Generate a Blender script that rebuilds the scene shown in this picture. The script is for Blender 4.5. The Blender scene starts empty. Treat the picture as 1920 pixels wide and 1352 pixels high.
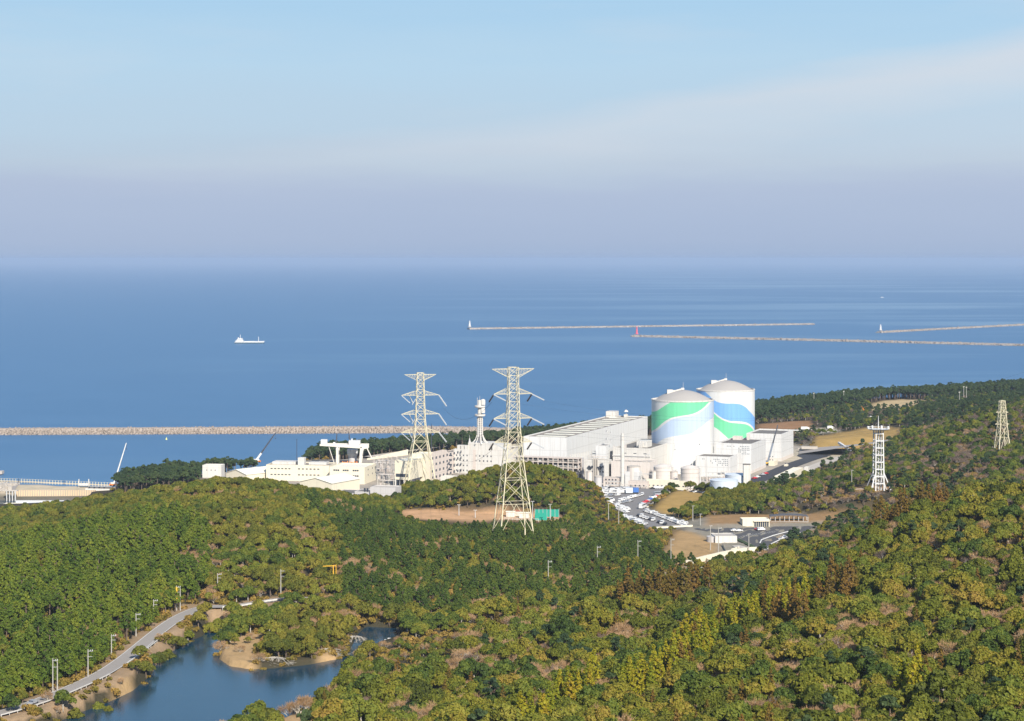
import bpy, math, random
import numpy as np
from math import radians, sin, cos, pi
rnd = random.Random(7)
nr = np.random.default_rng(11)
scene = bpy.context.scene
COL = scene.collection

# ---------------------------------------------------------------- camera geometry
F = 3800.0          # focal length in photo pixels (photo is 1920 wide)
HC = 170.0          # camera height above the sea
Y0 = 485.0          # horizon row
def wx(px, Y): return (px - 960.0) * Y / F
def zat(py, Y): return HC - (py - Y0) * Y / F
def yat(py, z): return (HC - z) * F / (py - Y0)
def G(px, py, z):
    Y = yat(py, z); return (wx(px, Y), Y)
def poly(pts, z): return [G(a, b, z) for a, b in pts]
def pY(pts): return [(wx(a, Y), Y) for a, Y in pts]

cam_d = bpy.data.cameras.new('camera'); cam = bpy.data.objects.new('camera', cam_d); COL.objects.link(cam)
cam.location = (0, 0, HC); cam.rotation_euler = (pi/2, 0, 0)
cam_d.sensor_width = 36; cam_d.lens = 36*F/1920; cam_d.shift_y = -(676-Y0)/1920
cam_d.clip_start = 1; cam_d.clip_end = 600000
scene.camera = cam

# ---------------------------------------------------------------- tagging
def tag(o, label=None, cat=None, group=None, kind=None):
    if label: o['label'] = label
    if cat: o['category'] = cat
    if group: o['group'] = group
    if kind: o['kind'] = kind
    return o
def thing(name, label, cat, loc=(0, 0, 0), rz=0, group=None):
    o = bpy.data.objects.new(name, None); COL.objects.link(o)
    o.location = loc; o.rotation_euler = (0, 0, rz); o.empty_display_size = .5
    return tag(o, label, cat, group)
def copy_tree(o, parent=None):
    c = o.copy(); COL.objects.link(c)
    if parent is not None: c.parent = parent
    for ch in KIDS.get(o.name, []):
        k = copy_tree(ch, c)
        KIDS.setdefault(c.name, []).append(k)
    return c
KIDS = {}

# ---------------------------------------------------------------- materials
M = {}
def new_mat(name):
    m = bpy.data.materials.new(name); m.use_nodes = True
    nt = m.node_tree; nt.nodes.clear()
    out = nt.nodes.new('ShaderNodeOutputMaterial')
    b = nt.nodes.new('ShaderNodeBsdfPrincipled')
    nt.links.new(b.outputs[0], out.inputs[0])
    M[name] = m
    return m, nt, b, out
def N(nt, t, **kw):
    n = nt.nodes.new(t)
    for k, v in kw.items(): setattr(n, k, v)
    return n
def mixc(nt, fac, a, b, mode='MIX'):
    n = nt.nodes.new('ShaderNodeMix'); n.data_type = 'RGBA'; n.blend_type = mode
    for s, v in ((0, fac), (6, a), (7, b)):
        if hasattr(v, 'is_output'): nt.links.new(v, n.inputs[s])
        elif s == 0: n.inputs[0].default_value = v
        else: n.inputs[s].default_value = (*v, 1)
    return n.outputs[2]
def mth(nt, op, a, b=None, c=None, clamp=False):
    n = nt.nodes.new('ShaderNodeMath'); n.operation = op; n.use_clamp = clamp
    for i, v in enumerate((a, b, c)):
        if v is None: continue
        if hasattr(v, 'is_output'): nt.links.new(v, n.inputs[i])
        else: n.inputs[i].default_value = v
    return n.outputs[0]
def ramp(nt, fac, stops, interp='LINEAR'):
    n = nt.nodes.new('ShaderNodeValToRGB'); n.color_ramp.interpolation = interp
    e = n.color_ramp.elements
    e[0].position = stops[0][0]; e[0].color = (*stops[0][1], 1)
    e[1].position = stops[-1][0]; e[1].color = (*stops[-1][1], 1)
    for p, c in stops[1:-1]:
        x = e.new(p); x.color = (*c, 1)
    nt.links.new(fac, n.inputs[0])
    return n.outputs[0]
def noise(nt, scale, detail=3, vec=None, rough=.55):
    n = N(nt, 'ShaderNodeTexNoise'); n.inputs['Scale'].default_value = scale
    n.inputs['Detail'].default_value = detail; n.inputs['Roughness'].default_value = rough
    if vec is not None: nt.links.new(vec, n.inputs['Vector'])
    return n.outputs[0]
def mat(name, col, rough=.6, var=.12, scale=.4, streak=0.0, metal=0.0, stain=(.35, .30, .25), panel=0.0):
    """plain weathered surface: mottling, vertical rain streaks, faint panel joints"""
    m, nt, b, out = new_mat(name)
    tc = N(nt, 'ShaderNodeNewGeometry').outputs['Position']
    c = mixc(nt, mth(nt, 'MULTIPLY', noise(nt, scale, 4, tc), var*2), col, tuple(x*.55 for x in col))
    if streak:
        mp = N(nt, 'ShaderNodeMapping'); mp.inputs['Scale'].default_value = (1, 1, .07)
        nt.links.new(tc, mp.inputs['Vector'])
        s = noise(nt, .9, 4, mp.outputs[0])
        s = mth(nt, 'MULTIPLY', mth(nt, 'SUBTRACT', s, .5, clamp=True), streak*4, clamp=True)
        c = mixc(nt, s, c, stain)
    if panel:
        sep = N(nt, 'ShaderNodeSeparateXYZ'); nt.links.new(tc, sep.inputs[0])
        a = mth(nt, 'FRACT', mth(nt, 'DIVIDE', mth(nt, 'ADD', sep.outputs[0], mth(nt, 'MULTIPLY', sep.outputs[1], .55)), panel))
        z = mth(nt, 'FRACT', mth(nt, 'DIVIDE', sep.outputs[2], panel*1.7))
        j = mth(nt, 'MAXIMUM', mth(nt, 'GREATER_THAN', a, .93), mth(nt, 'GREATER_THAN', z, .95))
        c = mixc(nt, mth(nt, 'MULTIPLY', j, .32), c, tuple(x*.5 for x in col))
    nt.links.new(c, b.inputs['Base Color'])
    b.inputs['Roughness'].default_value = rough; b.inputs['Metallic'].default_value = metal
    b.inputs['Specular IOR Level'].default_value = .3
    return m
mat('white_wall', (.60, .58, .54), .7, .10, .3, streak=.5, panel=4.0)
mat('white_clad', (.62, .62, .61), .6, .08, .2, streak=.35, panel=6.0)
mat('cream_wall', (.70, .64, .50), .7, .10, .3, streak=.25)
mat('pink_wall', (.58, .51, .46), .7, .12, .3, streak=.35, panel=3.5)
mat('grey_wall', (.52, .50, .49), .7, .12, .3, streak=.2, panel=3.0)
mat('blue_white', (.56, .62, .69), .5, .06, .3, streak=.12)
mat('tank_cream', (.62, .565, .52), .55, .10, .5, streak=.3)
mat('roof_grey', (.17, .155, .14), .8, .2, .3)
mat('roof_tan', (.27, .235, .20), .8, .15, .3)
mat('roof_cream', (.74, .71, .60), .7, .1, .3)
mat('roof_dark', (.10, .10, .11), .8, .2, .3)
mat('skylight', (.84, .82, .68), .4, .1, .5)
mat('window_dark', (.05, .06, .08), .2, .1, 1)
mat('steel_white', (.62, .59, .53), .5, .06, 1)
mat('pylon_cream', (.62, .56, .39), .5, .12, .3)
mat('pylon_grey', (.62, .62, .60), .45, .10, .3)
mat('galv', (.48, .48, .47), .5, .10, 1)
mat('dark_steel', (.05, .055, .07), .5, .1, 1)
mat('blue_grey_boom', (.16, .19, .24), .5, .1, 1)
mat('glass_insul', (.60, .62, .63), .25, .1, 1)
mat('brown_insul', (.10, .08, .07), .3, .1, 1)
mat('dome_grey', (.36, .34, .32), .75, .1, .15, streak=.2)
mat('concrete', (.34, .31, .28), .85, .18, .3, streak=.2)
mat('concrete_pale', (.46, .42, .37), .85, .15, .2, streak=.2)
mat('cream_rail', (.62, .57, .42), .7, .1, .3)
mat('lake_road', (.30, .275, .25), .9, .15, .1)
mat('asphalt', (.085, .083, .085), .9, .2, .15)
mat('asphalt_dark', (.045, .047, .055), .9, .2, .1)
mat('asphalt_grey', (.21, .20, .195), .9, .2, .1)
mat('white_line', (.75, .75, .72), .7, .15, 2)
mat('yard', (.36, .33, .30), .9, .25, .08)
mat('rust', (.30, .10, .05), .8, .2, 1)
mat('red_paint', (.65, .06, .05), .5, .1, 1)
mat('pinkred', (.62, .12, .16), .5, .1, 1)
mat('orange_paint', (.75, .22, .04), .5, .1, 1)
mat('yellow_paint', (.80, .45, .04), .5, .1, 1)
mat('net_green', (.02, .30, .22), .8, .1, 1)
mat('tyre', (.03, .03, .03), .9, .1, 1)
mat('car_white', (.64, .64, .63), .3, .02, 1)
mat('car_silver', (.45, .47, .50), .3, .02, 1, metal=.4)
mat('car_black', (.03, .03, .035), .25, .02, 1)
mat('car_blue', (.05, .12, .40), .3, .02, 1)
mat('car_red', (.45, .04, .05), .3, .02, 1)
mat('truck_blue', (.06, .16, .45), .4, .05, 1)
mat('bark', (.16, .12, .09), .9, .2, 2)
mat('pale_bark', (.44, .40, .34), .9, .2, 2)
mat('wood_pole', (.40, .38, .34), .8, .2, 1)
mat('red_roof', (.45, .16, .09), .7, .2, .5)
mat('hull_blue', (.05, .10, .13), .4, .1, .5)
mat('buoy', (.85, .82, .25), .4, .1, 1)

# ---------------------------------------------------------------- mesh builder
class MB:
    def __init__(s): s.v = []; s.f = []; s.m = []
    def add(s, vs, fs, mi=0):
        b = len(s.v); s.v += [tuple(p) for p in vs]
        s.f += [tuple(b+i for i in f) for f in fs]; s.m += [mi]*len(fs)
        return s
    def hexa(s, p, mi=0):
        """8 points: bottom loop then top loop"""
        return s.add(p, [(3,2,1,0),(4,5,6,7),(0,1,5,4),(1,2,6,5),(2,3,7,6),(3,0,4,7)], mi)
    def box(s, c, d, rz=0, mi=0):
        x, y, z = d[0]/2, d[1]/2, d[2]/2; ca, sa = cos(rz), sin(rz)
        pts = []
        for zz in (-z, z):
            for a, b in ((-x,-y),(x,-y),(x,y),(-x,y)):
                pts.append((c[0]+a*ca-b*sa, c[1]+a*sa+b*ca, c[2]+zz))
        return s.hexa(pts, mi)
    def bar(s, a, b, w, mi=0, w2=None):
        a = np.array(a, float); b = np.array(b, float); d = b-a; L = np.linalg.norm(d)
        if L < 1e-6: return s
        d /= L; up = np.array((0,0,1.)) if abs(d[2]) < .9 else np.array((1.,0,0))
        u = np.cross(d, up); u /= np.linalg.norm(u); v = np.cross(d, u)
        w2 = w if w2 is None else w2
        p = []
        for q, ww in ((a, w), (b, w2)):
            for i, j in ((-1,-1),(1,-1),(1,1),(-1,1)): p.append(tuple(q+(u*i+v*j)*ww/2))
        return s.hexa(p, mi)
    def cyl(s, c, r, h, n=24, r2=None, mi=0, cap=True):
        r2 = r if r2 is None else r2
        vs = [(c[0]+r*cos(2*pi*i/n), c[1]+r*sin(2*pi*i/n), c[2]) for i in range(n)]
        vs += [(c[0]+r2*cos(2*pi*i/n), c[1]+r2*sin(2*pi*i/n), c[2]+h) for i in range(n)]
        fs = [(i, (i+1)%n, n+(i+1)%n, n+i) for i in range(n)]
        if cap: fs += [tuple(range(n, 2*n)), tuple(reversed(range(n)))]
        return s.add(vs, fs, mi)
    def dome(s, c, r, h, n=48, k=8, mi=0):
        vs = []; fs = []
        for j in range(k):
            a = j/k; rr = r*(1-a); zz = h*(1-(1-a)**2)
            vs += [(c[0]+rr*cos(2*pi*i/n), c[1]+rr*sin(2*pi*i/n), c[2]+zz) for i in range(n)]
        vs.append((c[0], c[1], c[2]+h))
        for j in range(k-1):
            fs += [(j*n+i, j*n+(i+1)%n, (j+1)*n+(i+1)%n, (j+1)*n+i) for i in range(n)]
        fs += [((k-1)*n+i, (k-1)*n+(i+1)%n, k*n) for i in range(n)]
        return s.add(vs, fs, mi)
    def tube(s, pts, w, mi=0):
        for a, b in zip(pts[:-1], pts[1:]): s.bar(a, b, w, mi)
        return s
    def build(s, name, mats, parent=None, smooth=False, local=False):
        me = bpy.data.meshes.new(name)
        off = np.zeros(3); q_ = parent
        while q_ is not None and not local: off = off+np.array(q_.location); q_ = q_.parent
        vv = np.array(s.v, float) - off
        me.from_pydata(vv.tolist(), [], s.f); 
        if not isinstance(mats, (list, tuple)): mats = [mats]
        for m in mats: me.materials.append(M[m] if isinstance(m, str) else m)
        me.polygons.foreach_set('material_index', s.m)
        if smooth: me.polygons.foreach_set('use_smooth', [True]*len(s.f))
        me.update()
        o = bpy.data.objects.new(name, me); COL.objects.link(o)
        if parent is not None:
            o.parent = parent; KIDS.setdefault(parent.name, []).append(o)
        return o
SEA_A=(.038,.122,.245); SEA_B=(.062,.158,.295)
EXPO=.75; SUN_E=4.3; HAZE_C=(.44,.54,.685); HAZE_D=4.8e-5
# ---------------------------------------------------------------- terrain
CP = [ # (photo column, distance, ground height)
(1920,440,69),(1500,490,56),(1000,560,41),(600,640,25),(2200,430,74),(2200,700,72),
(1300,720,34),(1600,680,50),(1900,600,66),(1920,800,72),(1760,830,63),(1650,850,55),(1550,875,41),(1450,900,28),
(1320,900,21),(1200,860,23),(1500,590,51),(1100,680,33),(1000,740,29),(850,780,24),(720,740,24),(680,690,25),
(1920,910,63),(1700,950,46),(1560,990,25),(1440,1000,15),(1350,960,15),
(400,615,24),(200,600,24),(0,600,25),(100,690,26),
# valley and left forest
(0,770,25),(0,850,31),(0,960,27),(0,1060,17),(0,1150,8),(0,1240,10),
(100,820,29),(200,860,32),(200,950,35),(200,1050,30),(200,1150,25),(200,1240,18),
(300,900,32),(380,860,28),(400,940,35),(400,1040,40),(300,1150,34),(400,1150,42),(400,1220,30),(400,1310,15),
(540,860,27),(550,930,31),(550,1030,36),(520,1130,38),(540,1220,30),(560,1290,18),
(650,880,26),(650,960,28),(640,1060,31),(660,1140,29),(670,1210,22),
(760,860,25),(760,960,25),(760,1080,21),(760,1170,15),(850,1160,14.5),
(850,900,23),(860,1000,23),(860,1100,18),(960,1000,24),(960,1050,25),(960,1110,18.5),(930,1160,15),(1060,1000,22),(1060,1080,22),(1060,1140,17),
(1000,880,22),(1100,900,21),(1150,980,21),(1150,1060,21),(1150,1120,18),(1250,960,18.5),(1270,1040,16),(1200,1060,16),
# mound behind the sports ground
(780,1290,17),(840,1300,20),(880,1300,26),(920,1290,33),(960,1290,38),(1000,1290,40),(1040,1290,35),(1075,1280,24),(1100,1270,17),(1115,1230,14),
(1000,1240,24),(920,1250,20),(1050,1220,20),(1100,1170,13.5),(1130,1130,13.5),(1190,1110,14),(1040,1340,19),(960,1350,18),(1165,1150,14),
(700,1265,16),(760,1265,15),
# bank and wood in front of the tanks
(1280,1335,18),(1235,1250,15),(1300,1265,15),(1330,1240,14.5),(1380,1270,17.5),(1440,1280,20.5),(1500,1290,23),(1350,1310,13.5),(1400,1340,14),
(1480,1350,18),(1560,1260,24),(1560,1340,22),(1650,1250,27),(1620,1300,29),
(1330,1195,15),(1450,1190,15),(1600,1190,16),
# right hill
(1560,1420,16),(1650,1400,24),(1700,1300,33),(1750,1430,40),(1800,1300,40),(1880,1350,42),(1920,1200,42),(1850,1100,38),(2050,1350,46),
(1750,1530,41),(1850,1570,50),(1920,1570,54),(2050,1600,58),(1680,1530,25),(1620,1500,14),
(1700,1650,24),(1800,1750,38),(1920,1800,44),(1750,1850,30),(1860,1950,32),(1950,1950,36),
(1560,1700,20),(1650,1700,21),(1500,1800,20),(1450,1850,21),(1600,1850,22),(1670,1950,24),(1670,2060,27),(1450,1980,20),(1550,2050,22),(1800,2080,26),(1920,2150,29),(2050,2200,30),
# coast
(0,1340,4),(0,1450,5),(200,1450,6),(200,1350,9),(300,1480,8),(450,1520,8),(450,1450,13),
(560,1640,5),(700,1720,5),(850,1780,6),(1000,1810,8),(1150,1880,9),(1300,1900,12),(1400,1920,15),
(600,1450,13),(800,1500,13),(1000,1600,13),(1200,1600,13),(1400,1600,13),
]
EXTRA = [(x, y, z) for x in (-900,-500,-250,0,250,500,900) for y, z in ((-150,150),(0,138),(150,116),(260,96))]
EXTRA += [(-260,450,40),(-120,450,46),(20,430,58),(-420,600,32),(-500,900,36),(-560,1200,20),(500,900,84),(620,1200,70),(700,1600,75),(760,2000,50)]
P = np.array([(wx(a, Y), Y, z) for a, Y, z in CP] + EXTRA, float)
S = 300.0
def tps_fit(P, lam=.02):
    n = len(P); A = P[:, :2]/S
    d2 = ((A[:, None]-A[None])**2).sum(-1)
    K = .5*d2*np.log(d2+1e-12) + lam*np.eye(n)
    Q = np.c_[np.ones(n), A]
    L = np.block([[K, Q], [Q.T, np.zeros((3, 3))]])
    return A, np.linalg.solve(L, np.r_[P[:, 2], np.zeros(3)])
TA, TW = tps_fit(P)
def tps(X, Y):
    X = np.asarray(X, float).ravel()/S; Y = np.asarray(Y, float).ravel()/S
    out = np.empty(len(X))
    for i in range(0, len(X), 20000):
        d2 = (X[i:i+20000, None]-TA[:, 0])**2+(Y[i:i+20000, None]-TA[:, 1])**2
        out[i:i+20000] = (.5*d2*np.log(d2+1e-12))@TW[:-3]+TW[-3]+TW[-2]*X[i:i+20000]+TW[-1]*Y[i:i+20000]
    return out
def sdist(pl, X, Y):
    """signed distance to polygon, negative inside"""
    X = np.asarray(X, float); Y = np.asarray(Y, float)
    d = np.full(X.shape, 1e18); ins = np.zeros(X.shape, bool)
    n = len(pl)
    for i in range(n):
        ax, ay = pl[i]; bx, by = pl[(i+1) % n]
        ex, ey = bx-ax, by-ay
        t = np.clip(((X-ax)*ex+(Y-ay)*ey)/(ex*ex+ey*ey+1e-12), 0, 1)
        d = np.minimum(d, (X-ax-t*ex)**2+(Y-ay-t*ey)**2)
        c = (ay > Y) != (by > Y)
        with np.errstate(divide='ignore', invalid='ignore'):
            xi = ax+(Y-ay)*ex/(ey if ey != 0 else 1e-12)
        ins ^= c & (X < xi)
    d = np.sqrt(d)
    return np.where(ins, -d, d)
def ldist(pts, X, Y):
    d = np.full(np.shape(X), 1e18)
    for (ax, ay), (bx, by) in zip(pts[:-1], pts[1:]):
        ex, ey = bx-ax, by-ay
        t = np.clip(((X-ax)*ex+(Y-ay)*ey)/(ex*ex+ey*ey), 0, 1)
        d = np.minimum(d, (X-ax-t*ex)**2+(Y-ay-t*ey)**2)
    return np.sqrt(d)

LAKE = poly([(60,1400),(118,1352),(150,1338),(205,1318),(252,1296),(286,1268),(300,1240),(345,1208),(385,1192),(400,1166),(425,1166),
 (416,1190),(406,1215),(406,1236),(425,1250),(470,1257),(520,1254),(580,1248),(636,1237),(655,1224),(668,1208),(676,1190),(690,1176),(752,1180),
 (750,1194),(712,1206),(690,1216),(660,1236),(642,1262),(652,1284),(632,1300),(606,1312),(592,1338),(540,1352),(470,1362),(430,1385),(300,1420),(120,1440)], 22.0)
PLANT = pY([(385,1385),(380,1480),(470,1505),(552,1520),(566,1580),(700,1600),(760,1630),(900,1690),(1050,1770),(1220,1800),(1400,1800),(1470,1720),(1560,1660),(1600,1600),(1560,1545),(1500,1450),(1460,1405),(1400,1375),
  (1300,1365),(1240,1385),(1110,1385),(1060,1400),(900,1400),(760,1370),(700,1290),(560,1330)])
LOT = poly([(1108,912),(1235,910),(1262,918),(1214,951),(1222,957),(1300,982),(1292,990),(1222,994),(1175,972),(1148,950),(1120,928)], 14)
FIELD = pY([(745,1238),(762,1200),(900,1190),(930,1195),(1052,1190),(1054,1206),(940,1232),(800,1240)])
ENTR = poly([(1290,975),(1500,966),(1560,985),(1530,1000),(1440,1035),(1330,1060),(1270,1062),(1235,1050),(1290,1035),(1280,1000)], 14)
WOODSTRIP = poly([(1325,967),(1500,965),(1645,968),(1645,976),(1500,980),(1325,985)], 15)
TOWERPAD = poly([(1597,913),(1682,911),(1688,918),(1645,924),(1604,920)], 27)
POOL = pY([(-90,1375),(150,1380),(165,1426),(-90,1426)])
QUAY = pY([(-140,1430),(175,1430),(215,1440),(215,1470),(120,1482),(30,1496),(-140,1512)])
RSITE = pY([(1440,1560),(1560,1580),(1620,1620),(1640,1680),(1500,1670),(1440,1640)])
FLATS = [(PLANT,13,14),(LOT,14,6),(FIELD,16,4),(ENTR,14,10),(WOODSTRIP,15.5,8),(TOWERPAD,27,6),(QUAY,5,4),(POOL,-2,3),(RSITE,13,12)]
# coast distance against column
CU = np.array([-600,0,215,300,480,552,600,850,1000,1150,1300,1420,1600,1920,2600], float)
CY = np.array([1540,1506,1482,1540,1540,1545,1745,1800,1850,1930,1990,2040,2130,2260,2400], float)
ROAD = [G(a, b, 27) for a, b in ((-60,1352),(30,1334),(110,1302),(190,1268),(240,1233),(290,1190),(330,1160),(380,1137),(420,1139),(450,1137),(500,1128),(545,1122),(600,1124))]
ACCESS = [G(a, b, z) for a, b, z in ((1120,1085,20),(1230,1085,19),(1300,1066,16),(1380,1050,14.5),(1440,1032,14),(1500,1005,14))]
def H(X, Y):
    sh = np.shape(X); X = np.asarray(X, float).ravel(); Y = np.asarray(Y, float).ravel()
    z = tps(X, Y)
    z = np.where(Y < 300, np.minimum(z, 150), z)
    dr = ldist(ROAD, X, Y); t = np.clip((dr-5)/9, 0, 1); t = t*t*(3-2*t); z = 27*(1-t)+z*t
    dr = ldist(ACCESS, X, Y); t = np.clip((dr-6)/9, 0, 1); za = np.interp(Y, (880, 1000, 1100), (20, 16, 14)); z = za*(1-t)+z*t
    for pl, zz, bl in FLATS:
        a = np.array(pl); lo = a.min(0)-bl-1; hi = a.max(0)+bl+1
        k = np.where((X > lo[0]) & (X < hi[0]) & (Y > lo[1]) & (Y < hi[1]))[0]
        if len(k) == 0: continue
        t = np.clip(sdist(pl, X[k], Y[k])/bl, 0, 1); t = t*t*(3-2*t)
        z[k] = zz*(1-t)+z[k]*t
    # lake basin, with a bank that never dips below the water outside it
    a = np.array(LAKE); lo = a.min(0)-60; hi = a.max(0)+60
    k = np.where((X > lo[0]) & (X < hi[0]) & (Y > lo[1]) & (Y < hi[1]))[0]
    if len(k):
        d = sdist(LAKE, X[k], Y[k])
        zb = np.maximum(z[k], 22.6+np.clip(d, 0, 3)*.3)
        t = np.clip((d+1.0)/4.0, 0, 1); t = t*t*(3-2*t)
        z[k] = 19.5*(1-t)+zb*t
    # coast
    u = 960+F*X/np.maximum(Y, 300)
    cy = np.interp(u, CU, CY)
    t = np.clip((Y-cy+18)/30, 0, 1)
    z = np.where(Y > 1200, z*(1-t)-4*t, z)
    # gentle roughness of wild ground
    return z.reshape(sh)

def h1(x, y): return float(H(np.array([x]), np.array([y]))[0])

# grid, even in the picture: columns fan out, rows even in 1/Y
nu, nv = 560, 520
us = np.linspace(-.40, .40, nu)
Yf = 1/np.linspace(1/380., 1/2700., nv-60)
Ys = np.r_[np.linspace(-160, 370, 60), Yf]
UU, YY = np.meshgrid(us, Ys)
XX = UU*(np.maximum(YY, 0)+260)
ZZ = H(XX, YY)
gx = XX.ravel(); gy = YY.ravel(); gz = ZZ.ravel()
wild = (nr.random(gx.size)-.5)*.5
gz = gz+wild*(gy < 1180)
me = bpy.data.meshes.new('ground')
me.vertices.add(gx.size); me.vertices.foreach_set('co', np.c_[gx, gy, gz].ravel())
ii, jj = np.meshgrid(np.arange(len(Ys)-1), np.arange(nu-1), indexing='ij')
q = np.stack([ii*nu+jj, ii*nu+jj+1, (ii+1)*nu+jj+1, (ii+1)*nu+jj], -1).reshape(-1, 4)
me.loops.add(q.size); me.loops.foreach_set('vertex_index', q.ravel())
me.polygons.add(len(q)); me.polygons.foreach_set('loop_start', np.arange(0, q.size, 4)); me.polygons.foreach_set('loop_total', np.full(len(q), 4))
me.update(calc_edges=True)
me.polygons.foreach_set('use_smooth', np.ones(len(q), bool))
# ground cover colours
gc = np.empty((gx.size, 4)); gc[:] = (.075, .062, .038, 1)
def paint(pl, col, soft=3):
    a = np.array(pl); lo = a.min(0)-soft-1; hi = a.max(0)+soft+1
    k = np.where((gx > lo[0]) & (gx < hi[0]) & (gy > lo[1]) & (gy < hi[1]))[0]
    if len(k) == 0: return
    t = np.clip((sdist(pl, gx[k], gy[k])/soft+1)/2, 0, 1)[:, None]
    gc[k, :3] = np.array(col)*(1-t)+gc[k, :3]*t
TAN=(.36,.22,.11); SAND=(.56,.42,.25); DRY=(.42,.275,.10); EARTH=(.34,.19,.10); PALE=(.50,.44,.36); PINK=(.30,.21,.16)
paint(PLANT, (.42,.37,.33), 6)
paint(LAKE, (.03,.04,.03), 3)
BANKG = pY([(1216,1240),(1275,1362),(1300,1352),(1330,1320),(1300,1270),(1240,1215)])
BROWNG = poly([(1265,990),(1300,995),(1345,1015),(1345,1048),(1290,1052),(1255,1062),(1245,1040)], 15)
RDRY = pY([(1520,1640),(1530,1720),(1640,1760),(1690,1720),(1680,1600),(1640,1560),(1600,1640)])
RMOUND = pY([(1620,1975),(1640,2040),(1690,2070),(1735,2050),(1735,1985),(1690,1930),(1650,1935)])
REARTH = pY([(1420,1760),(1420,1850),(1520,1870),(1530,1780),(1500,1740)])
CLEAR = []   # (polygon, margin) where no tree grows
for pl, col in ((BANKG, DRY),(FIELD, (.62,.37,.21)),(LOT,(.2,.19,.18)),(ENTR,(.30,.27,.23)),(BROWNG, (.46,.30,.15)),(WOODSTRIP,TAN),(TOWERPAD,TAN),
                (QUAY,(.62,.52,.40)),(POOL,(.2,.2,.2)),(RSITE,PALE),(RDRY,DRY),(RMOUND,SAND),(REARTH,EARTH)):
    paint(pl, col); CLEAR.append((pl, 2))
CLEAR += [(PLANT, 2), (LAKE, 1.0)]
PINKS = []
def spot(px, Y, w, d, col, tree_free=True):
    c = wx(px, Y); n = 10
    pl = [(c+w/2*cos(2*pi*i/n)*rnd.uniform(.75, 1.1), Y+d/2*sin(2*pi*i/n)*rnd.uniform(.75, 1.1)) for i in range(n)]
    paint(pl, col, 2.5)
    if col == PINK: PINKS.append((c, Y, max(w, d)/2+3)); return
    if tree_free: CLEAR.append((pl, 0))
SHOREC = [G(a,b,24) for a,b in ((405,1240),(412,1212),(440,1198),(478,1186),(500,1200),(486,1225),(480,1252),(430,1250))]
SHORED = [G(a,b,24) for a,b in ((520,1185),(560,1180),(600,1205),(640,1222),(640,1234),(600,1240),(590,1215))]
SHOREE = [G(a,b,25) for a,b in ((205,1315),(215,1285),(245,1272),(262,1285),(225,1310))]
SHOREF = [G(a,b,23.5) for a,b in ((520,1352),(540,1340),(596,1338),(596,1400),(520,1400))]
for s_ in (SHOREC, SHORED, SHOREE, SHOREF):
    paint(s_, (.48,.32,.17), 2)
CLEAR += [(SHOREC, 0), (SHOREE, 1), (SHOREF, 0), (pY([(438,824),(445,838),(552,842),(556,830),(500,820)]), 0), (pY([(655,748),(662,800),(760,800),(765,772),(700,748)]), 0), (pY([(-200,1296),(110,1300),(215,1345),(215,1440),(-200,1440)]), 0), (pY([(740,1140),(960,1150),(1060,1160),(1060,1200),(735,1200)]), 0)]
for px, py, z in ((1465,1045,22),):
    pass
for px, Y, w, d, col in ((1395,945,14,10,EARTH),(1440,1010,12,10,EARTH),(1900,700,12,12,EARTH),(1490,600,22,16,PINK),(1440,640,14,10,PINK),(1480,560,16,10,PINK),
     (738,832,9,10,EARTH),(790,838,8,12,EARTH),(1420,880,12,14,PINK),(940,935,30,7,PINK),(870,925,20,7,PINK),(1240,760,12,12,PINK),(1340,700,14,8,PINK),
     (185,1010,12,10,PINK),(375,1035,12,8,EARTH),(240,1105,10,10,TAN),(1830,1500,30,6,TAN),(1790,1470,14,8,TAN),(1640,1850,24,16,TAN),(1600,1900,30,12,PALE),
     (1870,1820,60,16,PALE),(1835,2000,85,50,(.40,.30,.20)),(1600,1885,36,26,PALE),(1535,1765,44,56,PALE),(1660,1860,40,24,TAN),(1780,1880,40,14,TAN),(1540,1930,18,14,TAN),(300,915,24,8,PINK),(340,940,20,8,PINK),(130,1120,16,14,TAN),(500,1150,10,10,TAN),(1580,690,14,10,PINK),(1100,600,14,9,PINK),(1010,640,16,10,PINK),(1800,560,12,10,PINK)):
    spot(px, Y, w, d, col)
dr = ldist(ROAD, gx, gy); k = dr < 12; gc[k, :3] = np.where((dr[k] < 8.5)[:, None], (.36,.25,.16), gc[k, :3])
dr = ldist(ACCESS, gx, gy); k = dr < 10; gc[k, :3] = (.36,.28,.20)
ca = me.color_attributes.new('cover', 'FLOAT_COLOR', 'POINT'); ca.data.foreach_set('color', gc.ravel())
m, nt, b, out = new_mat('ground')
at = N(nt, 'ShaderNodeAttribute', attribute_name='cover')
pos = N(nt, 'ShaderNodeNewGeometry').outputs['Position']
n1 = noise(nt, .12, 6, pos, .65); n2 = noise(nt, .9, 4, pos)
c = mixc(nt, mth(nt, 'MULTIPLY', n1, 1.0), at.outputs[0], mixc(nt, 1, at.outputs[0], (.38,.42,.36), 'MULTIPLY'))
c = mixc(nt, mth(nt, 'MULTIPLY', n2, .4), c, mixc(nt, 1, c, (1.6,1.5,1.4), 'MULTIPLY'))
nt.links.new(c, b.inputs['Base Color']); b.inputs['Roughness'].default_value = .95; b.inputs['Specular IOR Level'].default_value = .1
bp = N(nt, 'ShaderNodeBump'); bp.inputs['Distance'].default_value = .6; bp.inputs['Strength'].default_value = .6
nt.links.new(n2, bp.inputs['Height']); nt.links.new(bp.outputs[0], b.inputs['Normal'])
me.materials.append(m)
ground = bpy.data.objects.new('ground', me); COL.objects.link(ground); tag(ground, kind='structure')

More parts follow.
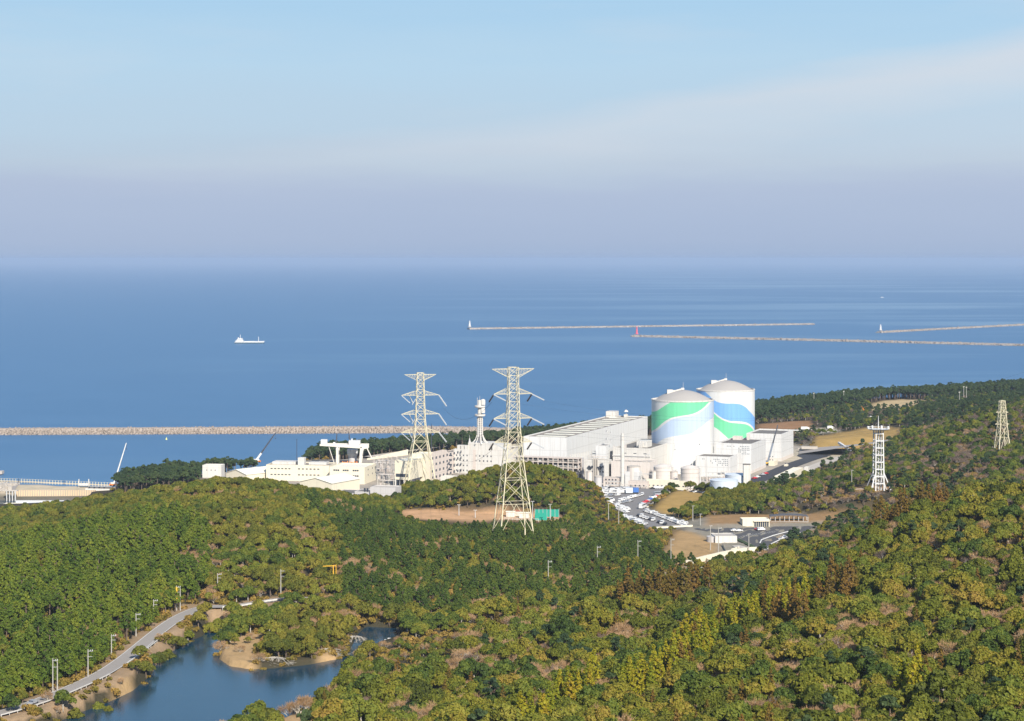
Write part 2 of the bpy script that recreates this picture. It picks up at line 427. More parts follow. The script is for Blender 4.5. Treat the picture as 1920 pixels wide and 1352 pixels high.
# ---------------------------------------------------------------- water
def sheet(name, pts, z, m, kind='structure', label=None, cat=None, parent=None):
    b_ = MB(); b_.add([(x, y, z) for x, y in pts], [tuple(range(len(pts)))])
    o = b_.build(name, m, parent)
    # consistent upward normal
    if o.data.polygons[0].normal.z < 0: o.data.flip_normals()
    if parent is None: tag(o, label, cat, None, kind)
    return o
m, nt, b, out = new_mat('sea_water')
pos = N(nt, 'ShaderNodeNewGeometry').outputs['Position']
mp = N(nt, 'ShaderNodeMapping'); mp.inputs['Scale'].default_value = (.35, 1, 1); nt.links.new(pos, mp.inputs[0])
big = noise(nt, .0011, 5, mp.outputs[0], .6); rip = noise(nt, .25, 4, mp.outputs[0], .6); med = noise(nt, .02, 5, mp.outputs[0], .6)
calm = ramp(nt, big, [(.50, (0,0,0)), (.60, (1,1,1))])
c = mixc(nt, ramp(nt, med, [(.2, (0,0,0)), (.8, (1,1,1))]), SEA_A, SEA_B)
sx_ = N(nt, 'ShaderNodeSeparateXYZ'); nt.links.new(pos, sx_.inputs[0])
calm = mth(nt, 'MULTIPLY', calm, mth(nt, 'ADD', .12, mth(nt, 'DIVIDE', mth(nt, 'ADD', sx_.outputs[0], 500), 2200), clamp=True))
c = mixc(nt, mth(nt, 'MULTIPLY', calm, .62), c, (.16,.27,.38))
nt.links.new(c, b.inputs['Base Color'])
b.inputs['IOR'].default_value = 1.33
r_ = mth(nt, 'ADD', .42, mth(nt, 'MULTIPLY', med, .06)); r_ = mth(nt, 'SUBTRACT', r_, mth(nt, 'MULTIPLY', calm, .05))
nt.links.new(r_, b.inputs['Roughness'])
bp = N(nt, 'ShaderNodeBump'); bp.inputs['Distance'].default_value = .5; bp.inputs['Strength'].default_value = .35
nt.links.new(rip, bp.inputs['Height']); nt.links.new(bp.outputs[0], b.inputs['Normal'])
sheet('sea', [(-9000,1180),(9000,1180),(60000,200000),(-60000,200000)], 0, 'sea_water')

m, nt, b, out = new_mat('lake_water')
pos = N(nt, 'ShaderNodeNewGeometry').outputs['Position']
rip = noise(nt, 1.2, 4, pos); wind = noise(nt, .03, 3, pos)
b.inputs['Base Color'].default_value = (.006, .035, .065, 1); b.inputs['IOR'].default_value = 1.33
r_ = mth(nt, 'ADD', .05, mth(nt, 'MULTIPLY', wind, .14)); nt.links.new(r_, b.inputs['Roughness'])
bp = N(nt, 'ShaderNodeBump'); bp.inputs['Distance'].default_value = .12; bp.inputs['Strength'].default_value = .35
nt.links.new(rip, bp.inputs['Height']); nt.links.new(bp.outputs[0], b.inputs['Normal'])
a = np.array(LAKE); cx, cy_ = a.mean(0)
ng = 60; bbx = np.linspace(a[:, 0].min()-4, a[:, 0].max()+4, 2*ng); bby = np.linspace(a[:, 1].min()-4, a[:, 1].max()+4, ng)
GX, GY = np.meshgrid(bbx, bby); sd = sdist(LAKE, GX, GY)
lb = MB(); vid = {}
for i in range(ng-1):
    for j in range(2*ng-1):
        if min(sd[i, j], sd[i+1, j], sd[i, j+1], sd[i+1, j+1]) < 2.2:
            f = []
            for (p_, q_) in ((i, j), (i, j+1), (i+1, j+1), (i+1, j)):
                if (p_, q_) not in vid:
                    vid[(p_, q_)] = len(lb.v); lb.v.append((GX[p_, q_], GY[p_, q_], 22.0))
                f.append(vid[(p_, q_)])
            lb.f.append(tuple(f)); lb.m.append(0)
tag(lb.build('lake', 'lake_water'), kind='structure')

# ---------------------------------------------------------------- roads and paved sheets
def strip(pts, half, z_off=.0, zf=None, n=6):
    """ribbon along pts; returns vertices and faces draped on zf"""
    P_ = []
    for (a, b_) in zip(pts[:-1], pts[1:]):
        for i in range(n): P_.append((a[0]+(b_[0]-a[0])*i/n, a[1]+(b_[1]-a[1])*i/n))
    P_.append(pts[-1]); P_ = np.array(P_)
    for _ in range(3*n):   # smooth corners
        P_[1:-1] = (P_[:-2]+2*P_[1:-1]+P_[2:])/4
    T = np.gradient(P_, axis=0); T /= np.linalg.norm(T, axis=1)[:, None]; Nn = np.c_[-T[:, 1], T[:, 0]]
    return P_, Nn
def ribbon(name, pts, off, half, z, m, n=8, parent=None):
    P_, Nn = strip(pts, half, n=n)
    b_ = MB()
    for i in range(len(P_)):
        for s in (-1, 1):
            p = P_[i]+Nn[i]*(off+s*half); b_.v.append((p[0], p[1], z(p[0], p[1]) if callable(z) else z))
    for i in range(len(P_)-1): b_.f.append((2*i, 2*i+2, 2*i+3, 2*i+1)); b_.m.append(0)
    o = b_.build(name, m, parent)
    if o.data.polygons[0].normal.z < 0: o.data.flip_normals()
    return o
tag(ribbon('road', ROAD, 0, 3.1, 27.32, 'lake_road'), kind='structure')
for s in (-2.8, 2.8): tag(ribbon('road_marking', ROAD, s, .09, 27.34, 'white_line'), kind='structure')
zacc = lambda x, y: float(np.interp(y, (880, 1000, 1100), (20, 16, 14)))
tag(ribbon('road', ACCESS, 0, 4.0, lambda x, y: zacc(x, y)+.12, 'asphalt'), kind='structure')
for s in (-3.6, 0.0, 3.6): tag(ribbon('road_marking', ACCESS, s, .09, lambda x, y: zacc(x, y)+.15, 'white_line'), kind='structure')
# ---------------------------------------------------------------- plant buildings
NOTREE = []
ROOFOF = {}
TH = radians(20)
class Frame:
    """local frame: x to the right along the front, y into the depth, z up"""
    def __init__(s, ox, oy, th=TH):
        s.o = (ox, oy); s.th = th; s.c = cos(th); s.s = sin(th)
    def p(s, x, y, z): return (s.o[0]+x*s.c+y*s.s, s.o[1]-x*s.s+y*s.c, z)
    def box(s, mb, x0, x1, y0, y1, z0, z1, mi=0):
        return mb.hexa([s.p(x0,y0,z0), s.p(x1,y0,z0), s.p(x1,y1,z0), s.p(x0,y1,z0), s.p(x0,y0,z1), s.p(x1,y0,z1), s.p(x1,y1,z1), s.p(x0,y1,z1)], mi)
def solve(fl, fr, br, Y, th=TH):
    """front-right corner at column fr and distance Y; width from fl, depth from br"""
    c, s = cos(th), sin(th); X = wx(fr, Y); kf = (fl-960)/F; kb = (br-960)/F
    w_ = (X-kf*Y)/(c+kf*s); d_ = (kb*Y-X)/(s-kb*c) if abs(s-kb*c) > 1e-6 else 20
    return Frame(X-w_*c, Y+w_*s, th), w_, d_
def bld(name, label, cat, fl, fr, br, Y, top, z0=13, th=TH, wall='white_wall', roof='roof_grey', par=.8, depth=None, group=None, wins=(), doors=(), lip=.35, ztop=None, skirt=None):
    f, w_, d_ = solve(fl, fr, br, Y, th)
    if depth: d_ = depth
    z1 = ztop if ztop is not None else zat(top, Y)
    c = f.p(w_/2, d_/2, z0); root = thing(name, label, cat, c, 0, group)
    mb = MB(); f.box(mb, 0, w_, 0, d_, z0-1, z1-par)
    # parapet as a ring of four walls butted at the corners
    t = .4
    for a in ((0,w_,0,t),(0,w_,d_-t,d_),(0,t,t,d_-t),(w_-t,w_,t,d_-t)): f.box(mb, *a, z1-par, z1)
    mb.build('wall', wall, root)
    mb = MB(); f.box(mb, t+.01, w_-t-.01, t+.01, d_-t-.01, z1-par+.004, z1-par+.12); rf_ = mb.build('roof', roof, root)
    if skirt:
        mb = MB(); f.box(mb, -.12, w_+.12, -.12, d_+.1, z0-.9, z0+skirt[0]); mb.build('plinth', skirt[1], root)
    nwin = 0
    for (face, xs, zs, ww, wh) in wins:
        for z in zs:
            for x in xs:
                if nwin >= 98: break
                nwin += 1
                mb = MB()
                if face == 'F': f.box(mb, x-ww/2, x+ww/2, -.06, .05, z-wh/2, z+wh/2)
                else: f.box(mb, w_-.05, w_+.06, x-ww/2, x+ww/2, z-wh/2, z+wh/2)
                mb.build('window', 'window_dark', root)
    for (face, x, ww, wh) in doors:
        mb = MB()
        if face == 'F': f.box(mb, x-ww/2, x+ww/2, -.08, .05, z0+.1, z0+wh)
        else: f.box(mb, w_-.05, w_+.08, x-ww/2, x+ww/2, z0+.1, z0+wh)
        mb.build('door', 'galv', root)
    r_ = math.hypot(w_, d_)/2+3
    for i in range(5):
        q = f.p(w_/2, d_*(i+.5)/5, 0); NOTREE.append((q[0], q[1], w_/2+3))
    ROOFOF[root.name] = rf_
    return root, f, w_, d_, z1
def lin(a, b, n): return [a+(b-a)*i/(n-1) for i in range(n)] if n > 1 else [(a+b)/2]

# turbine hall
root, f, w_, d_, zt = bld('turbine_hall', 'very long white turbine hall with cream skylight strips on its roof', 'turbine hall', 981.5, 1062.3, 1214.2, 1472, 820.5, wall='white_clad', roof='roof_tan', par=.9)
for i in range(11):
    y = d_*(.03+.94*(i+.5)/11); mb = MB()
    f.box(mb, w_*.16, w_*.84, y-3.0, y+3.0, zt-.85, zt-.62); mb.build('skylight', 'skylight', ROOFOF[root.name])
mb = MB(); f.box(mb, 1, 9, d_-12, d_-2, zt-.8, zt+4.2); mb.build('roof_house', 'white_wall', ROOFOF[root.name])
mb = MB(); f.box(mb, w_*.45, w_*.52, d_-7, d_-3, zt-.8, zt+1.6); mb.cyl(f.p(w_*.5, d_-6, zt+1.6), .15, 2.6, 8); mb.dome(f.p(w_*.5, d_-6, zt+3.8), 1.9, 1.7, 12, 4); mb.build('antenna', 'steel_white', root)
# heater bay along the hall
HB = bld('heater_building', 'low cream building in front of the long hall, right of the scaffold-like frame', 'building', 1097, 1141, 1147, 1420, 863, wall='white_wall', roof='roof_tan', par=.5,
    wins=(('F', [3, 5.2, 11, 13.2], [20.5, 24], 1.2, 1.0),))
hf, hw = HB[1], HB[2]
for q in (.22, .62): 
    mb = MB(); hf.box(mb, hw*q-1.6, hw*q+1.8, -1.2, -.1, 23, 24.0); hf.box(mb, hw*q-.9, hw*q+1.1, -1.0, -.1, 22.1, 23); mb.build('air_intake', 'dark_steel', HB[0])
for q in (.38, .46, .54):
    mb = MB(); hf.box(mb, hw*q-.35, hw*q+.35, -.8, -.1, 14, 30); mb.build('vent_pipe', 'concrete_pale', HB[0])
bld('lift_tower', 'tall white cube-topped block with a blue-grey side, right end of the low cream building', 'building', 1117, 1136, 1149, 1445, 836, wall='white_clad', roof='concrete_pale', par=.5, wins=(('S', [9, 15], [22, 26], 1.4, 1.4),))
# open frame structure
root = thing('open_frame_building', 'pinkish concrete open frame full of pipes below the blank end of the long hall', 'building frame', (wx(1040, 1445), 1445, 13))
f, w_, d_ = solve(962, 1084, 1092, 1440)
zt = zat(860, 1440); bays = 13; fl = [13, 17.2, 21, 24.8, zt]
mb = MB()
for i in range(bays+1):
    for y in (0, 7): f.box(mb, w_*i/bays-.3, w_*i/bays+.3, y, y+.6, 12, zt-.003)
mb.build('column', 'pink_wall', root)
mb = MB()
for z in fl[1:]:
    f.box(mb, -.4, w_+.4, -.15, 7.8, z-.35, z+.1)
mb.build('deck', 'pink_wall', root)
mb = MB(); f.box(mb, 0, w_, 8.2, 14, 12, zt-.6); mb.build('back_wall', 'grey_wall', root)
r2 = random.Random(3)
for i in range(bays):
    for k in range(4):
        if r2.random() < .75:
            x = w_*(i+r2.uniform(.25, .6))/bays; z = fl[k]+.15; h_ = r2.uniform(.9, 2.6)
            mb = MB()
            if r2.random() < .5: f.box(mb, x-1.2, x+1.2, 2, 5, z, z+h_)
            else: mb.cyl(f.p(x, 3.5, z), 1.1, h_, 12)
            mb.build('equipment', r2.choice(('tank_cream', 'galv', 'dark_steel', 'roof_grey')), root)
for k in range(26):
    mb = MB(); i = r2.randrange(bays); z = fl[r2.randrange(4)]+r2.uniform(.8, 2.6)
    mb.bar(f.p(w_*i/bays, r2.uniform(.2, 1.5), z), f.p(w_*(i+r2.choice((1, 2)))/bays, r2.uniform(.2, 1.5), z), .28)
    mb.build('pipe', 'galv', root)
mb = MB()
for z in fl[1:]: mb.bar(f.p(0, -.1, z+1.1), f.p(w_, -.1, z+1.1), .12)
for i in range(3*bays):
    for z in fl[1:]: mb.bar(f.p(w_*i/(3*bays), -.1, z), f.p(w_*i/(3*bays), -.1, z+1.1), .09)
mb.build('railing', 'steel_white', root)
# auxiliary building beside the near containment
root, f, w_, d_, zt = bld('auxiliary_building', 'stepped pale building with dark flat roof between the long hall and the near striped dome', 'building', 1149, 1219, 1224, 1440, 841, wall='white_wall', roof='roof_grey', par=1.0, depth=72,
    wins=(('F', lin(9, 24, 3), [31.2], 2.2, .5), ('F', lin(6, 22, 4), [23], 1.3, .9)))
mb = MB(); f.box(mb, 13, 21, 16, 28, zt-.9, zt+3.6); f.box(mb, 16, 18, 11, 15.9, zt-.9, zt+2.4); mb.build('roof_house', 'white_wall', ROOFOF[root.name])
for x in (14.2, 16.4, 18.6): mb = MB(); f.box(mb, x, x+1.1, 15.9, 16.05, zt+.6, zt+2.6); mb.build('louvre', 'galv', root)
for x, y in ((4, 8), (8, 34), (5, 50)):
    mb = MB(); f.box(mb, x, x+3, y, y+3, zt-.9, zt+1.2); mb.build('vent', 'tank_cream', root)
mb = MB(); f.box(mb, -.3, w_+.3, -.5, -.02, 29, 29.6); f.box(mb, -.3, w_+.3, -.5, -.02, 24.9, 25.3); mb.build('ledge', 'grey_wall', root)
root, f, w_, d_, zt = bld('annex_building', 'cream two-step annex with curved pipes, below the dark flat roof left of the striped dome', 'building', 1146, 1218, 1222, 1408, 867, wall='tank_cream', roof='concrete_pale', par=.6, depth=20,
    wins=(('F', lin(3, 24, 6), [16.8], 1.4, 1.1),))
mb = MB(); 
for x in (15, 19.5):
    pts_ = [f.p(x+a*2.4, -1.2, 26.5-4.5*(1-math.cos(a*1.4))) for a in (0, .5, 1, 1.5, 2)]; mb.tube(pts_, .5); mb.bar(pts_[-1], f.p(x+4.8, -1.2, 13.5), .5)
mb.build('pipe', 'galv', root)
bld('plain_block', 'small windowless pure white block right of the tall white chimney', 'building', 1172, 1199, 1203, 1394, 885, wall='white_clad', roof='white_clad', par=.3)
bld('pump_house', 'long low cream wall-like building below the two round cream tanks', 'building', 1212, 1291, 1295, 1372, 902, wall='cream_wall', roof='roof_cream', par=.3, depth=5, wins=(('F', lin(2, 26, 9), [15.6], 1.2, .8),))
bld('store_shed', 'low pinkish shed at the head of the car park, left of the long cream wall', 'shed', 1178, 1214, 1217, 1377, 903, wall='pink_wall', roof='concrete_pale', par=.3, depth=6, wins=(('F', lin(2, 11, 4), [15.5], 1.0, 1.0),))
bld('yard_office', 'small low cabin with dark openings between chimney foot and grey silo', 'cabin', 1131, 1160, 1163, 1388, 896, wall='pink_wall', roof='concrete_pale', par=.3, depth=7, wins=(('F', lin(2, 9, 4), [16, 18.4], 1.1, 1.0),))

# containments
def containment(label, cpx, Yc, R, zr, dome, pts_px, scale_zoom, cols, cat='containment dome', mast_side=-1, houseY=0, wall_label=None):
    Xc = wx(cpx, Yc); z0 = 13.0
    root = thing('containment_building', label, cat, (Xc, Yc, z0), 0, 'striped containment buildings')
    mb = MB(); mb.cyl((Xc, Yc, z0-1), R, zr-z0+1, 128, cap=False)
    ox, oy, sc = scale_zoom
    curves = []
    for c_ in pts_px:
        pr = []
        for a, b_ in c_:
            px, py = ox+a/sc, oy+b_/sc
            k = (px-960)/F
            # intersect viewing column with the cylinder, near side
            A = k*k+1; B = -2*(k*Xc+Yc); C_ = Xc*Xc+Yc*Yc-R*R; D = max(B*B-4*A*C_, 0)
            Y = (-B-math.sqrt(D))/(2*A); X = k*Y
            th = math.atan2(X-Xc, -(Y-Yc)); pr.append((th/pi*.5+.5, (zat(py, Y)-z0)/(zr-z0)))
        curves.append(pr)
    nm_ = 'painted_wave_'+str(int(cpx)); m, nt, b, out = new_mat(nm_)
    tc = N(nt, 'ShaderNodeTexCoord').outputs['Object']; sp = N(nt, 'ShaderNodeSeparateXYZ'); nt.links.new(tc, sp.inputs[0])
    ang = mth(nt, 'ARCTAN2', sp.outputs[0], mth(nt, 'MULTIPLY', sp.outputs[1], -1)); t = mth(nt, 'ADD', mth(nt, 'MULTIPLY', ang, .5/pi), .5)
    h = mth(nt, 'DIVIDE', sp.outputs[2], zr-z0)
    WHITE = (.80,.80,.78); c = None
    prev = cols[0]
    c = mixc(nt, 0.0, cols[0], cols[0])
    for pr, col in zip(curves, cols[1:]):
        fc = N(nt, 'ShaderNodeFloatCurve'); cu = fc.mapping.curves[0]; fc.mapping.use_clip = False
        pr = sorted(pr); first, last = pr[0], pr[-1]
        s1 = (first[0]-.12, first[1]-(pr[1][1]-first[1])/(pr[1][0]-first[0])*.05); s2 = (last[0]+.12, last[1]+(last[1]-pr[-2][1])/(last[0]-pr[-2][0])*.05)
        allp = [(-.01, s1[1]), s1]+pr+[s2, (1.01, s2[1])]
        fc.mapping.clip_min_y = -2; fc.mapping.clip_max_y = 3
        cu.points[0].location = allp[0]; cu.points[1].location = allp[-1]
        for p_ in allp[1:-1]: cu.points.new(*p_)
        fc.mapping.update(); nt.links.new(t, fc.inputs['Value'])
        below = mth(nt, 'LESS_THAN', h, fc.outputs[0])
        c = mixc(nt, below, c, col)
    pos = N(nt, 'ShaderNodeNewGeometry').outputs['Position']
    mp = N(nt, 'ShaderNodeMapping'); mp.inputs['Scale'].default_value = (1, 1, .05); nt.links.new(pos, mp.inputs[0])
    st_ = mth(nt, 'MULTIPLY', mth(nt, 'SUBTRACT', noise(nt, .5, 4, mp.outputs[0]), .42, clamp=True), 1.3)
    c = mixc(nt, st_, c, mixc(nt, 1, c, (.72,.70,.66), 'MULTIPLY'))
    ring = mth(nt, 'GREATER_THAN', mth(nt, 'FRACT', mth(nt, 'MULTIPLY', h, 12.0)), .965)
    c = mixc(nt, mth(nt, 'MULTIPLY', ring, .12), c, mixc(nt, 1, c, (.6,.6,.6), 'MULTIPLY'))
    nt.links.new(c, b.inputs['Base Color']); b.inputs['Roughness'].default_value = .5; b.inputs['Specular IOR Level'].default_value = .3
    mb.build('wall', nm_, root, smooth=True)
    # ring parapet
    mb = MB(); n = 128
    for r0, r1, za, zb in ((R-.7, R+.25, zr, zr+1.0),):
        vs = []; 
        for r_, z in ((r1, za), (r1, zb), (r0, zb), (r0, za)): vs += [(Xc+r_*cos(2*pi*i/n), Yc+r_*sin(2*pi*i/n), z) for i in range(n)]
        fs = []
        for j in range(4):
            k = (j+1) % 4; fs += [(j*n+i, j*n+(i+1) % n, k*n+(i+1) % n, k*n+i) for i in range(n)]
        mb.add(vs, fs)
    mb.build('parapet', 'white_wall', root)
    mb = MB(); mb.dome((Xc, Yc, zr-.2), R-1.2, dome, 64, 10); dm_ = mb.build('dome', 'dome_grey', root, smooth=True)
    mb = MB(); hx = Xc-R*.42; hy = Yc-R*.1+houseY
    mb.box((hx, hy, zr+5.0), (4.2, 4.5, 6.0)); mb.box((hx+3.4, hy, zr+5.2), (2.6, 3, 4.8)); mb.build('roof_house', 'white_wall', root)
    mb = MB(); mb.bar((hx+4, hy, zr+7.2), (Xc-.5, Yc, zr+dome+.6), .9); mb.box((Xc, Yc, zr+dome+.7), (2.2, 2.2, 1.4)); mb.build('walkway', 'white_wall', dm_)
    mb = MB(); mb.cyl((Xc+.4, Yc, zr+dome+1.3), .12, 4.2, 6); mb.build('lightning_rod', 'galv', dm_)
    mb = MB(); mb.tube([(Xc-R*.96, Yc-.5, zr+1), (Xc-R*.8, Yc-1, zr+1.6), (hx-2, hy, zr+3.2)], 1.0); mb.build('stair', 'white_wall', root)
    return root
GREEN=(.15,.57,.31); LBLUE=(.42,.52,.66); BLUE=(.17,.37,.70); WH=(.62,.62,.605)
near = [[(218,425),(260,420),(320,385),(360,358),(390,342),(440,300),(520,250)],
        [(222,612),(260,592),(320,540),(370,505),(430,480),(520,465),(600,452),(660,430),(720,390),(760,350),(790,318),(808,290)],
        [(223,632),(270,610),(330,560),(380,523),(440,494),(520,479),(600,467),(670,444),(730,402),(770,366),(802,326),(812,300)],
        [(222,800),(260,750),(300,712),(350,685),(420,668),(520,655),(600,640),(660,605),(720,560),(770,515),(822,478)]]
containment('nearer round white tower with green band over pale blue wave and grey dome', 1280, 1500, 23.0, 65.2, 7.8, near, (1180, 690, 5.2), [WH, GREEN, WH, LBLUE, WH])
farp = [[(680,150),(740,232),(780,270),(830,315),(880,338),(940,347),(1020,347),(1080,355),(1130,380),(1180,430),(1221,480)],
        [(670,300),(720,355),(820,425),(870,465),(920,495),(980,515),(1050,520),(1110,525),(1160,540),(1200,570),(1221,603)],
        [(670,318),(720,372),(820,441),(870,482),(920,512),(980,532),(1050,540),(1110,545),(1160,560),(1195,588),(1221,624)],
        [(670,480),(740,525),(820,572),(860,595),(900,630),(940,665),(1000,720),(1100,790),(1221,860)]]
containment('farther round white tower with bright blue wave over green patch and grey dome', 1360.5, 1616, 23.1, 65.2, 8.0, farp, (1180, 690, 5.2), [WH, BLUE, WH, GREEN, WH])

mat('dot_grey', (.09, .11, .14), .6, .1, 1)
def speckle(root, f, x0, x1, z0, z1, seed):
    # one panel; every other cell of its grid may carry a dark dot, denser to the upper right
    r_ = random.Random(seed); mb = MB(); nx = 2*int((x1-x0)/1.25)+1; nz = 2*int((z1-z0)/1.25)+1
    for j in range(nz+1):
        for i in range(nx+1): mb.v.append(f.p(x0+(x1-x0)*i/nx, -.03, z0+(z1-z0)*j/nz))
    for j in range(nz):
        for i in range(nx):
            fx = i/nx; pr = max(0, min(.9, 1.1*fx-(1-j/nz)*(1.0-fx*.6)+.15))
            dot = i % 2 == 1 and j % 2 == 1 and r_.random() < pr
            a = j*(nx+1)+i; mb.f.append((a, a+1, a+nx+2, a+nx+1)); mb.m.append(1 if dot else 0)
    mb.build('speckled_panel', ['white_clad', 'dot_grey'], root)
A_ = bld('fuel_building', 'middle of three boxy white buildings, speckled front and dark flat roof', 'building', 1343.5, 1408.8, 1435.8, 1480, 832.3, wall='white_clad', roof='roof_grey', par=1.1, skirt=(2.2, 'tank_cream'))
speckle(A_[0], A_[1], A_[2]*.18, A_[2]*.965, A_[4]-8.5, A_[4]-1.2, 5)
C_ = bld('fuel_building', 'lowest and nearest of three boxy white buildings, speckled front, beside the round tower', 'building', 1304, 1368.5, 1383, 1452, 857, wall='white_clad', roof='roof_grey', par=.9, wins=(('F', lin(17, 21, 5), [15.8], .7, 1.6),))
speckle(C_[0], C_[1], C_[2]*.12, C_[2]*.96, C_[4]-7.0, C_[4]-1.0, 9)
B_ = bld('auxiliary_hall', 'rightmost and plainest of three boxy white buildings, beside the dark road', 'building', 1399.7, 1465, 1487.7, 1570, 814, wall='white_clad', roof='roof_grey', par=1.2, skirt=(2.6, 'tank_cream'))
f, w_, zt = A_[1], A_[2], A_[4]
mb = MB(); f.box(mb, w_*.1, w_*.35, A_[3]-8, A_[3]-3, zt-1, zt+1.8); f.box(mb, w_*.5, w_*.56, A_[3]-6, A_[3]-4, zt-1, zt+3.4); mb.build('roof_vent', 'tank_cream', ROOFOF[A_[0].name])
mb = MB(); B_[1].box(mb, B_[2]-1, B_[2]+4, B_[3]-1, B_[3]+2, B_[4]-.9, B_[4]-.1); mb.build('canopy', 'galv', B_[0])
bld('gate_cabin', 'small cream cabin with dark stairs at the foot of the plain white box', 'cabin', 1441, 1452, 1458, 1535, 864.5, wall='cream_wall', roof='roof_cream', par=.3, wins=(('F', [1.2, 3.2], [17.5, 20], .7, .8),))
bld('gate_cabin', 'tiny pale yellow cabin on the kerb beside the dark road', 'cabin', 1470, 1476, 1478, 1530, 871, wall='cream_wall', roof='roof_cream', par=.2, depth=4, wins=(('F', [1.2], [15.4], 1.2, .7),))
bld('long_warehouse', 'long cream single-storey warehouse below the dark road, half hidden by trees', 'warehouse', 1449, 1468, 1506, 1398, 894.5, wall='cream_wall', roof='roof_cream', par=.3, wins=(('F', [3.6], [17], 1.1, .5),))
bld('guard_hut', 'tiny white hut on the pale verge above the long warehouse', 'hut', 1508, 1515, 1518, 1490, 876, wall='white_wall', roof='roof_cream', par=.2)
bld('mound_hut', 'small white hut half sunk in trees left of the dark rounded clump', 'hut', 1061.5, 1076.5, 1079, 1300, 906, z0=18, th=radians(-15), wall='white_wall', roof='roof_cream', par=.2, depth=5)

# left hand buildings
bld('water_works', 'small white cube with three dots of windows above the left trees', 'building', 379.5, 415, 418, 1450, 872.5, wall='white_wall', roof='roof_cream', par=.5, th=radians(6), depth=10, wins=(('F', [3.2, 6.4, 9.4], [18.6], .7, .7),))
def gable(name, label, cat, fl, fr, Y, py_eave, py_ridge, z0, depth, th, wall, roof):
    f, w_, d_ = solve(fl, fr, fr+5, Y, th); d_ = depth; ze = zat(py_eave, Y); zr_ = zat(py_ridge, Y)
    root = thing(name, label, cat, f.p(w_/2, d_/2, z0))
    mb = MB(); f.box(mb, 0, w_, 0, d_, z0-1, ze)
    a = len(mb.v); mb.v += [f.p(0,0,ze), f.p(w_/2,0,zr_), f.p(w_,0,ze), f.p(0,d_,ze), f.p(w_/2,d_,zr_), f.p(w_,d_,ze)]; mb.f += [(a,a+2,a+1),(a+3,a+4,a+5)]; mb.m += [0,0]
    mb.build('wall', wall, root)
    mb = MB(); o_ = .5
    mb.hexa([f.p(-o_,-o_,ze-.2), f.p(w_/2,-o_,zr_+.05), f.p(w_/2,d_+o_,zr_+.05), f.p(-o_,d_+o_,ze-.2), f.p(-o_,-o_,ze), f.p(w_/2,-o_,zr_+.3), f.p(w_/2,d_+o_,zr_+.3), f.p(-o_,d_+o_,ze)])
    mb.hexa([f.p(w_/2,-o_,zr_+.05), f.p(w_+o_,-o_,ze-.2), f.p(w_+o_,d_+o_,ze-.2), f.p(w_/2,d_+o_,zr_+.05), f.p(w_/2,-o_,zr_+.3), f.p(w_+o_,-o_,ze), f.p(w_+o_,d_+o_,ze), f.p(w_/2,d_+o_,zr_+.3)])
    mb.build('roof', roof, root)
    for i in range(4):
        q = f.p(w_/2, d_*(i+.5)/4, 0); NOTREE.append((q[0], q[1], w_/2+3))
    return root
gable('low_shed', 'long low shed with a pale sloping roof at the left end of the plant', 'shed', 424, 462, 1425, 890, 882.5, 13, 62, radians(40), 'cream_wall', 'roof_cream')
gable('gabled_hall', 'low hall with bright cream gable roof half behind the wooded hill', 'hall', 562, 622, 1322, 906.5, 898.5, 13, 34, radians(28), 'cream_wall', 'roof_cream')
bld('side_block', 'small cream block with blue-grey trim left of the long white office', 'building', 469, 499, 502, 1450, 879, wall='cream_wall', roof='roof_cream', par=.4, th=radians(10), depth=12, wins=(('F', lin(1.5, 9, 4), [15.6], 1.3, .9),))
r_, f, w_, d_, zt = bld('long_office', 'long two-storey cream office with a white cube on its roof', 'office building', 499, 617, 628, 1428, 873, wall='cream_wall', roof='roof_tan', par=.7, th=radians(9), depth=22,
    wins=(('F', lin(4, 17, 6), [21.5, 17.3], 1.5, .8), ('F', lin(24, 38, 6), [21.5, 17.3], 1.5, .8)))
mb = MB(); f.box(mb, w_*.47, w_*.57, 6, 11, zt-.6, zt+4.6); mb.build('roof_house', 'white_wall', ROOFOF[r_.name])
mb = MB(); f.box(mb, w_*.05, w_*.42, 8, 18, zt-.6, zt+1.4); f.box(mb, w_*.62, w_*.9, 10, 18, zt-.6, zt+1.0); mb.build('roof_plant', 'white_wall', ROOFOF[r_.name])
mb = MB(); mb.cyl(f.p(w_*.43, 10, zt-.5), .18, 18, 6); mb.build('mast', 'dark_steel', r_)
bld('admin_office', 'cream two-storey office with six grey window bands, right end of the left row', 'office building', 618, 683.5, 705, 1410, 876.6, wall='cream_wall', roof='roof_cream', par=.8, th=radians(12),
    wins=(('F', [3.4, 4.9, 6.4, 10.2, 11.7, 13.2, 17.4, 18.9, 20.4], [22.4, 18.6], 1.2, 1.1), ('S', [9, 20, 28], [22.4, 18.6], 1.2, 1.1)))
r_, f, w_, d_, zt = bld('grey_hall', 'windowless pale grey-white hall block near the sports ground, at the hill foot', 'hall', 694, 741.5, 752.5, 1290, 914.6, wall='grey_wall', roof='concrete_pale', par=.6, th=radians(14))
bld('grey_hall_annex', 'grey-roofed lower wing with stair and dark slots, left of the pale blank hall', 'building', 665, 694, 697, 1296, 922, wall='grey_wall', roof='roof_grey', par=.5, th=radians(14), depth=14, wins=(('F', lin(1, 9, 6), [19], 1.0, .4), ('F', [6.8, 8.6], [22], 1.3, 2.4)))
bld('dark_roof_block', 'low block with dark grey flat roof half hidden by trees, beside the stair wing', 'building', 626, 664, 668, 1300, 925, wall='grey_wall', roof='roof_grey', par=.4, th=radians(14), depth=20)

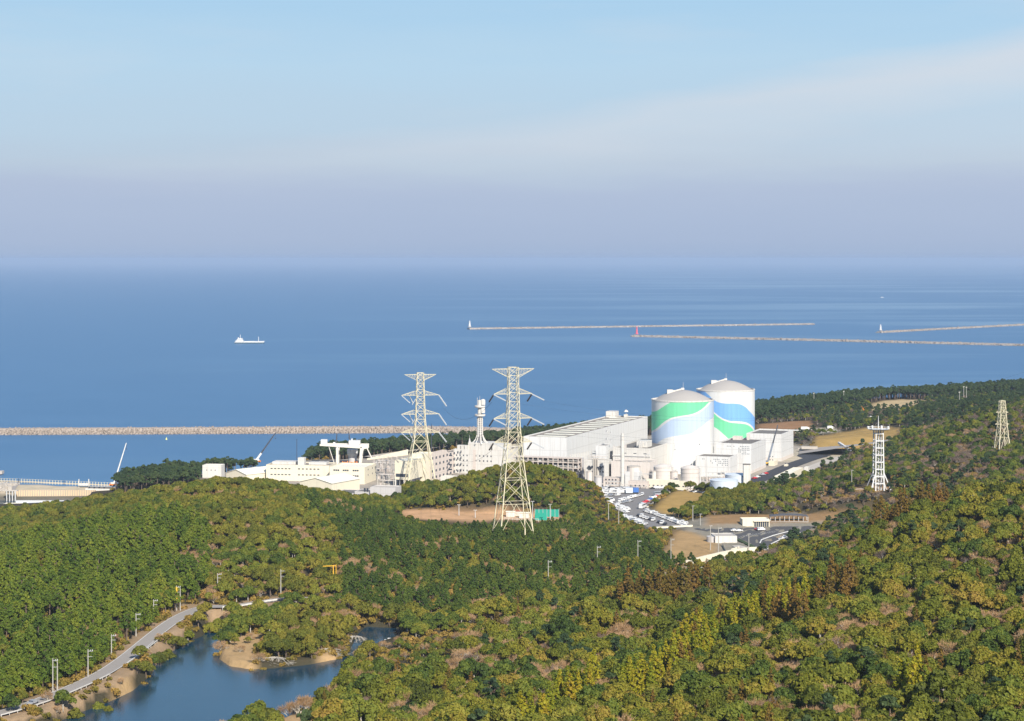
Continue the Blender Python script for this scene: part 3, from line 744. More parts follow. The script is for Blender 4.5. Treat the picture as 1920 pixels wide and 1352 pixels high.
# office row in the middle
bld('stilt_house', 'white blind box with a long dark window, raised on stilts behind the far pylon', 'building', 740, 767.5, 771, 1395, 864, z0=18.6, wall='cream_wall', roof='roof_cream', par=.4, depth=30, wins=(('F', [5.4], [20.6], 9.0, 2.2),))
f, w_, d_ = solve(740, 767.5, 771, 1395)
root = thing('undercroft', 'dark open undercroft with pale stilts below the white blind box', 'undercroft', f.p(w_/2, 8, 13))
mb = MB(); f.box(mb, .3, w_-.3, 5, 20, 13, 17.5); mb.build('back_wall', 'roof_dark', root)
mb = MB()
for x in (.3, 3.3, 6.6, 9.8): f.box(mb, x, x+.6, .1, .7, 12, 17.58)
mb.build('stilt', 'white_wall', root)
bld('white_block', 'tall cream block framed by the legs of the far pylon', 'building', 773, 797, 812, 1418, 851, wall='cream_wall', roof='roof_cream', par=.5, wins=(('F', [2, 4.4], [30, 26], .9, .8),))
bld('window_wing', 'long cream wing with four rows of small dark windows facing right', 'office building', 797, 806, 838, 1425, 851, wall='pink_wall', roof='roof_tan', par=.8,
    wins=(('S', lin(5, 88, 13), [15.5, 20, 24.6, 29], 2.8, 1.7),))
bld('corner_block', 'cream corner block with wide dark balcony openings between wing and main office', 'building', 829, 848, 851, 1480, 848, wall='pink_wall', roof='roof_tan', par=.6, depth=30, wins=(('F', [6.6], [16, 19.5, 23, 26.3], 2.3, 1.1),))
r_, f, w_, d_, zt = bld('main_office', 'bright white main office with rows of small square windows below the round antenna tower', 'office building', 850.5, 950, 956, 1470, 845, wall='white_wall', roof='roof_tan', par=.8, depth=36,
    wins=(('F', [2.3, 5.1, 7.8, 10.6], [26.2, 22.6, 18.9, 15.3], .8, 1.1), ('F', [17.4, 20.5, 23.5, 26.4, 29.3], [26.2, 22.6], .9, 1.1)))
mb = MB(); f.box(mb, w_*.22, w_*.62, 6, 24, zt-.7, zt+4.2); f.box(mb, w_*.66, w_*.88, 8, 24, zt-.7, zt+3.4); mb.build('penthouse', 'white_wall', ROOFOF[r_.name])
for x in (.03, .10, .17, .93):
    mb = MB(); f.box(mb, w_*x, w_*x+2.2, 4, 8, zt-.7, zt+2.4); mb.build('roof_tank', 'white_wall', ROOFOF[r_.name])
mb = MB(); f.box(mb, w_*.365, w_*.42, -.12, -.01, 13, zt); mb.build('panel', 'pink_wall', r_)
TOPX = f.p(w_*.5, 14, zt+4.2)
# low white huts in front of the offices
bld('front_wing', 'low white wing with stepped roof edge at the foot of the main office', 'building', 826, 848, 851, 1420, 894, wall='white_wall', roof='roof_cream', par=.4, depth=8)
bld('front_wing', 'low long white wing running right below the square windows, above the mound trees', 'building', 848, 876, 879, 1412, 899, wall='white_wall', roof='roof_cream', par=.4, depth=8, wins=(('F', lin(2, 9, 4), [15.2], 1.2, .8),))

# antenna tower on the office
X, Y = wx(900, 1488), 1488; zb = zat(832, 1488)
root = thing('antenna_tower', 'white round antenna tower with two ring platforms on the main office roof', 'antenna tower', (X, Y, zb))
mb = MB()
for k in range(8):
    a = k*pi/4+.2; pts_ = []
    for t in (0, .12, .25, .45, .72): 
        r_ = 1.9+4.2*max(0, (1-t/.3))**2; pts_.append((X+r_*cos(a), Y+r_*sin(a), zb+t*27))
    mb.tube(pts_, .55)
mb.build('leg', 'white_wall', root)
mb = MB(); mb.cyl((X, Y, zb), 1.15, 22.5, 12); mb.build('core', 'grey_wall', root)
mb = MB()
for i in range(9): mb.cyl((X, Y, zb+5.5+i*1.65), 2.1, .35, 16)
mb.build('ring', 'white_wall', root)
for z in (20.2, 26.6): mb = MB(); mb.cyl((X, Y, zb+z), 3.6, .4, 20, 3.9); mb.cyl((X, Y, zb+z+.4), 3.9, 1.1, 20); mb.build('platform', 'white_wall', root)
mb = MB(); mb.cyl((X, Y, zb+22), 1.7, 10, 12); mb.build('shaft', 'white_wall', root)
for dz, dx in ((24.2, 2.0), (30.2, 2.2)):
    mb = MB(); mb.cyl((X+dx, Y-1.0, zb+dz-1.5), 1.75, 3.4, 14); mb.dome((X+dx, Y-1.0, zb+dz+1.9), 1.75, .8, 14, 3); mb.build('dish', 'white_wall', root)
mb = MB(); mb.cyl((X-2, Y, zb+27), .12, 7, 6); mb.cyl((X-.2, Y, zb+32), .1, 3, 6); mb.build('whip_aerial', 'steel_white', root)
X, Y = wx(880.5, 1490), 1490
root = thing('roof_antenna', 'small grey cone-shaped lattice antenna on the office roof left of the big tower', 'antenna', (X, Y, zb)); mb = MB(); mb.cyl((X, Y, zb-.4), 1.3, 4.6, 8, .15); mb.build('cone', 'grey_wall', root)
mb = MB(); mb.cyl((X, Y, zb+4), .1, 2, 5); mb.build('tip', 'galv', root)

# chimney, silo, tanks
def stack(name, label, cat, cpx, Y, rpx, top, z0, m, bands=(), roof=None, rise=0, group=None, n=40):
    X = wx(cpx, Y); r = rpx*Y/F; zt = zat(top, Y)
    root = thing(name, label, cat, (X, Y, z0), 0, group)
    mb = MB(); mb.cyl((X, Y, z0-1), r, zt-z0+1, n); mb.build('shell', m, root, smooth=False)
    for i, (a, mm) in enumerate(bands):
        mb = MB(); mb.cyl((X, Y, z0+(zt-z0)*a), r+.12, .35, n); mb.build('band', mm, root)
    if roof: mb = MB(); mb.dome((X, Y, zt+.01), r+.1, rise, n, 5); mb.build('roof', roof, root, smooth=True)
    NOTREE.append((X, Y, r+4)); return root, X, Y, r, zt
root, X, Y, r, zt = stack('chimney', 'slender tall white chimney rising from the edge of the car park', 'chimney', 1167, 1388, 3.4, 817, 13, 'white_wall', bands=((.93, 'galv'), (.985, 'galv'), (.62, 'white_wall'), (.3, 'white_wall')))
mb = MB(); mb.cyl((X, Y, zt), r*.8, 1.6, 16); mb.build('cap', 'white_wall', root)
mb = MB()
for s in (-.3, .3): mb.bar((X+r+.25, Y+s, 14), (X+r+.25, Y+s, zt), .1)
mb.build('ladder', 'galv', root)
stack('silo', 'short grey cylindrical silo at the left corner of the car park', 'silo', 1121.5, 1386, 7.2, 893, 13, 'grey_wall', bands=((.95, 'concrete_pale'),), roof='concrete_pale', rise=.7)
for cpx, Y, top, lab in ((1243, 1402, 875.5, 'left one of the two round cream tanks in front of the near striped tower'), (1293.7, 1378, 877.6, 'right one of the two round cream tanks in front of the near striped tower')):
    root, X, Y, r, zt = stack('storage_tank', lab, 'tank', cpx, Y, 17.5, top, 13, 'tank_cream', bands=((.78, 'concrete_pale'), (.6, 'tank_cream'), (.97, 'tank_cream')), roof='tank_cream', rise=2.0, group='round cream storage tanks')
    mb = MB(); n = 24
    for i in range(n):
        a, b_ = 2*pi*i/n, 2*pi*(i+1)/n
        mb.bar((X+r*cos(a), Y+r*sin(a), zt+1), (X+r*cos(b_), Y+r*sin(b_), zt+1), .1); mb.bar((X+r*cos(a), Y+r*sin(a), zt), (X+r*cos(a), Y+r*sin(a), zt+1), .1)
    mb.build('railing', 'galv', root)
    mb = MB(); mb.box((X+r+.6, Y-.5, (13+zt)/2), (.9, .9, zt-13)); mb.build('ladder', 'galv', root)
for cpx, Y, rp, top, lab in ((1357.4, 1338, 26.5, 899.5, 'nearer of two white-blue storage tanks, with a dark stair slanting down its side'), (1383.5, 1388, 24, 889.5, 'farther of two white-blue storage tanks, behind the one with the slanting stair')):
    root, X, Y, r, zt = stack('water_tank', lab, 'tank', cpx, Y, rp, top, 13, 'blue_white', bands=((.975, 'blue_white'),), roof='blue_white', rise=.9, group='white-blue storage tanks', n=56)
    mb = MB(); pts_ = [(X+(r+.5)*cos(a), Y+(r+.5)*sin(a), z) for a, z in ((radians(-165+i*7), zt-(zt-13)*i/10) for i in range(11))]
    mb.tube(pts_, .55); mb.build('stair', 'blue_grey_boom', root)
X, Y = wx(1400, 1378), 1378
root = thing('tank_lift', 'pale block rising behind the right rim of the white-blue tank', 'building', (X, Y, 13)); mb = MB(); mb.box((X, Y, 20), (4.6, 4, 20)); mb.build('wall', 'white_wall', root); mb = MB(); mb.box((X, Y, 30.2), (5, 4.4, .4)); mb.build('roof', 'roof_grey', root)
for i, (px, Yd, rr) in enumerate(((1319.5, 1372, 1.8), (1326, 1368, 1.4))):
    X = wx(px, Yd); root = thing('gas_sphere', ('larger' if i == 0 else 'smaller')+' white round vessel between the right cream tank and the white-blue tank', 'vessel', (X, Yd, 13))
    mb = MB(); mb.dome((X, Yd, 15.5), rr, rr*1.1, 16, 5); mb.cyl((X, Yd, 14.2), rr*.7, 1.3, 16, rr, cap=True); mb.build('vessel', 'white_wall', root, smooth=True)
    mb = MB()
    for a in (0.6, 2.2, 3.8, 5.4): mb.bar((X+cos(a)*rr*.6, Yd+sin(a)*rr*.6, 12.8), (X+cos(a)*rr*.6, Yd+sin(a)*rr*.6, 14.4), .25)
    mb.build('leg', 'galv', root)
# pipe racks and yard clutter
def rack(label, px0, px1, Y, z0, h, seed, th=TH, dens=1.0, m='steel_white'):
    f, w_, d_ = solve(px0, px1, px1+4, Y, th); r_ = random.Random(seed)
    root = thing('pipe_rack', label, 'pipe rack', f.p(w_/2, 0, z0)); mb = MB(); n = max(2, int(w_/3.2))
    for i in range(n+1):
        for y in (0, 2.4): mb.bar(f.p(w_*i/n, y, z0-.5), f.p(w_*i/n, y, z0+h), .22)
        mb.bar(f.p(w_*i/n, 0, z0+h*.55), f.p(w_*i/n, 2.4, z0+h*.55), .2); mb.bar(f.p(w_*i/n, 0, z0+h), f.p(w_*i/n, 2.4, z0+h), .2)
    mb.build('frame', m, root); mb = MB()
    for k in range(int(7*dens)): 
        y = r_.uniform(.2, 2.2); z = z0+h*r_.choice((.55, 1))+.25; a = r_.uniform(0, .3)*w_; b_ = r_.uniform(.6, 1)*w_
        mb.bar(f.p(a, y, z), f.p(b_, y, z), r_.uniform(.2, .5))
    mb.build('pipe', r_.choice(('galv', 'tank_cream')), root); mb = MB()
    for k in range(int(w_/2.5)):
        x = r_.uniform(0, w_); hh = r_.uniform(.8, h*.5); f.box(mb, x, x+r_.uniform(.8, 2), .3, 2, z0-.3, z0+hh)
    mb.build('cabinet', 'pink_wall', root)
rack('pipe rack between white block and left cream tank', 1202, 1224, 1388, 13, 9, 2)
rack('pipe rack left of the chimney, at car park level', 1133, 1163, 1378, 13, 5, 3)
rack('pipe rack behind the dry grass bank, left of the white-blue tanks', 1288, 1330, 1352, 13.5, 4, 4)
rack('low pipe rack at the foot of the speckled buildings', 1318, 1352, 1425, 13, 6, 5)
rack('tall pipe rack on the shadowed gap left of the striped tower', 1208, 1219, 1432, 13, 18, 8)
rack('switchyard steel frames right of the two-storey office', 706, 738, 1440, 13, 13, 6, dens=2, m='galv')
rack('second row of switchyard frames, nearer the trees', 708, 738, 1385, 13, 9, 11, dens=2, m='steel_white')
rack('switchyard frames behind, below the pale quay road', 700, 752, 1490, 13, 11, 12, dens=2, m='pink_wall')
rack('piping along the side wall of the long hall, near its left end', 1075, 1108, 1470, 13, 17, 7, th=radians(-60))
for i, (px, Y, r, top, lab) in enumerate(((1153, 1425, 2.6, 872, 'pinkish upright drum left of the chimney shaft'), (1188, 1400, 4.6, 874, 'fat cream drum tank behind the pure white block'), (1105, 1405, 2.0, 884, 'thin cream drum at the left of the dark funnels'), (1226, 1396, 1.6, 884, 'thin cream drum squeezed left of the left cream tank'), (1264, 1398, 2.6, 884, 'small cream drum between the two round cream tanks'))):
    stack('drum_tank', lab, 'tank', wx and px, Y, r*F/Y, top, 13, 'tank_cream' if i != 3 else 'white_wall', bands=((.97, 'concrete_pale'),), roof='concrete_pale', rise=.6, n=20)
rack('pipes and ducts on the roof edge in front of the long hall, centre', 1108, 1150, 1455, 27, 4, 21, dens=1.5)
rack('pipes along the long hall foot, right of the lattice aerial', 1150, 1200, 1530, 22, 6, 22, dens=1.5, m='pink_wall')
rack('rooftop pipe frame on the low cream building', 1100, 1138, 1430, 27, 3, 23, dens=1.2, m='galv')
rack('pipe frame on the annex roof below the dark flat roof', 1150, 1212, 1415, 26, 2.6, 24, dens=1.2, m='pink_wall')
rack('row of cabinets at the rear of the car park', 1165, 1212, 1374, 13, 3.2, 25, dens=1, m='steel_white')
rack('grey frames below the second dotted building, right', 1352, 1400, 1440, 13, 5, 26, dens=1, m='galv')
# quay road behind the gantry, retaining wall
tag(ribbon('quay_road', [(wx(690,1590),1590),(wx(760,1640),1640),(wx(850,1690),1690)], 0, 4, 14.6, 'concrete_pale'), kind='structure')
root = thing('quay_wall', 'pale wall climbing right from the gantry crane to the cream offices', 'wall', (wx(720, 1590), 1590, 13))
mb = MB(); a = (wx(688, 1580), 1580); b_ = (wx(765, 1620), 1620)
mb.hexa([(a[0],a[1],12),(b_[0],b_[1],12),(b_[0],b_[1]+1,12),(a[0],a[1]+1,12),(a[0],a[1],14.2),(b_[0],b_[1],17.5),(b_[0],b_[1]+1,17.5),(a[0],a[1]+1,14.2)]); mb.build('wall', 'cream_wall', root)
# ---------------------------------------------------------------- gantry crane
Y = 1545; X0, X1 = wx(599.5, Y), wx(690, Y); zt = zat(833.5, Y); zb = 13
root = thing('gantry_crane', 'big white gantry crane standing on the quay behind the two-storey office', 'gantry crane', ((X0+X1)/2, Y, zb))
def pxx(p): return wx(p, Y)
for dy in (0, 9):
    mb = MB(); mb.hexa([(pxx(599.5),Y+dy,zt-1.0),(pxx(690),Y+dy,zt-3.4),(pxx(690),Y+dy+1.6,zt-3.4),(pxx(599.5),Y+dy+1.6,zt-1.0),(pxx(599.5),Y+dy,zt+.2),(pxx(690),Y+dy,zt-.2),(pxx(690),Y+dy+1.6,zt-.2),(pxx(599.5),Y+dy+1.6,zt+.2)])
    mb.build('girder', 'steel_white', root)
    for p0, p1, w1 in ((632.5, 632, 2.0), (678.5, 674.5, 2.6)):
        mb = MB(); mb.bar((pxx(p0), Y+dy+.8, zt-2.6), (pxx(p1), Y+dy+.8, zb-.5), w1, 0, 1.5); mb.build('leg', 'steel_white', root)
for p in (632.5, 677):
    mb = MB(); mb.bar((pxx(p), Y, zt-2.4), (pxx(p), Y+10, zt-2.4), 1.2); mb.build('cross_beam', 'steel_white', root)
mb = MB(); mb.bar((pxx(617), Y, zt-2), (pxx(626.5), Y+1, zb+1), .5); mb.bar((pxx(687), Y, zt-2), (pxx(698), Y+1, zb+4), .7); mb.build('brace', 'steel_white', root)
mb = MB(); mb.box((pxx(607), Y+4, zt+1.9), (4.8, 5, 3.2)); mb.build('machine_house', 'white_clad', root)
mb = MB(); mb.box((pxx(664), Y+5, zt+1.4), (8.6, 8, 2.6)); mb.box((pxx(664), Y+5, zt-.2), (6.4, 8.4, .8)); mb.box((pxx(659), Y+5, zt+3.4), (.8, .8, 1.5)); mb.build('trolley', 'white_clad', root)
mb = MB(); mb.box((pxx(626), Y+3, zt+.9), (1.6, 2, 1.2)); mb.build('light_box', 'white_clad', root)
X = wx(661, 1560)
root = thing('round_vessel', 'round grey-white drum under the gantry crane', 'vessel', (X, 1560, 13)); mb = MB(); mb.cyl((X, 1560, 12.5), 3.2, 5.5, 20); mb.build('foot', 'grey_wall', root)
mb = MB(); mb.cyl((X, 1560, 18), 3.2, 2, 20, 4.2); mb.cyl((X, 1560, 20), 4.2, 3.4, 20); mb.build('drum', 'white_clad', root)
X = wx(655, 1535)
root = thing('barrier_stack', 'heap of orange barriers under the gantry crane', 'barriers', (X, 1535, 13)); mb = MB()
for i in range(14): mb.box((X-6+i*.9, 1535+(i % 3)*.5, 14.2+(i % 2)*.8), (.75, .5, 2.4+(i % 3)*.4))
mb.build('barrier', 'orange_paint', root)

# ---------------------------------------------------------------- mobile cranes
def mobile_crane(label, px, Y, z0, tipx, tipy, m1, m2, t=.22, bw=.9, hook=True):
    X = wx(px, Y); root = thing('mobile_crane', label, 'crane', (X, Y, z0)); TX, TZ_ = wx(tipx, Y), zat(tipy, Y)
    a = np.array((X, Y, z0+2.2)); b_ = np.array((TX, Y+2, TZ_)); c = a+(b_-a)*t
    mb = MB(); mb.box((X, Y, z0+1.1), (6.5, 2.6, 1.0)); mb.build('chassis', 'yellow_paint' if m1 != 'white_clad' else 'orange_paint', root)
    mb = MB(); mb.box((X-.6, Y, z0+2.2), (3.2, 2.4, 1.2)); mb.box((X+1.6, Y-.6, z0+2.1), (1.3, 1.2, 1.5)); mb.build('cab', m1, root)
    for k in (-2.2, 0, 2.2):
        mb = MB(); mb.bar((X+k, Y-1.35, z0+.55), (X+k, Y+1.35, z0+.55), 1.0); mb.build('wheel', 'tyre', root)
    mb = MB(); mb.bar(a, c, bw*1.25, 0, bw*1.15); mb.bar(c, b_, bw, 1, bw*.6); mb.build('boom', [m1, m2], root)
    mb = MB(); mb.bar(b_, b_+np.array((0, 0, -4.)), .1); mb.box((b_[0], b_[1], b_[2]-4.4), (.5, .4, .8)); mb.build('hook', 'dark_steel', root)
mobile_crane('crane with long white boom leaning right over the sea, left shore', 214, 1462, 6, 236, 831, 'white_clad', 'white_clad', .2, .9)
mobile_crane('crane with long dark blue boom against the sea above the long cream office', 481, 1560, 13, 516, 812, 'white_clad', 'dark_steel', .25, 1.2)
mobile_crane('small crane with thin boom in front of the striped tower, its left side', 1252, 1440, 13, 1266, 832, 'galv', 'galv', .2, .55)
mobile_crane('small crane with thin boom in front of the striped tower, its right side', 1292, 1440, 13, 1312, 822.5, 'galv', 'galv', .2, .55)
mobile_crane('crane with tall dark boom in front of the plain white box building', 1440, 1548, 13, 1459, 797, 'blue_grey_boom', 'dark_steel', .5, 1.1)
mobile_crane('quay crane with short dark kinked boom above the left gantry leg', 627, 1600, 8, 631.5, 812.5, 'dark_steel', 'dark_steel', .6, 1.0)
mobile_crane('quay crane with short dark boom above the gantry trolley', 662, 1602, 8, 653.5, 811.5, 'dark_steel', 'dark_steel', .6, 1.0)

# ---------------------------------------------------------------- lattice pylons
ARMS = {}
def pylon(label, px, Y, zb, top, halfs, arms, m, rot, ins=True, group='lattice power pylons', leg_w=.5, kx=1.75):
    """halfs: [(z fraction, half width)], arms: [(z fraction, half span, drop, kind)]"""
    X = wx(px, Y); Ht = zat(top, Y)-zb; root = thing('power_pylon', label, 'pylon', (X, Y, zb), rot, group)
    def hw(t):
        return float(np.interp(t, [a for a, _ in halfs], [b_ for _, b_ in halfs]))
    lv = [0]; t = 0
    while t < .985:
        t += max(.025, hw(t)*kx/Ht); lv.append(min(t, 1.0))
    if lv[-1] < 1: lv.append(1.0)
    cor = lambda t, k: (hw(t)*(-1, 1, 1, -1)[k], hw(t)*(-1, -1, 1, 1)[k], t*Ht)
    for k in range(4):
        mb = MB()
        for a, b_ in zip(lv[:-1], lv[1:]): mb.bar(cor(a, k), cor(b_, k), leg_w*(1.25-.6*a))
        mb.bar(cor(0, k), (cor(0, k)[0], cor(0, k)[1], -3), leg_w*1.5)
        mb.build('leg', m, root, local=True)
    mb = MB(); bw = leg_w*.5
    for i, (a, b_) in enumerate(zip(lv[:-1], lv[1:])):
        for k in range(4):
            k2 = (k+1) % 4
            if i == 0:
                mid = tuple((np.array(cor(b_, k))+np.array(cor(b_, k2)))/2)
                mb.bar(cor(a, k), mid, bw); mb.bar(cor(a, k2), mid, bw)
            else:
                mb.bar(cor(a, k), cor(b_, k2), bw); mb.bar(cor(a, k2), cor(b_, k), bw)
            mb.bar(cor(b_, k), cor(b_, k2), bw)
    mb.build('bracing', m, root, local=True)
    for (t, span, h_, kind) in arms:
        mb = MB(); z = t*Ht; hwid = hw(t)
        for s in (-1, 1):
            tip = (s*span, 0, z if kind == 'arm' else z)
            zr_ = z+h_ if kind == 'arm' else z-h_
            for y in (-1, 1):
                b0 = (s*hwid, y*hwid, z); b1 = (s*hwid, y*hwid, zr_)
                mb.bar(b0, tip, bw*1.1); mb.bar(b1, tip, bw*.95)
                for q in range(1, 5):
                    u = q/5; p0 = np.array(b0)*(1-u)+np.array(tip)*u; p1 = np.array(b1)*(1-u)+np.array(tip)*u
                    u2 = (q-1)/5; p2 = np.array(b1)*(1-u2)+np.array(tip)*u2
                    mb.bar(p0, p1, bw*.45); mb.bar(p0, p2, bw*.45)
            for q in range(1, 4):
                u = q/6*1.5; w2 = hwid*(1-u); xx = s*hwid*(1-u)+tip[0]*u
                mb.bar((xx, -w2, z), (xx, w2, z), bw*.6); mb.bar((xx, -w2, z), (s*hwid*(1-u+1/4)+tip[0]*(u-1/4), hwid*(1-u+1/4), z), bw*.4)
        ca_ = mb.build('crossarm', m, root, local=True); ARMS.setdefault(root.name, []).append((t, ca_))
    return root, X, Ht, hw
PYH = {}
def insul(root, a, b_, m, w_=.55):
    mb = MB(); n = 16; a = np.array(a, float); b_ = np.array(b_, float)
    mb.bar(a, b_, w_*.35)
    for i in range(n): 
        c = a+(b_-a)*(i+.3)/n; d = a+(b_-a)*(i+.75)/n; mb.bar(c, d, w_)
    zt_ = a[2]; arm = min(ARMS[root.name], key=lambda q: abs(q[0]*PYH[root.name]-zt_))[1]
    mb.build('insulator', m, arm, local=True)
# near pylon: base row 995
Yp = 1050; zb = zat(997, Yp)
R1 = 0.0
near_p = pylon('nearest and largest cream lattice pylon rising out of the pine plantation', 962, Yp, zb, 688.5,
    [(0, 8.6), (.12, 7.6), (.42, 4.55), (.60, 3.3), (.66, 3.0), (.9, 2.45), (1, 2.4)],
    [(.99, 11.2, 4.4, 'top'), (.838, 10.2, 3.0, 'arm'), (.69, 10.2, 2.9, 'arm'), (.545, 10.0, 3.1, 'arm')], 'pylon_cream', radians(14), leg_w=.38)
root, X, Ht, hw = near_p; PYH[root.name] = Ht
for t in (.838, .69, .545):
    z = t*Ht
    for s in (-1, 1):
        insul(root, (s*10.2, 0, z-.3), (s*10.2+5.2, -5.0, z-3.2), 'glass_insul')
        insul(root, (s*10.2-.3, 0, z-.5), (s*10.2-1.6, 4, z-4.3), 'brown_insul', .6)
# far pylon
Yq = 1380; zb2 = zat(908, Yq)
far_p = pylon('smaller cream lattice pylon with white insulators standing among the offices', 788, Yq, zb2, 699,
    [(0, 9.6), (.15, 8.1), (.40, 4.6), (.55, 3.3), (.75, 2.7), (1, 2.2)],
    [(.985, 10.8, 4.0, 'top'), (.80, 12.8, 3.0, 'arm'), (.63, 13.0, 3.0, 'arm'), (.465, 13.2, 3.1, 'arm')], 'pylon_cream', radians(10), leg_w=.43)
root, X, Ht, hw = far_p; PYH[root.name] = Ht
for t in (.80, .63, .465):
    z = t*Ht
    insul(root, (12.8, 0, z-.2), (17.2, -6, z-7.4 if t != .465 else z-6.4), 'glass_insul', .75)
    insul(root, (-12.8, 0, z-.2), (-7.6, -5, z-5.0), 'glass_insul', .5)
    insul(root, (-7.5, 0, z-.4), (-4.2, 4, z-6.2), 'glass_insul', .6)
    insul(root, (-2.5, 0, z-1.5), (-6.0, -3, z-6.4), 'glass_insul', .4)
pylon('slim cream lattice pylon without insulators on the far right hillside', 1879, 1350, zat(852, 1350), 751, [(0, 4.4), (.3, 3.2), (.6, 2.3), (1, 1.5)],
    [(.97, 2.4, .8, 'arm'), (.78, 4.4, .8, 'arm'), (.56, 5.0, .8, 'arm')], 'pylon_cream', radians(12), group='lattice power pylons', leg_w=.4, kx=2.6)
for px_, Y_, r_ in ((962, Yp, 9), (788, Yq, 11), (1879, 1350, 7)): NOTREE.append((wx(px_, Y_), Y_, r_))
# conductors
def wire(label, a, b_, sag, w_=.07):
    root = thing('power_line', label, 'power line', a); mb = MB(); a = np.array(a, float); b_ = np.array(b_, float)
    pts_ = [tuple(a+(b_-a)*t-np.array((0, 0, 4*sag*t*(1-t)))) for t in np.linspace(0, 1, 25)]
    mb.tube(pts_, w_); mb.build('cable', 'dark_steel', root)
XA, YA = wx(962, Yp), Yp; XB, YB = wx(788, Yq), Yq; HA = zat(688.5, Yp)-zb; HB_ = zat(699, Yq)-zb2
for i, t in enumerate((.838, .69, .545)):
    nm_ = ('upper', 'middle', 'lower')[i]
    wire(f'thin {nm_} conductor sagging between the two cream pylons', (XA-11, YA+4, zb+t*HA-4.5), (XB+15, YB-6, zb2+(.80, .63, .465)[i]*HB_-7.2), 9, .09)
for i, (s, nm_) in enumerate(((1, 'right'), (-1, 'left'))):
    for j, t in enumerate((.838, .69)):
        wire(f'thin {("upper","lower")[j]} conductor leaving the {nm_} arm of the near pylon towards the right hillside', (XA+s*10+5, YA-5, zb+t*HA-3.3), (wx(1920, 900)+80, 1180, 105-j*12+s*2), 18, .05)

# ---------------------------------------------------------------- white platform tower
Yt = 1250; X = wx(1647, Yt); zb = 27; Ht = zat(806, Yt)-zb
root = thing('observation_tower', 'tall white frame tower with a round top platform and splayed feet', 'tower', (X, Yt, zb), radians(8))
def tp(a, b_, z): return (a, b_, z)
hwd = 2.75
for sx in (-1, 1):
    for sy in (-1, 1):
        mb = MB(); mb.bar((sx*hwd*.98, sy*hwd*.98, -1), (sx*hwd*.82, sy*hwd*.82, Ht), .75, 0, .6); mb.build('column', 'white_clad', root, local=True)
        mb = MB(); mb.bar((sx*hwd*2.6, sy*hwd*1.9, -1.5), (sx*hwd*.95, sy*hwd*.95, 11), .6, 0, .5); mb.build('strut', 'white_clad', root, local=True)
for i in range(8):
    z = 4.5+i*(Ht-5)/7.4; h2 = hwd*(.98-.14*z/Ht)
    mb = MB()
    for k in range(4):
        a = ((-1,-1),(1,-1),(1,1),(-1,1))[k]; b_ = ((-1,-1),(1,-1),(1,1),(-1,1))[(k+1) % 4]
        mb.bar((a[0]*h2, a[1]*h2, z), (b_[0]*h2, b_[1]*h2, z), .6)
    mb.build('landing', 'white_clad', root, local=True)
mb = MB(); mb.cyl((0, 0, 0), .5, Ht, 10); mb.cyl((1.6, .5, 0), .35, Ht, 8); mb.build('riser_pipe', 'galv', root, local=True)
mb = MB()
for i in range(15):
    z = i*(Ht-3)/15; s = 1 if i % 2 else -1; mb.bar((-1.6*s, -1.0, z), (1.6*s, -1.0, z+(Ht-3)/15), .16)
mb.build('stair', 'galv', root, local=True)
mb = MB(); mb.cyl((0, 0, Ht), 5.6, .6, 24, 6.8); mb.build('platform', 'white_clad', root, local=True)
mb = MB(); n = 20
for i in range(n):
    a, b_ = 2*pi*i/n, 2*pi*(i+1)/n
    mb.bar((6.7*cos(a), 6.7*sin(a), Ht+.5), (6.7*cos(a), 6.7*sin(a), Ht+1.7), .16); mb.bar((6.7*cos(a), 6.7*sin(a), Ht+1.6), (6.7*cos(b_), 6.7*sin(b_), Ht+1.6), .16)
    if i % 3 == 0: mb.box((6.3*cos(a), 6.3*sin(a), Ht+1.5), (1.0, 1.0, 1.3))
mb.build('railing', 'white_clad', root, local=True)
mb = MB(); mb.cyl((0, 0, Ht+.6), .35, 8.2, 8, .12); mb.build('mast', 'white_clad', root, local=True)
mb = MB(); mb.bar((wx(1598, Yt), Yt+6, 26.5), (wx(1640, Yt), Yt+10, 26.5), 1.3); mb.bar((wx(1654, Yt), Yt+8, 26.5), (wx(1688, Yt), Yt+4, 26.5), 1.3)
root = thing('low_wall', 'low pinkish wall round the yard of the white observation tower', 'wall', (X, Yt+8, 26)); mb.build('wall', 'pink_wall', root)

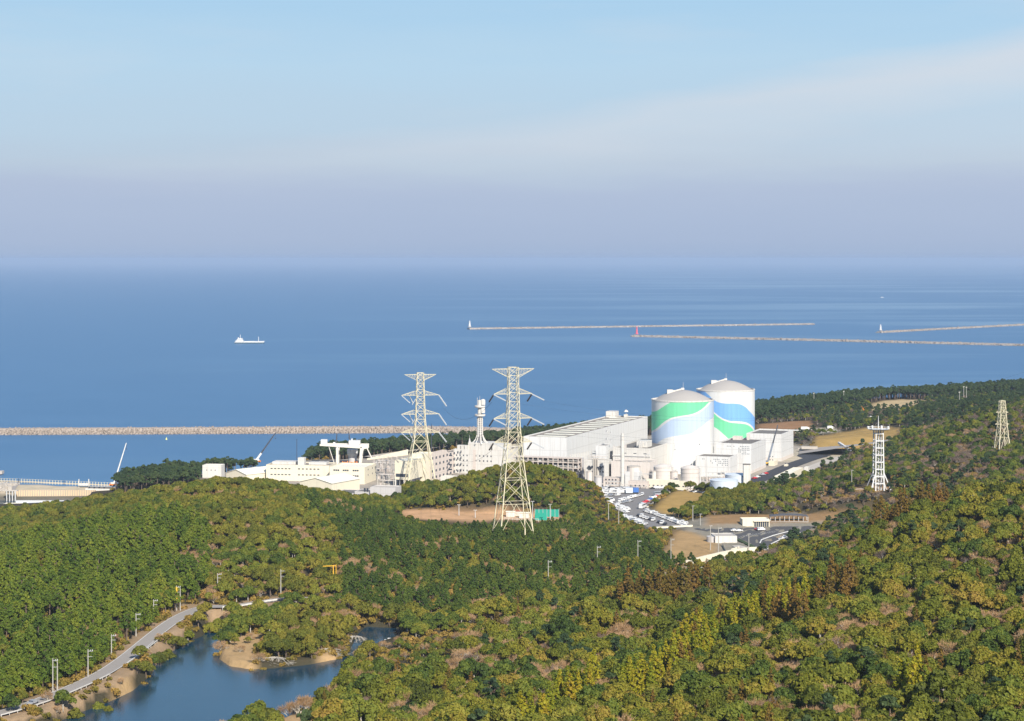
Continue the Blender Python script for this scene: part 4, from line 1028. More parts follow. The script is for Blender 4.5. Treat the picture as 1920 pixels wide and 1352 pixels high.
# ---------------------------------------------------------------- breakwaters
def breakwater(label, pts, crest, half, slope, m_body, rock=2.2, seed=1):
    """pts: world centreline at the waterline; a rubble mound with armour blocks"""
    P_ = np.array(pts, float); r_ = np.random.default_rng(seed)
    c = P_.mean(0); root = thing('breakwater', label, 'breakwater', (c[0], c[1], 0))
    seg = []
    for a, b_ in zip(P_[:-1], P_[1:]):
        n = max(2, int(np.linalg.norm(b_-a)/rock/1.6)); seg += [a+(b_-a)*i/n for i in range(n)]
    seg.append(P_[-1]); Q = np.array(seg); T = np.gradient(Q, axis=0); T /= np.linalg.norm(T, axis=1)[:, None]; Nn = np.c_[-T[:, 1], T[:, 0]]
    mb = MB(); prof = [(-half-slope, -1.5), (-half, crest), (half, crest), (half+slope, -1.5)]
    for q, n_ in zip(Q, Nn):
        for o_, z in prof: p = q+n_*o_; mb.v.append((p[0], p[1], z))
    for i in range(len(Q)-1):
        for j in range(3): mb.f.append((4*i+j, 4*i+4+j, 4*i+5+j, 4*i+1+j)); mb.m.append(0)
    mb.f += [(0, 1, 2, 3), tuple(4*(len(Q)-1)+k for k in (3, 2, 1, 0))]; mb.m += [0, 0]
    mb.build('core', m_body, root)
    mb = MB()
    for q, n_ in zip(Q, Nn):
        for side in (-1, 1):
            k = max(2, int(slope/rock)+1)
            for j in range(k):
                t = (j+r_.uniform(0, .9))/k; p = q+n_*side*(half+slope*t)+r_.normal(0, rock*.35, 2); z = crest*(1-t)-.2+r_.uniform(-.2, .5)
                s = rock*r_.uniform(.5, 1.0); mb.box((p[0], p[1], z), (s, s*r_.uniform(.7, 1.2), s*.8), r_.uniform(0, 3))
    mb.build('armour_stones', 'armour', root)
    return root, Q
mat('armour', (.35, .29, .24), .9, .4, .5, streak=0)
mat('armour_crest', (.40, .335, .28), .9, .25, .2)
bw1 = [(wx(-260, 1950), 1950), (wx(0, 1950), 1950), (wx(300, 1958), 1958), (wx(600, 1968), 1968), (wx(800, 1972), 1972), (wx(900, 1960), 1960), (wx(1000, 1935), 1935)]
bw1 = [(x, y+20) for x, y in bw1]
breakwater('long pinkish rubble breakwater across the bay behind the gantry crane', bw1, 5.0, 6, 13, 'armour_crest', 1.7, 1)
tag(sheet('surf', [(wx(-200,1997),1997),(wx(300,2003),2003),(wx(800,2012),2012),(wx(930,2008),2008),(wx(930,2013),2013),(wx(800,2017.5),2017.5),(wx(300,2009),2009),(wx(-200,2003),2003)], .15, 'surf'), kind='structure') if mat('surf', (.75,.77,.78), .7, .3, .3) is None else None
q1 = [(wx(879, 4870), 4870), (wx(1200, 5040), 5040), (wx(1524, 5220), 5220)]
breakwater('far straight breakwater with the white lighthouse on its left tip', q1, 3.6, 5, 3, 'concrete', 3, 2)
q2 = [(wx(1187, 4410), 4410), (wx(1500, 4210), 4210), (wx(1930, 3940), 3940), (wx(2200, 3800), 3800)]
breakwater('breakwater running to the right edge with the red lighthouse on its tip', q2, 4.0, 5, 3, 'concrete', 3, 3)
q3 = [(wx(1648, 4640), 4640), (wx(1800, 4930), 4930), (wx(2000, 5350), 5350)]
breakwater('breakwater at the right edge with the white lighthouse on its left tip', q3, 3.6, 5, 4, 'concrete', 3, 4)
def lighthouse(label, px, Y, h_, m, w_=2.2):
    X = wx(px, Y); root = thing('lighthouse', label, 'lighthouse', (X, Y, 6), 0, 'harbour lighthouses')
    mb = MB(); mb.cyl((X, Y, 5.8), w_*1.5, 1.6, 14); mb.build('base', 'concrete_pale' if m != 'pinkred' else m, root)
    mb = MB(); mb.cyl((X, Y, 7), w_, h_*.72, 14, w_*.66); mb.build('tower', m, root)
    mb = MB(); mb.cyl((X, Y, 7+h_*.72), w_*.95, .6, 14); mb.build('gallery', m, root)
    mb = MB(); mb.cyl((X, Y, 7.6+h_*.72), w_*.5, h_*.16, 10); mb.dome((X, Y, 7.6+h_*.88), w_*.6, 1.2, 10, 3); mb.build('lantern', m, root)
lighthouse('white lighthouse on the left tip of the far straight breakwater', 880.5, 4868, 14, 'white_clad', 2.8)
lighthouse('red lighthouse on the tip of the breakwater running to the right edge', 1194, 4405, 16, 'pinkred', 2.4)
lighthouse('white lighthouse at the right edge, on the third breakwater', 1651, 4642, 12, 'white_clad', 2.6)
# ship
Ys_ = 4060; X0 = wx(440, Ys_); X1 = wx(496, Ys_); Ls = X1-X0
root = thing('cargo_ship', 'small white-topped cargo ship under way on the open sea', 'ship', ((X0+X1)/2, Ys_, 0))
def hull(mb, za, zb_, grow, sheer=True, mi=0):
    st = [0, .04, .15, .5, .85, .95, 1.0]; wd = [3.6, 4.6, 5, 5, 4.2, 2.2, .2]
    for z in (za, zb_):
        g = 1 if z == zb_ else grow
        for sgn in (-1, 1):
            for t, w2 in zip(st, wd):
                dz = (1.8*max(0, (t-.72)/.28)) if (sheer and z == zb_) else 0
                mb.v.append((X0+Ls*t*(1 if z == zb_ else .985), Ys_+sgn*w2*g, z+dz))
    b0 = len(mb.v)-28; n = 7
    for s in (0, 7):
        for i in range(6): mb.f.append((b0+s+i, b0+s+i+1, b0+14+s+i+1, b0+14+s+i)); mb.m.append(mi)
    mb.f += [tuple(b0+14+i for i in range(7))+tuple(b0+21+i for i in reversed(range(7))), (b0, b0+7, b0+21, b0+14)]; mb.m += [mi, mi]
mb = MB(); hull(mb, -1, 2.2, .9, False); mb.build('hull', 'hull_blue', root)
mb = MB(); hull(mb, 2.21, 3.4, 1.0, True); mb.build('bulwark', 'white_clad', root)
mb = MB(); mb.box((X0+Ls*.17, Ys_, 4.8), (Ls*.27, 8.6, 2.6)); mb.box((X0+Ls*.175, Ys_, 7.2), (Ls*.2, 8, 2.4)); mb.box((X0+Ls*.2, Ys_, 9.4), (Ls*.13, 9, 2.4)); mb.build('superstructure', 'white_clad', root)
mb = MB(); mb.cyl((X0+Ls*.12, Ys_, 8.3), 1.3, 4, 10); mb.build('funnel', 'white_clad', root)
mb = MB(); mb.bar((X0+Ls*.19, Ys_, 10), (X0+Ls*.19, Ys_, 17.5), .9); mb.build('mast', 'white_clad', root)
mb = MB(); mb.bar((X0+Ls*.8, Ys_, 3), (X0+Ls*.8, Ys_, 13.5), .9); mb.build('mast', 'white_clad', root)
mb = MB(); mb.box((X0+Ls*.52, Ys_, 4.0), (Ls*.38, 7, 1.6)); mb.build('hatch', 'white_clad', root)
def boat(label, px, py, L_, z=0, m='white_clad'):
    X, Y = G(px, py, z); root = thing('motor_boat', label, 'boat', (X, Y, z)); mb = MB()
    w2 = L_*.16; zz = L_*.09
    mb.v += [(X-L_/2,Y-w2,z-.1),(X+L_*.25,Y-w2,z-.1),(X+L_/2,Y,z-.1),(X+L_*.25,Y+w2,z-.1),(X-L_/2,Y+w2,z-.1),(X-L_/2,Y-w2*1.1,z+zz),(X+L_*.27,Y-w2*1.1,z+zz),(X+L_*.56,Y,z+zz*1.4),(X+L_*.27,Y+w2*1.1,z+zz),(X-L_/2,Y+w2*1.1,z+zz)]
    mb.f += [(0,1,6,5),(1,2,7,6),(2,3,8,7),(3,4,9,8),(4,0,5,9),(5,6,7,8,9)]; mb.m += [0]*6; mb.build('hull', m, root)
    mb = MB(); mb.box((X-L_*.05, Y, z+zz*1.8), (L_*.3, w2*1.2, zz*1.6)); mb.build('cabin', m, root)
boat('tiny white boat far out on the sea at the upper right', 1654, 558, 14)
boat('small pale work boat moored in the lake inlet', 731, 1201, 4.2, 22)
X, Y = G(312, 824, 0)
root = thing('buoy', 'small pale yellow buoy floating inside the long breakwater', 'buoy', (X, Y, 0)); mb = MB(); mb.cyl((X, Y, -.3), 1.0, 1.0, 12, .8); mb.build('float', 'buoy', root); mb = MB(); mb.cyl((X, Y, .7), .3, 1.6, 8, .12); mb.build('beacon', 'buoy', root)
X, Y = G(1, 890, 0)
root = thing('jetty', 'end of a pale concrete jetty at the left edge of the bay', 'jetty', (X-6, Y, 0)); mb = MB(); mb.box((X-12, Y, 1.8), (28, 7, 2.2)); mb.build('deck', 'concrete_pale', root); mb = MB()
for i in range(5): mb.box((X-24+i*5.6, Y, -.2), (1.2, 5.6, 2))
mb.build('pile', 'concrete', root)

# ---------------------------------------------------------------- left shore works
def fence(label, pts, z, h_, step, m, w_=.14, rails=2, name='fence', cat='fence', post=.16):
    zf = z if callable(z) else (lambda x, y: z)
    root = thing(name, label, cat, (pts[0][0], pts[0][1], zf(*pts[0]))); mb = MB(); mr = MB()
    for (a, b_) in zip(pts[:-1], pts[1:]):
        L_ = math.hypot(b_[0]-a[0], b_[1]-a[1]); n = max(1, int(L_/step))
        for i in range(n+1):
            x = a[0]+(b_[0]-a[0])*i/n; y = a[1]+(b_[1]-a[1])*i/n; mb.bar((x, y, zf(x, y)-.3), (x, y, zf(x, y)+h_), post)
        for k in range(rails):
            hh = h_*(k+1)/rails; mr.bar((a[0], a[1], zf(*a)+hh-.1), (b_[0], b_[1], zf(*b_)+hh-.1), w_)
    mb.build('post', m, root); mr.build('rail', m, root)
    return root
qa = [(wx(-100, 1506), 1506), (wx(35, 1492), 1492), (wx(120, 1479), 1479), (wx(212, 1466), 1466)]
fence('long cream post fence on the quay edge, left shore', qa, 5, 3.0, 2.3, 'cream_rail', .12, 2, post=.3)
root = thing('quay_wall', 'tall ribbed tan retaining wall of the intake basin, left shore', 'wall', (wx(60, 1428), 1428, -2))
mb = MB(); a = wx(28, 1429); b_ = wx(178, 1429); mb.box(((a+b_)/2, 1430.5, 2.6), (b_-a, 3, 8)); mb.build('wall', 'tan_wall', root) if False else None
mat('tan_wall', (.62, .47, .30), .85, .15, .4, streak=.2); mb.build('wall', 'tan_wall', root)
mb = MB()
for i in range(34): mb.box((a+(b_-a)*(i+.5)/34, 1428.8, 3.4), (.35, .45, 6.4))
mb.build('rib', 'concrete', root)
tag(sheet('basin_water', [(wx(-140,1372),1372),(wx(168,1372),1372),(wx(170,1429),1429),(wx(-140,1429),1429)], .2, 'lake_water'), kind='structure')
mat('foam', (.78, .80, .80), .6, .1, .3)
tag(sheet('basin_slab', [(wx(30,1400),1400),(wx(120,1400),1400),(wx(120,1427),1427),(wx(30,1427),1427)], .24, 'foam'), kind='structure')
bld('basin_building', 'cream low block at the water edge of the intake basin', 'building', 6, 52, 55, 1376, 945, z0=1, th=radians(3), wall='cream_wall', roof='roof_cream', par=.3, depth=6)
X = wx(22, 1422); root = thing('intake_gate', 'grey intake gate frame at the left corner of the tan wall', 'gate frame', (X, 1422, 0)); mb = MB()
for i in range(4): mb.bar((X-3+i*2, 1420, -1), (X-3+i*2, 1420, 7), .7)
mb.build('post', 'galv', root); mb = MB(); mb.box((X, 1421.5, 7.4), (8.5, 3.4, .8)); mb.box((X-1, 1422, 9), (2.4, 2, 2.4)); mb.build('deck', 'concrete_pale', root)
root = thing('loading_platform', 'white platform with two tall posts on the quay, left shore', 'platform', (wx(158, 1462), 1462, 5)); mb = MB()
for p in (148, 166.5): mb.bar((wx(p, 1462), 1462, 4.6), (wx(p, 1462), 1462, 11), .55)
mb.build('post', 'white_wall', root); mb = MB(); mb.box((wx(157.3, 1462), 1462, 7.2), (7.4, 3, 1.6)); mb.build('panel', 'white_wall', root)
bld('quay_house', 'white low quay house with dark flat roof right of the tan wall', 'building', 160, 205, 208, 1440, 916.5, z0=5, th=radians(8), wall='white_wall', roof='roof_grey', par=.3, depth=14, wins=(('F', lin(3, 14, 4), [7.2], 1.4, 1.3),))
tag(sheet('ramp', [(wx(10,1434),1434),(wx(26,1434),1434),(wx(38,1492),1492),(wx(33,1492),1492)], 5.3, 'concrete'), kind='structure')
root = thing('quay_edge', 'pale concrete edge beam along the seaward quay at the left border', 'kerb', (wx(-20, 1520), 1520, 5)); mb = MB(); mb.tube([(wx(-120,1512),1512,5.4),(wx(34,1496),1496,5.4),(wx(213,1471),1471,5.4)], .9); mb.build('beam', 'concrete_pale', root)
root = thing('rubble_heap', 'grey-brown rubble slope at the left border behind the basin', 'rubble', (wx(0, 1450), 1450, 5)); mb = MB(); r_ = random.Random(4)
for i in range(420):
    x = wx(-60+r_.random()*75, 1450); y = 1435+r_.random()*52; s = r_.uniform(.5, 1.5); mb.box((x, y, 5+s*.2+1.5*(1-(x-wx(-60,1450))/(wx(15,1450)-wx(-60,1450)))), (s, s, s*.7), r_.uniform(0, 3))
mb.build('stones', 'concrete_pale', root)

# ---------------------------------------------------------------- asphalt, yards, sports ground
def lay(name, pts, z, m): 
    o = sheet(name, pts, z, m); return o
lay('car_park', poly([(1108,913),(1236,911),(1258,920),(1213,950),(1221,957),(1292,982),(1290,989),(1222,993),(1176,970),(1148,949),(1120,928)], 14), 14.12, 'asphalt_grey')
lay('plant_yard', pY([(1100,1384),(1300,1366),(1330,1390),(1330,1440),(1100,1440)]), 13.12, 'concrete_pale')
DR = [G(a, b, 13) for a, b in ((1385,918),(1428,897),(1470,878),(1510,863),(1545,853))]
tag(ribbon('plant_road', DR, 0, 6.5, 13.2, 'asphalt_dark'), kind='structure')
lay('plant_road', [G(a,b,13) for a,b in ((1497,853),(1540,851),(1552,857),(1528,861),(1512,862),(1494,855))], 13.24, 'asphalt_dark')
LR = [G(a, b, 13) for a, b in ((1490,892),(1530,873),(1580,856),(1640,846))]
tag(ribbon('verge_path', LR, 0, 5, lambda x, y: h1(x, y)+.25, 'concrete_pale'), kind='structure')
GR = pY([(1497,1625),(1660,1600),(1676,1640),(1560,1672),(1500,1668)])
mb = MB(); mb.add([(x, y, h1(x, y)+.4) for x, y in GR], [(0,1,2,3,4)]); o = mb.build('gravel_yard', 'yard'); tag(o, kind='structure')
X0 = wx(1592, 1590); X1 = wx(1618, 1560)
root = thing('conveyor', 'long white slanting conveyor box on the grey yard right of the plant', 'conveyor', (X0, 1580, 17)); mb = MB(); mb.bar((X0, 1640, 21.0), (X1, 1590, 16.5), 1.7); mb.build('housing', 'white_clad', root); mb = MB()
for t in (.2, .5, .8): mb.bar((X0+(X1-X0)*t, 1640-50*t, 12), (X0+(X1-X0)*t, 1640-50*t, 20.5-4.5*t), .4)
mb.build('leg', 'galv', root)
root = thing('retaining_wall', 'long pale wall behind the dark road right of the plain white box', 'wall', (wx(1515, 1650), 1650, 13)); mb = MB(); mb.bar((wx(1497, 1650), 1650, 15), (wx(1600, 1640), 1640, 15), 1.8); mb.bar((wx(1503, 1645), 1645, 16.6), (wx(1533, 1643), 1643, 16.6), 2.2); mb.build('wall', 'concrete_pale', root)
X = wx(1622, 1930); z_ = h1(X, 1930)
root = thing('excavator', 'orange excavator with arched arm on the far earthworks', 'excavator', (X, 1930, z_)); mb = MB(); mb.box((X, 1930, z_+.6), (4, 3, 1)); mb.build('track', 'tyre', root)
mb = MB(); mb.box((X+.3, 1930, z_+2.2), (3.4, 2.6, 2)); mb.build('body', 'orange_paint', root); mb = MB(); mb.tube([(X-1, 1929, z_+2.6), (X-3.6, 1929, z_+6.6), (X-5.6, 1929, z_+4.5)], .7); mb.bar((X-5.6, 1929, z_+4.5), (X-5.4, 1929, z_+1.2), .6); mb.build('arm', 'orange_paint', root)
for i, (px, Y, w2, lab) in enumerate(((1612, 1905, 9, 'white site truck beside the orange excavator'), (1636, 1840, 7, 'small grey-white truck right of the orange excavator'), (1818, 1930, 7, 'tiny white van by the pale track on the right headland'), (1508, 1775, 8, 'white lorry on the pale yard above the brown field'), (1555, 1770, 6, 'low white trailer on the pale yard above the brown field'))):
    X = wx(px, Y); z_ = h1(X, Y); root = thing('truck', lab, 'truck', (X, Y, z_)); mb = MB(); mb.box((X, Y, z_+1.9), (w2*.72, 2.4, 2.2)); mb.build('cargo_box', 'car_white', root)
    mb = MB(); mb.box((X+w2*.45, Y, z_+1.5), (w2*.18, 2.3, 1.9)); mb.build('cab', 'car_white', root); mb = MB(); mb.box((X, Y, z_+.5), (w2*.8, 2.1, .6)); mb.build('chassis', 'tyre', root)
for px, Y, lab in ((1799, 1870, 'tallest of the three thin masts on the right headland'), (1812, 1990, 'left one of a close pair of thin grey masts on the headland'), (1807, 2000, 'right one of a close pair of thin grey masts on the headland'), (1582, 2020, 'lone thin grey pole in front of the headland pines'), (1526, 2015, 'thin pale pole at the left end of the headland pines')):
    X = wx(px, Y); z_ = h1(X, Y); root = thing('mast', lab, 'mast', (X, Y, z_)); mb = MB(); mb.cyl((X, Y, z_-.5), .35, 15, 6, .22); mb.build('pole', 'wood_pole', root); mb = MB(); mb.box((X, Y, z_+14.6), (1.5, .4, .5)); mb.build('lamp', 'white_wall', root)
bld('headland_hut', 'small pale yellow hut on the right headland track', 'hut', 1758, 1765, 1767, 1870, 766.5, z0=29, wall='cream_wall', roof='roof_cream', par=.2, depth=4)

# sports ground with sheds, floodlights, green net
def lamp_post(label, px, Y, z0, h_, twin=False, m='galv', group=None, name='lamp_post'):
    X = wx(px, Y); root = thing(name, label, 'lamp post', (X, Y, z0), 0, group); mb = MB(); mb.cyl((X, Y, z0-.6), .28, h_+.6, 8, .18); mb.build('pole', m, root)
    mb = MB(); mb.bar((X-.6, Y, z0+h_), (X+.8, Y, z0+h_), .12)
    for s in ((-1, 1) if twin else (1,)): mb.box((X+s*.7, Y-.2, z0+h_), (.6, .3, .25))
    mb.build('lamp_head', 'white_wall', root)
lamp_post('floodlight pole in the middle of the sandy sports ground', 860.5, 1215, 16, 6.5, True)
lamp_post('short floodlight pole at the right of the sandy sports ground', 891, 1205, 16, 4.5, True)
lamp_post('tall floodlight pole left of the green net', 998.5, 1182, 16, 12.5, True)
lamp_post('tall floodlight pole right of the green net', 1031.5, 1180, 16, 11, True)
root = thing('ball_net', 'turquoise green ball net on poles beside the sports ground', 'net', (wx(1020, 1195), 1195, 16)); xa, xb = wx(1003, 1195), wx(1048, 1195)
mb = MB()
for i in range(7): mb.bar((xa+(xb-xa)*i/6, 1195, 15.5), (xa+(xb-xa)*i/6, 1195, 22.6), .2)
mb.build('pole', 'galv', root); mb = MB(); mb.box(((xa+xb)/2, 1195.1, 19.9), (xb-xa, .06, 4.4)); mb.box((xa+3.5, 1193, 18), (7, .06, 4.5)); mb.build('net', 'net_green', root)
for i, (px, Y, w2, m_, lab) in enumerate(((957, 1210, 5, 'white_wall', 'small white clubhouse seen through the near pylon'), (970, 1214, 4, 'pink_wall', 'small pink shed seen through the near pylon'), (983, 1205, 6, 'white_wall', 'low white dugout right of the pink shed'))):
    X = wx(px, Y); root = thing('shed', lab, 'shed', (X, Y, 16)); mb = MB(); mb.box((X, Y, 17.4), (w2, 3.2, 3)); mb.build('wall', m_, root); mb = MB(); mb.box((X, Y, 19.05), (w2+.7, 3.9, .3)); mb.build('roof', 'red_roof' if i == 1 else 'roof_cream', root)
fence('low white fence at the pylon side of the sports ground', [(wx(945,1195),1195),(wx(1010,1188),1188)], 16, 1.5, 2.5, 'steel_white', .2)

# ---------------------------------------------------------------- vehicles
def car_proto(name, kind, body):
    """length along x"""
    root = thing(name, '', 'car', (0, 0, -50)); L_, W_, Hh, prof = {'car': (4.4, 1.75, 1.45, [(-.5,.30),(-.5,.62),(-.30,.68),(-.20,1.0),(.14,1.0),(.27,.66),(.5,.58),(.5,.30)]),
        'van': (4.7, 1.8, 2.0, [(-.5,.25),(-.5,.95),(-.46,1.0),(.22,1.0),(.40,.62),(.5,.55),(.5,.25)]), 'bus': (9.5, 2.4, 3.0, [(-.5,.18),(-.5,.97),(-.48,1.0),(.48,1.0),(.5,.9),(.5,.18)])}[kind]
    mb = MB(); n = len(prof)
    for s in (-1, 1):
        for a, h_ in prof: mb.v.append((a*L_, s*W_/2*(1 if h_ < .7 else .9), h_*Hh))
    mb.f += [tuple(range(n)), tuple(reversed(range(n, 2*n)))]+[(i, n+i, n+(i+1) % n, (i+1) % n) for i in range(n)]; mb.m += [0]*(n+2)
    mb.build('body', body, root, local=True)
    mb = MB(); a, b_ = {'car': (-.318, .285), 'van': (-.475, .415), 'bus': (-.502, .503)}[kind]; ta_, tb_ = {'car': (.088, .125), 'van': (.012, .17), 'bus': (.02, .004)}[kind]
    z0, z1 = (Hh*.68, Hh*.93); mb.hexa([(a*L_,-W_*.47,z0),(b_*L_,-W_*.47,z0),(b_*L_,W_*.47,z0),(a*L_,W_*.47,z0),((a+ta_)*L_,-W_*.458,z1),((b_-tb_)*L_,-W_*.458,z1),((b_-tb_)*L_,W_*.458,z1),((a+ta_)*L_,W_*.458,z1)]); mb.build('window', 'window_dark', root, local=True)
    for x in (-.31, .31):
        for s in (-1, 1):
            mb = MB(); n = 10; r_ = .33 if kind != 'bus' else .5; vs = []
            for yy in (s*W_*.40, s*W_*.5+s*.02):
                vs += [(x*L_+r_*cos(2*pi*i/n), yy, r_+r_*sin(2*pi*i/n)) for i in range(n)]
            mb.add(vs, [(i, (i+1) % n, n+(i+1) % n, n+i) for i in range(n)]+[tuple(range(n)), tuple(range(n, 2*n))]); mb.build('wheel', 'tyre', root, local=True)
    return root
PROTO = {}
USED = {}
def place_car(kind, color, x, y, z, rz, label, group):
    key = (kind, color)
    if key not in PROTO: PROTO[key] = car_proto({'car':'parked_car','van':'parked_van','bus':'bus'}[kind], kind, 'car_'+color); r_ = PROTO[key]
    else: r_ = copy_tree(PROTO[key])
    r_.location = (x, y, z); r_.rotation_euler = (0, 0, rz); tag(r_, label, {'car':'car','van':'van','bus':'bus'}[kind], group)
def car_row(desc, p0, p1, n, rz, z=14.13, pool='wwwwvvvsvb', gap=.10, jit=.25):
    n = max(2, int(n*.92))
    a = G(*p0, z); b_ = G(*p1, z)
    for i in range(n):
        if rnd.random() < gap: continue
        t = (i+.5)/n; ch = rnd.choice(pool); kind, color = {'w': ('car', 'white'), 'v': ('van', 'white'), 's': ('car', 'silver'), 'b': ('car', 'black'), 'r': ('car', 'red'), 'l': ('car', 'blue'), 'S': ('van', 'silver')}[ch]
        place_car(kind, color, a[0]+(b_[0]-a[0])*t+rnd.uniform(-jit, jit)*.3, a[1]+(b_[1]-a[1])*t, z, rz+rnd.choice((0, pi))+rnd.uniform(-.04, .04), f'{color} {kind} parked in {desc}', f'{color} {kind}s in {desc}')
dirn = lambda p0, p1, z=14: math.atan2(G(*p1, z)[1]-G(*p0, z)[1], G(*p1, z)[0]-G(*p0, z)[0])
car_row('the rearmost row below the chimney', (1124,916.5), (1186,915.5), 12, 1.2, pool='bswvlwsb')
car_row('the second row from the back, left of the blue lorry', (1116,920.5), (1178,919.5), 15, 1.3, pool='vvvwvv')
car_row('the third row from the back, left of the blue lorry', (1115,925), (1172,924.5), 14, 1.3, pool='vvwwvv')
car_row('the fourth row, under the blue lorry', (1130,930), (1163,929.5), 8, 1.3, pool='wvsv')
car_row('the short dense row at the left of the car park', (1128,933.5), (1148,941.5), 6, .7, pool='vvw')
car_row('the short row at the left edge near the trees', (1129,937.5), (1145,946), 5, .7, pool='vww')
car_row('the slanting row in the middle of the car park', (1160,941), (1206,928.5), 13, 1.35, pool='vwwvv')
car_row('the lower slanting row in the middle', (1156,946), (1186,939.5), 9, 1.35, pool='wvws')
car_row('the row bordering the left trees', (1150,948.5), (1178,958), 9, .9, pool='vvvw')
car_row('the double row bordering the left trees', (1152,951.5), (1180,964), 9, .9, pool='vwvw')
car_row('the row along the kerb of the dry grass bank', (1202,946.5), (1243,926), 17, .35, pool='wsrwslwvr')
car_row('the long row running to the lower right, bank side', (1208,958.5), (1288,984.5), 25, 1.25, pool='vwwvvsw')
car_row('the second long row running to the lower right', (1216,960), (1286,987.5), 22, 1.25, pool='vwvws')
car_row('the island row in the lower car park', (1195,967), (1250,985), 11, 1.25, pool='wvwvswb')
car_row('the lowest row beside the pines', (1170,969.5), (1213,984.5), 14, 1.25, pool='vwvvs')
car_row('the second lowest row beside the pines', (1174,973.5), (1208,986), 10, 1.25, pool='vwsv')
car_row('the line in front of the low cream pump house', (1222,917), (1262,916.5), 9, 0.1, z=14.1, pool='vswb')
car_row('the line beside the white-blue tanks', (1290,923), (1325,926), 7, .4, z=15.0, pool='rwbsw')
car_row('the yard at the foot of the plain white box', (1412,899), (1438,888), 6, .5, z=13.22, pool='rrwswb')
place_car('bus', 'white', *G(1205,953.5,14), 14.13, dirn((1200,956),(1212,951)), 'large white bus parked at the bend of the car park', None)
place_car('bus', 'silver', *G(1237,930,14), 14.13, .6, 'pale bus at the top corner of the dry grass bank', None)
place_car('bus', 'white', *G(1140,943,14), 14.13, 1.0, 'white bus among the vans at the left of the car park', None)
X, Y = G(1185, 926, 14)
root = thing('lorry', 'blue and white box lorry standing across the rear of the car park', 'lorry', (X, Y, 14)); mb = MB(); mb.box((X+2.6, Y, 16.6), (3.6, 2.4, 3.0)); mb.build('cargo_box', 'truck_blue', root); mb = MB(); mb.box((X-1.8, Y, 16.4), (4.6, 2.4, 3.4)); mb.build('cab', 'blue_white', root); mb = MB(); mb.box((X, Y, 14.7), (8, 2.1, .8)); mb.build('chassis', 'tyre', root)
car_row('the visitor lane behind the flat white roof', (1372,996), (1390,997), 2, .2, z=14.15, pool='vw', gap=0)
car_row('the small lot at the hill foot, right', (1462,1013), (1498,1000), 6, .9, z=14.15, pool='wbswv', gap=0)
place_car('car', 'red', *G(1421,994,14), 14.15, .3, 'red car stopped in front of the cream gatehouse', None)
place_car('van', 'white', *G(1427,995.5,14), 14.15, .3, 'white van stopped behind the red car at the gatehouse', None)
# far tiny road vehicle by the lake
X, Y = G(62, 1322, 27); place_car('car', 'silver', X, Y, 27.34, dirn((30,1334),(110,1302),27), 'silver car driving on the lake road at the lower left', None)

# ---------------------------------------------------------------- entrance area
lay('forecourt', poly([(1340,984),(1500,972),(1535,985),(1500,1000),(1455,1028),(1430,1036),(1400,1015),(1345,1000),(1300,992),(1305,984)], 14), 14.12, 'asphalt')
r0, f, w_, d_, zt = bld('gatehouse', 'cream gatehouse with dark glazed entrance bay on the forecourt', 'gatehouse', 1392.5, 1443, 1446, 1178, 973.5, z0=14, th=radians(-4), wall='cream_wall', roof='roof_cream', par=.4, depth=9)
mb = MB(); f.box(mb, w_*.42, w_*.97, -.1, .1, 14.2, 17.2); mb.build('glass_front', 'window_dark', r0)
for i in range(8): mb = MB(); x = w_*(.42+.55*i/7); f.box(mb, x-.12, x+.12, -.25, -.11, 14.1, 17.4); mb.build('mullion', 'cream_rail', r0)
mb = MB(); f.box(mb, w_*.4, w_*1.0, -1.0, -.3, 17.3, 17.9); mb.build('canopy', 'cream_wall', r0)
root = thing('carport', 'long low shelter with thin dark curved roof right of the gatehouse', 'shelter', (wx(1480, 1195), 1195, 14)); xa, xb = wx(1444, 1195), wx(1514, 1195)
mb = MB(); n = 12
for i in range(n):
    a, b_ = xa+(xb-xa)*i/n, xa+(xb-xa)*(i+1)/n; za = 18.6+.7*sin(pi*i/n); zb_ = 18.6+.7*sin(pi*(i+1)/n)
    mb.hexa([(a,1192,za-.4),(b_,1192,zb_-.4),(b_,1199,zb_-.4),(a,1199,za-.4),(a,1192,za),(b_,1192,zb_),(b_,1199,zb_),(a,1199,za)])
mb.build('roof', 'roof_dark', root); mb = MB()
for i in range(9):
    for y in (1193, 1198): mb.bar((xa+(xb-xa)*i/8, y, 13.8), (xa+(xb-xa)*i/8, y, 18.5), .3)
mb.build('post', 'galv', root); mb = MB(); mb.box(((xa+xb)/2, 1190.5, 14.9), (xb-xa, .5, 1.6)); mb.build('front_wall', 'concrete', root)
r0, f, w_, d_, zt = bld('flat_pavilion', 'white flat-roofed pavilion with a round grey end below the forecourt', 'pavilion', 1341, 1382, 1385, 1114, 1005, z0=14, th=radians(-6), wall='white_wall', roof='concrete_pale', par=.35, depth=13)
mb = MB(); q = f.p(1.2, 5, 0); mb.cyl((q[0]-1.6, q[1], 13.6), 3.3, 3.3, 24); mb.build('round_end', 'grey_wall', r0)
root = thing('parking_deck_wall', 'dark green hedge-like wall edging the forecourt corner', 'wall', (*G(1405, 1016, 14), 14)); a = G(1383, 1012, 14); b_ = G(1412, 1026, 14)
mb = MB(); mb.bar((a[0], a[1], 13.2), (b_[0], b_[1], 13.2), 2.6); mb.build('wall', 'hedge', root) if False else None
mat('hedge', (.05, .075, .03), .9, .3, 2); mb.build('wall', 'hedge', root)
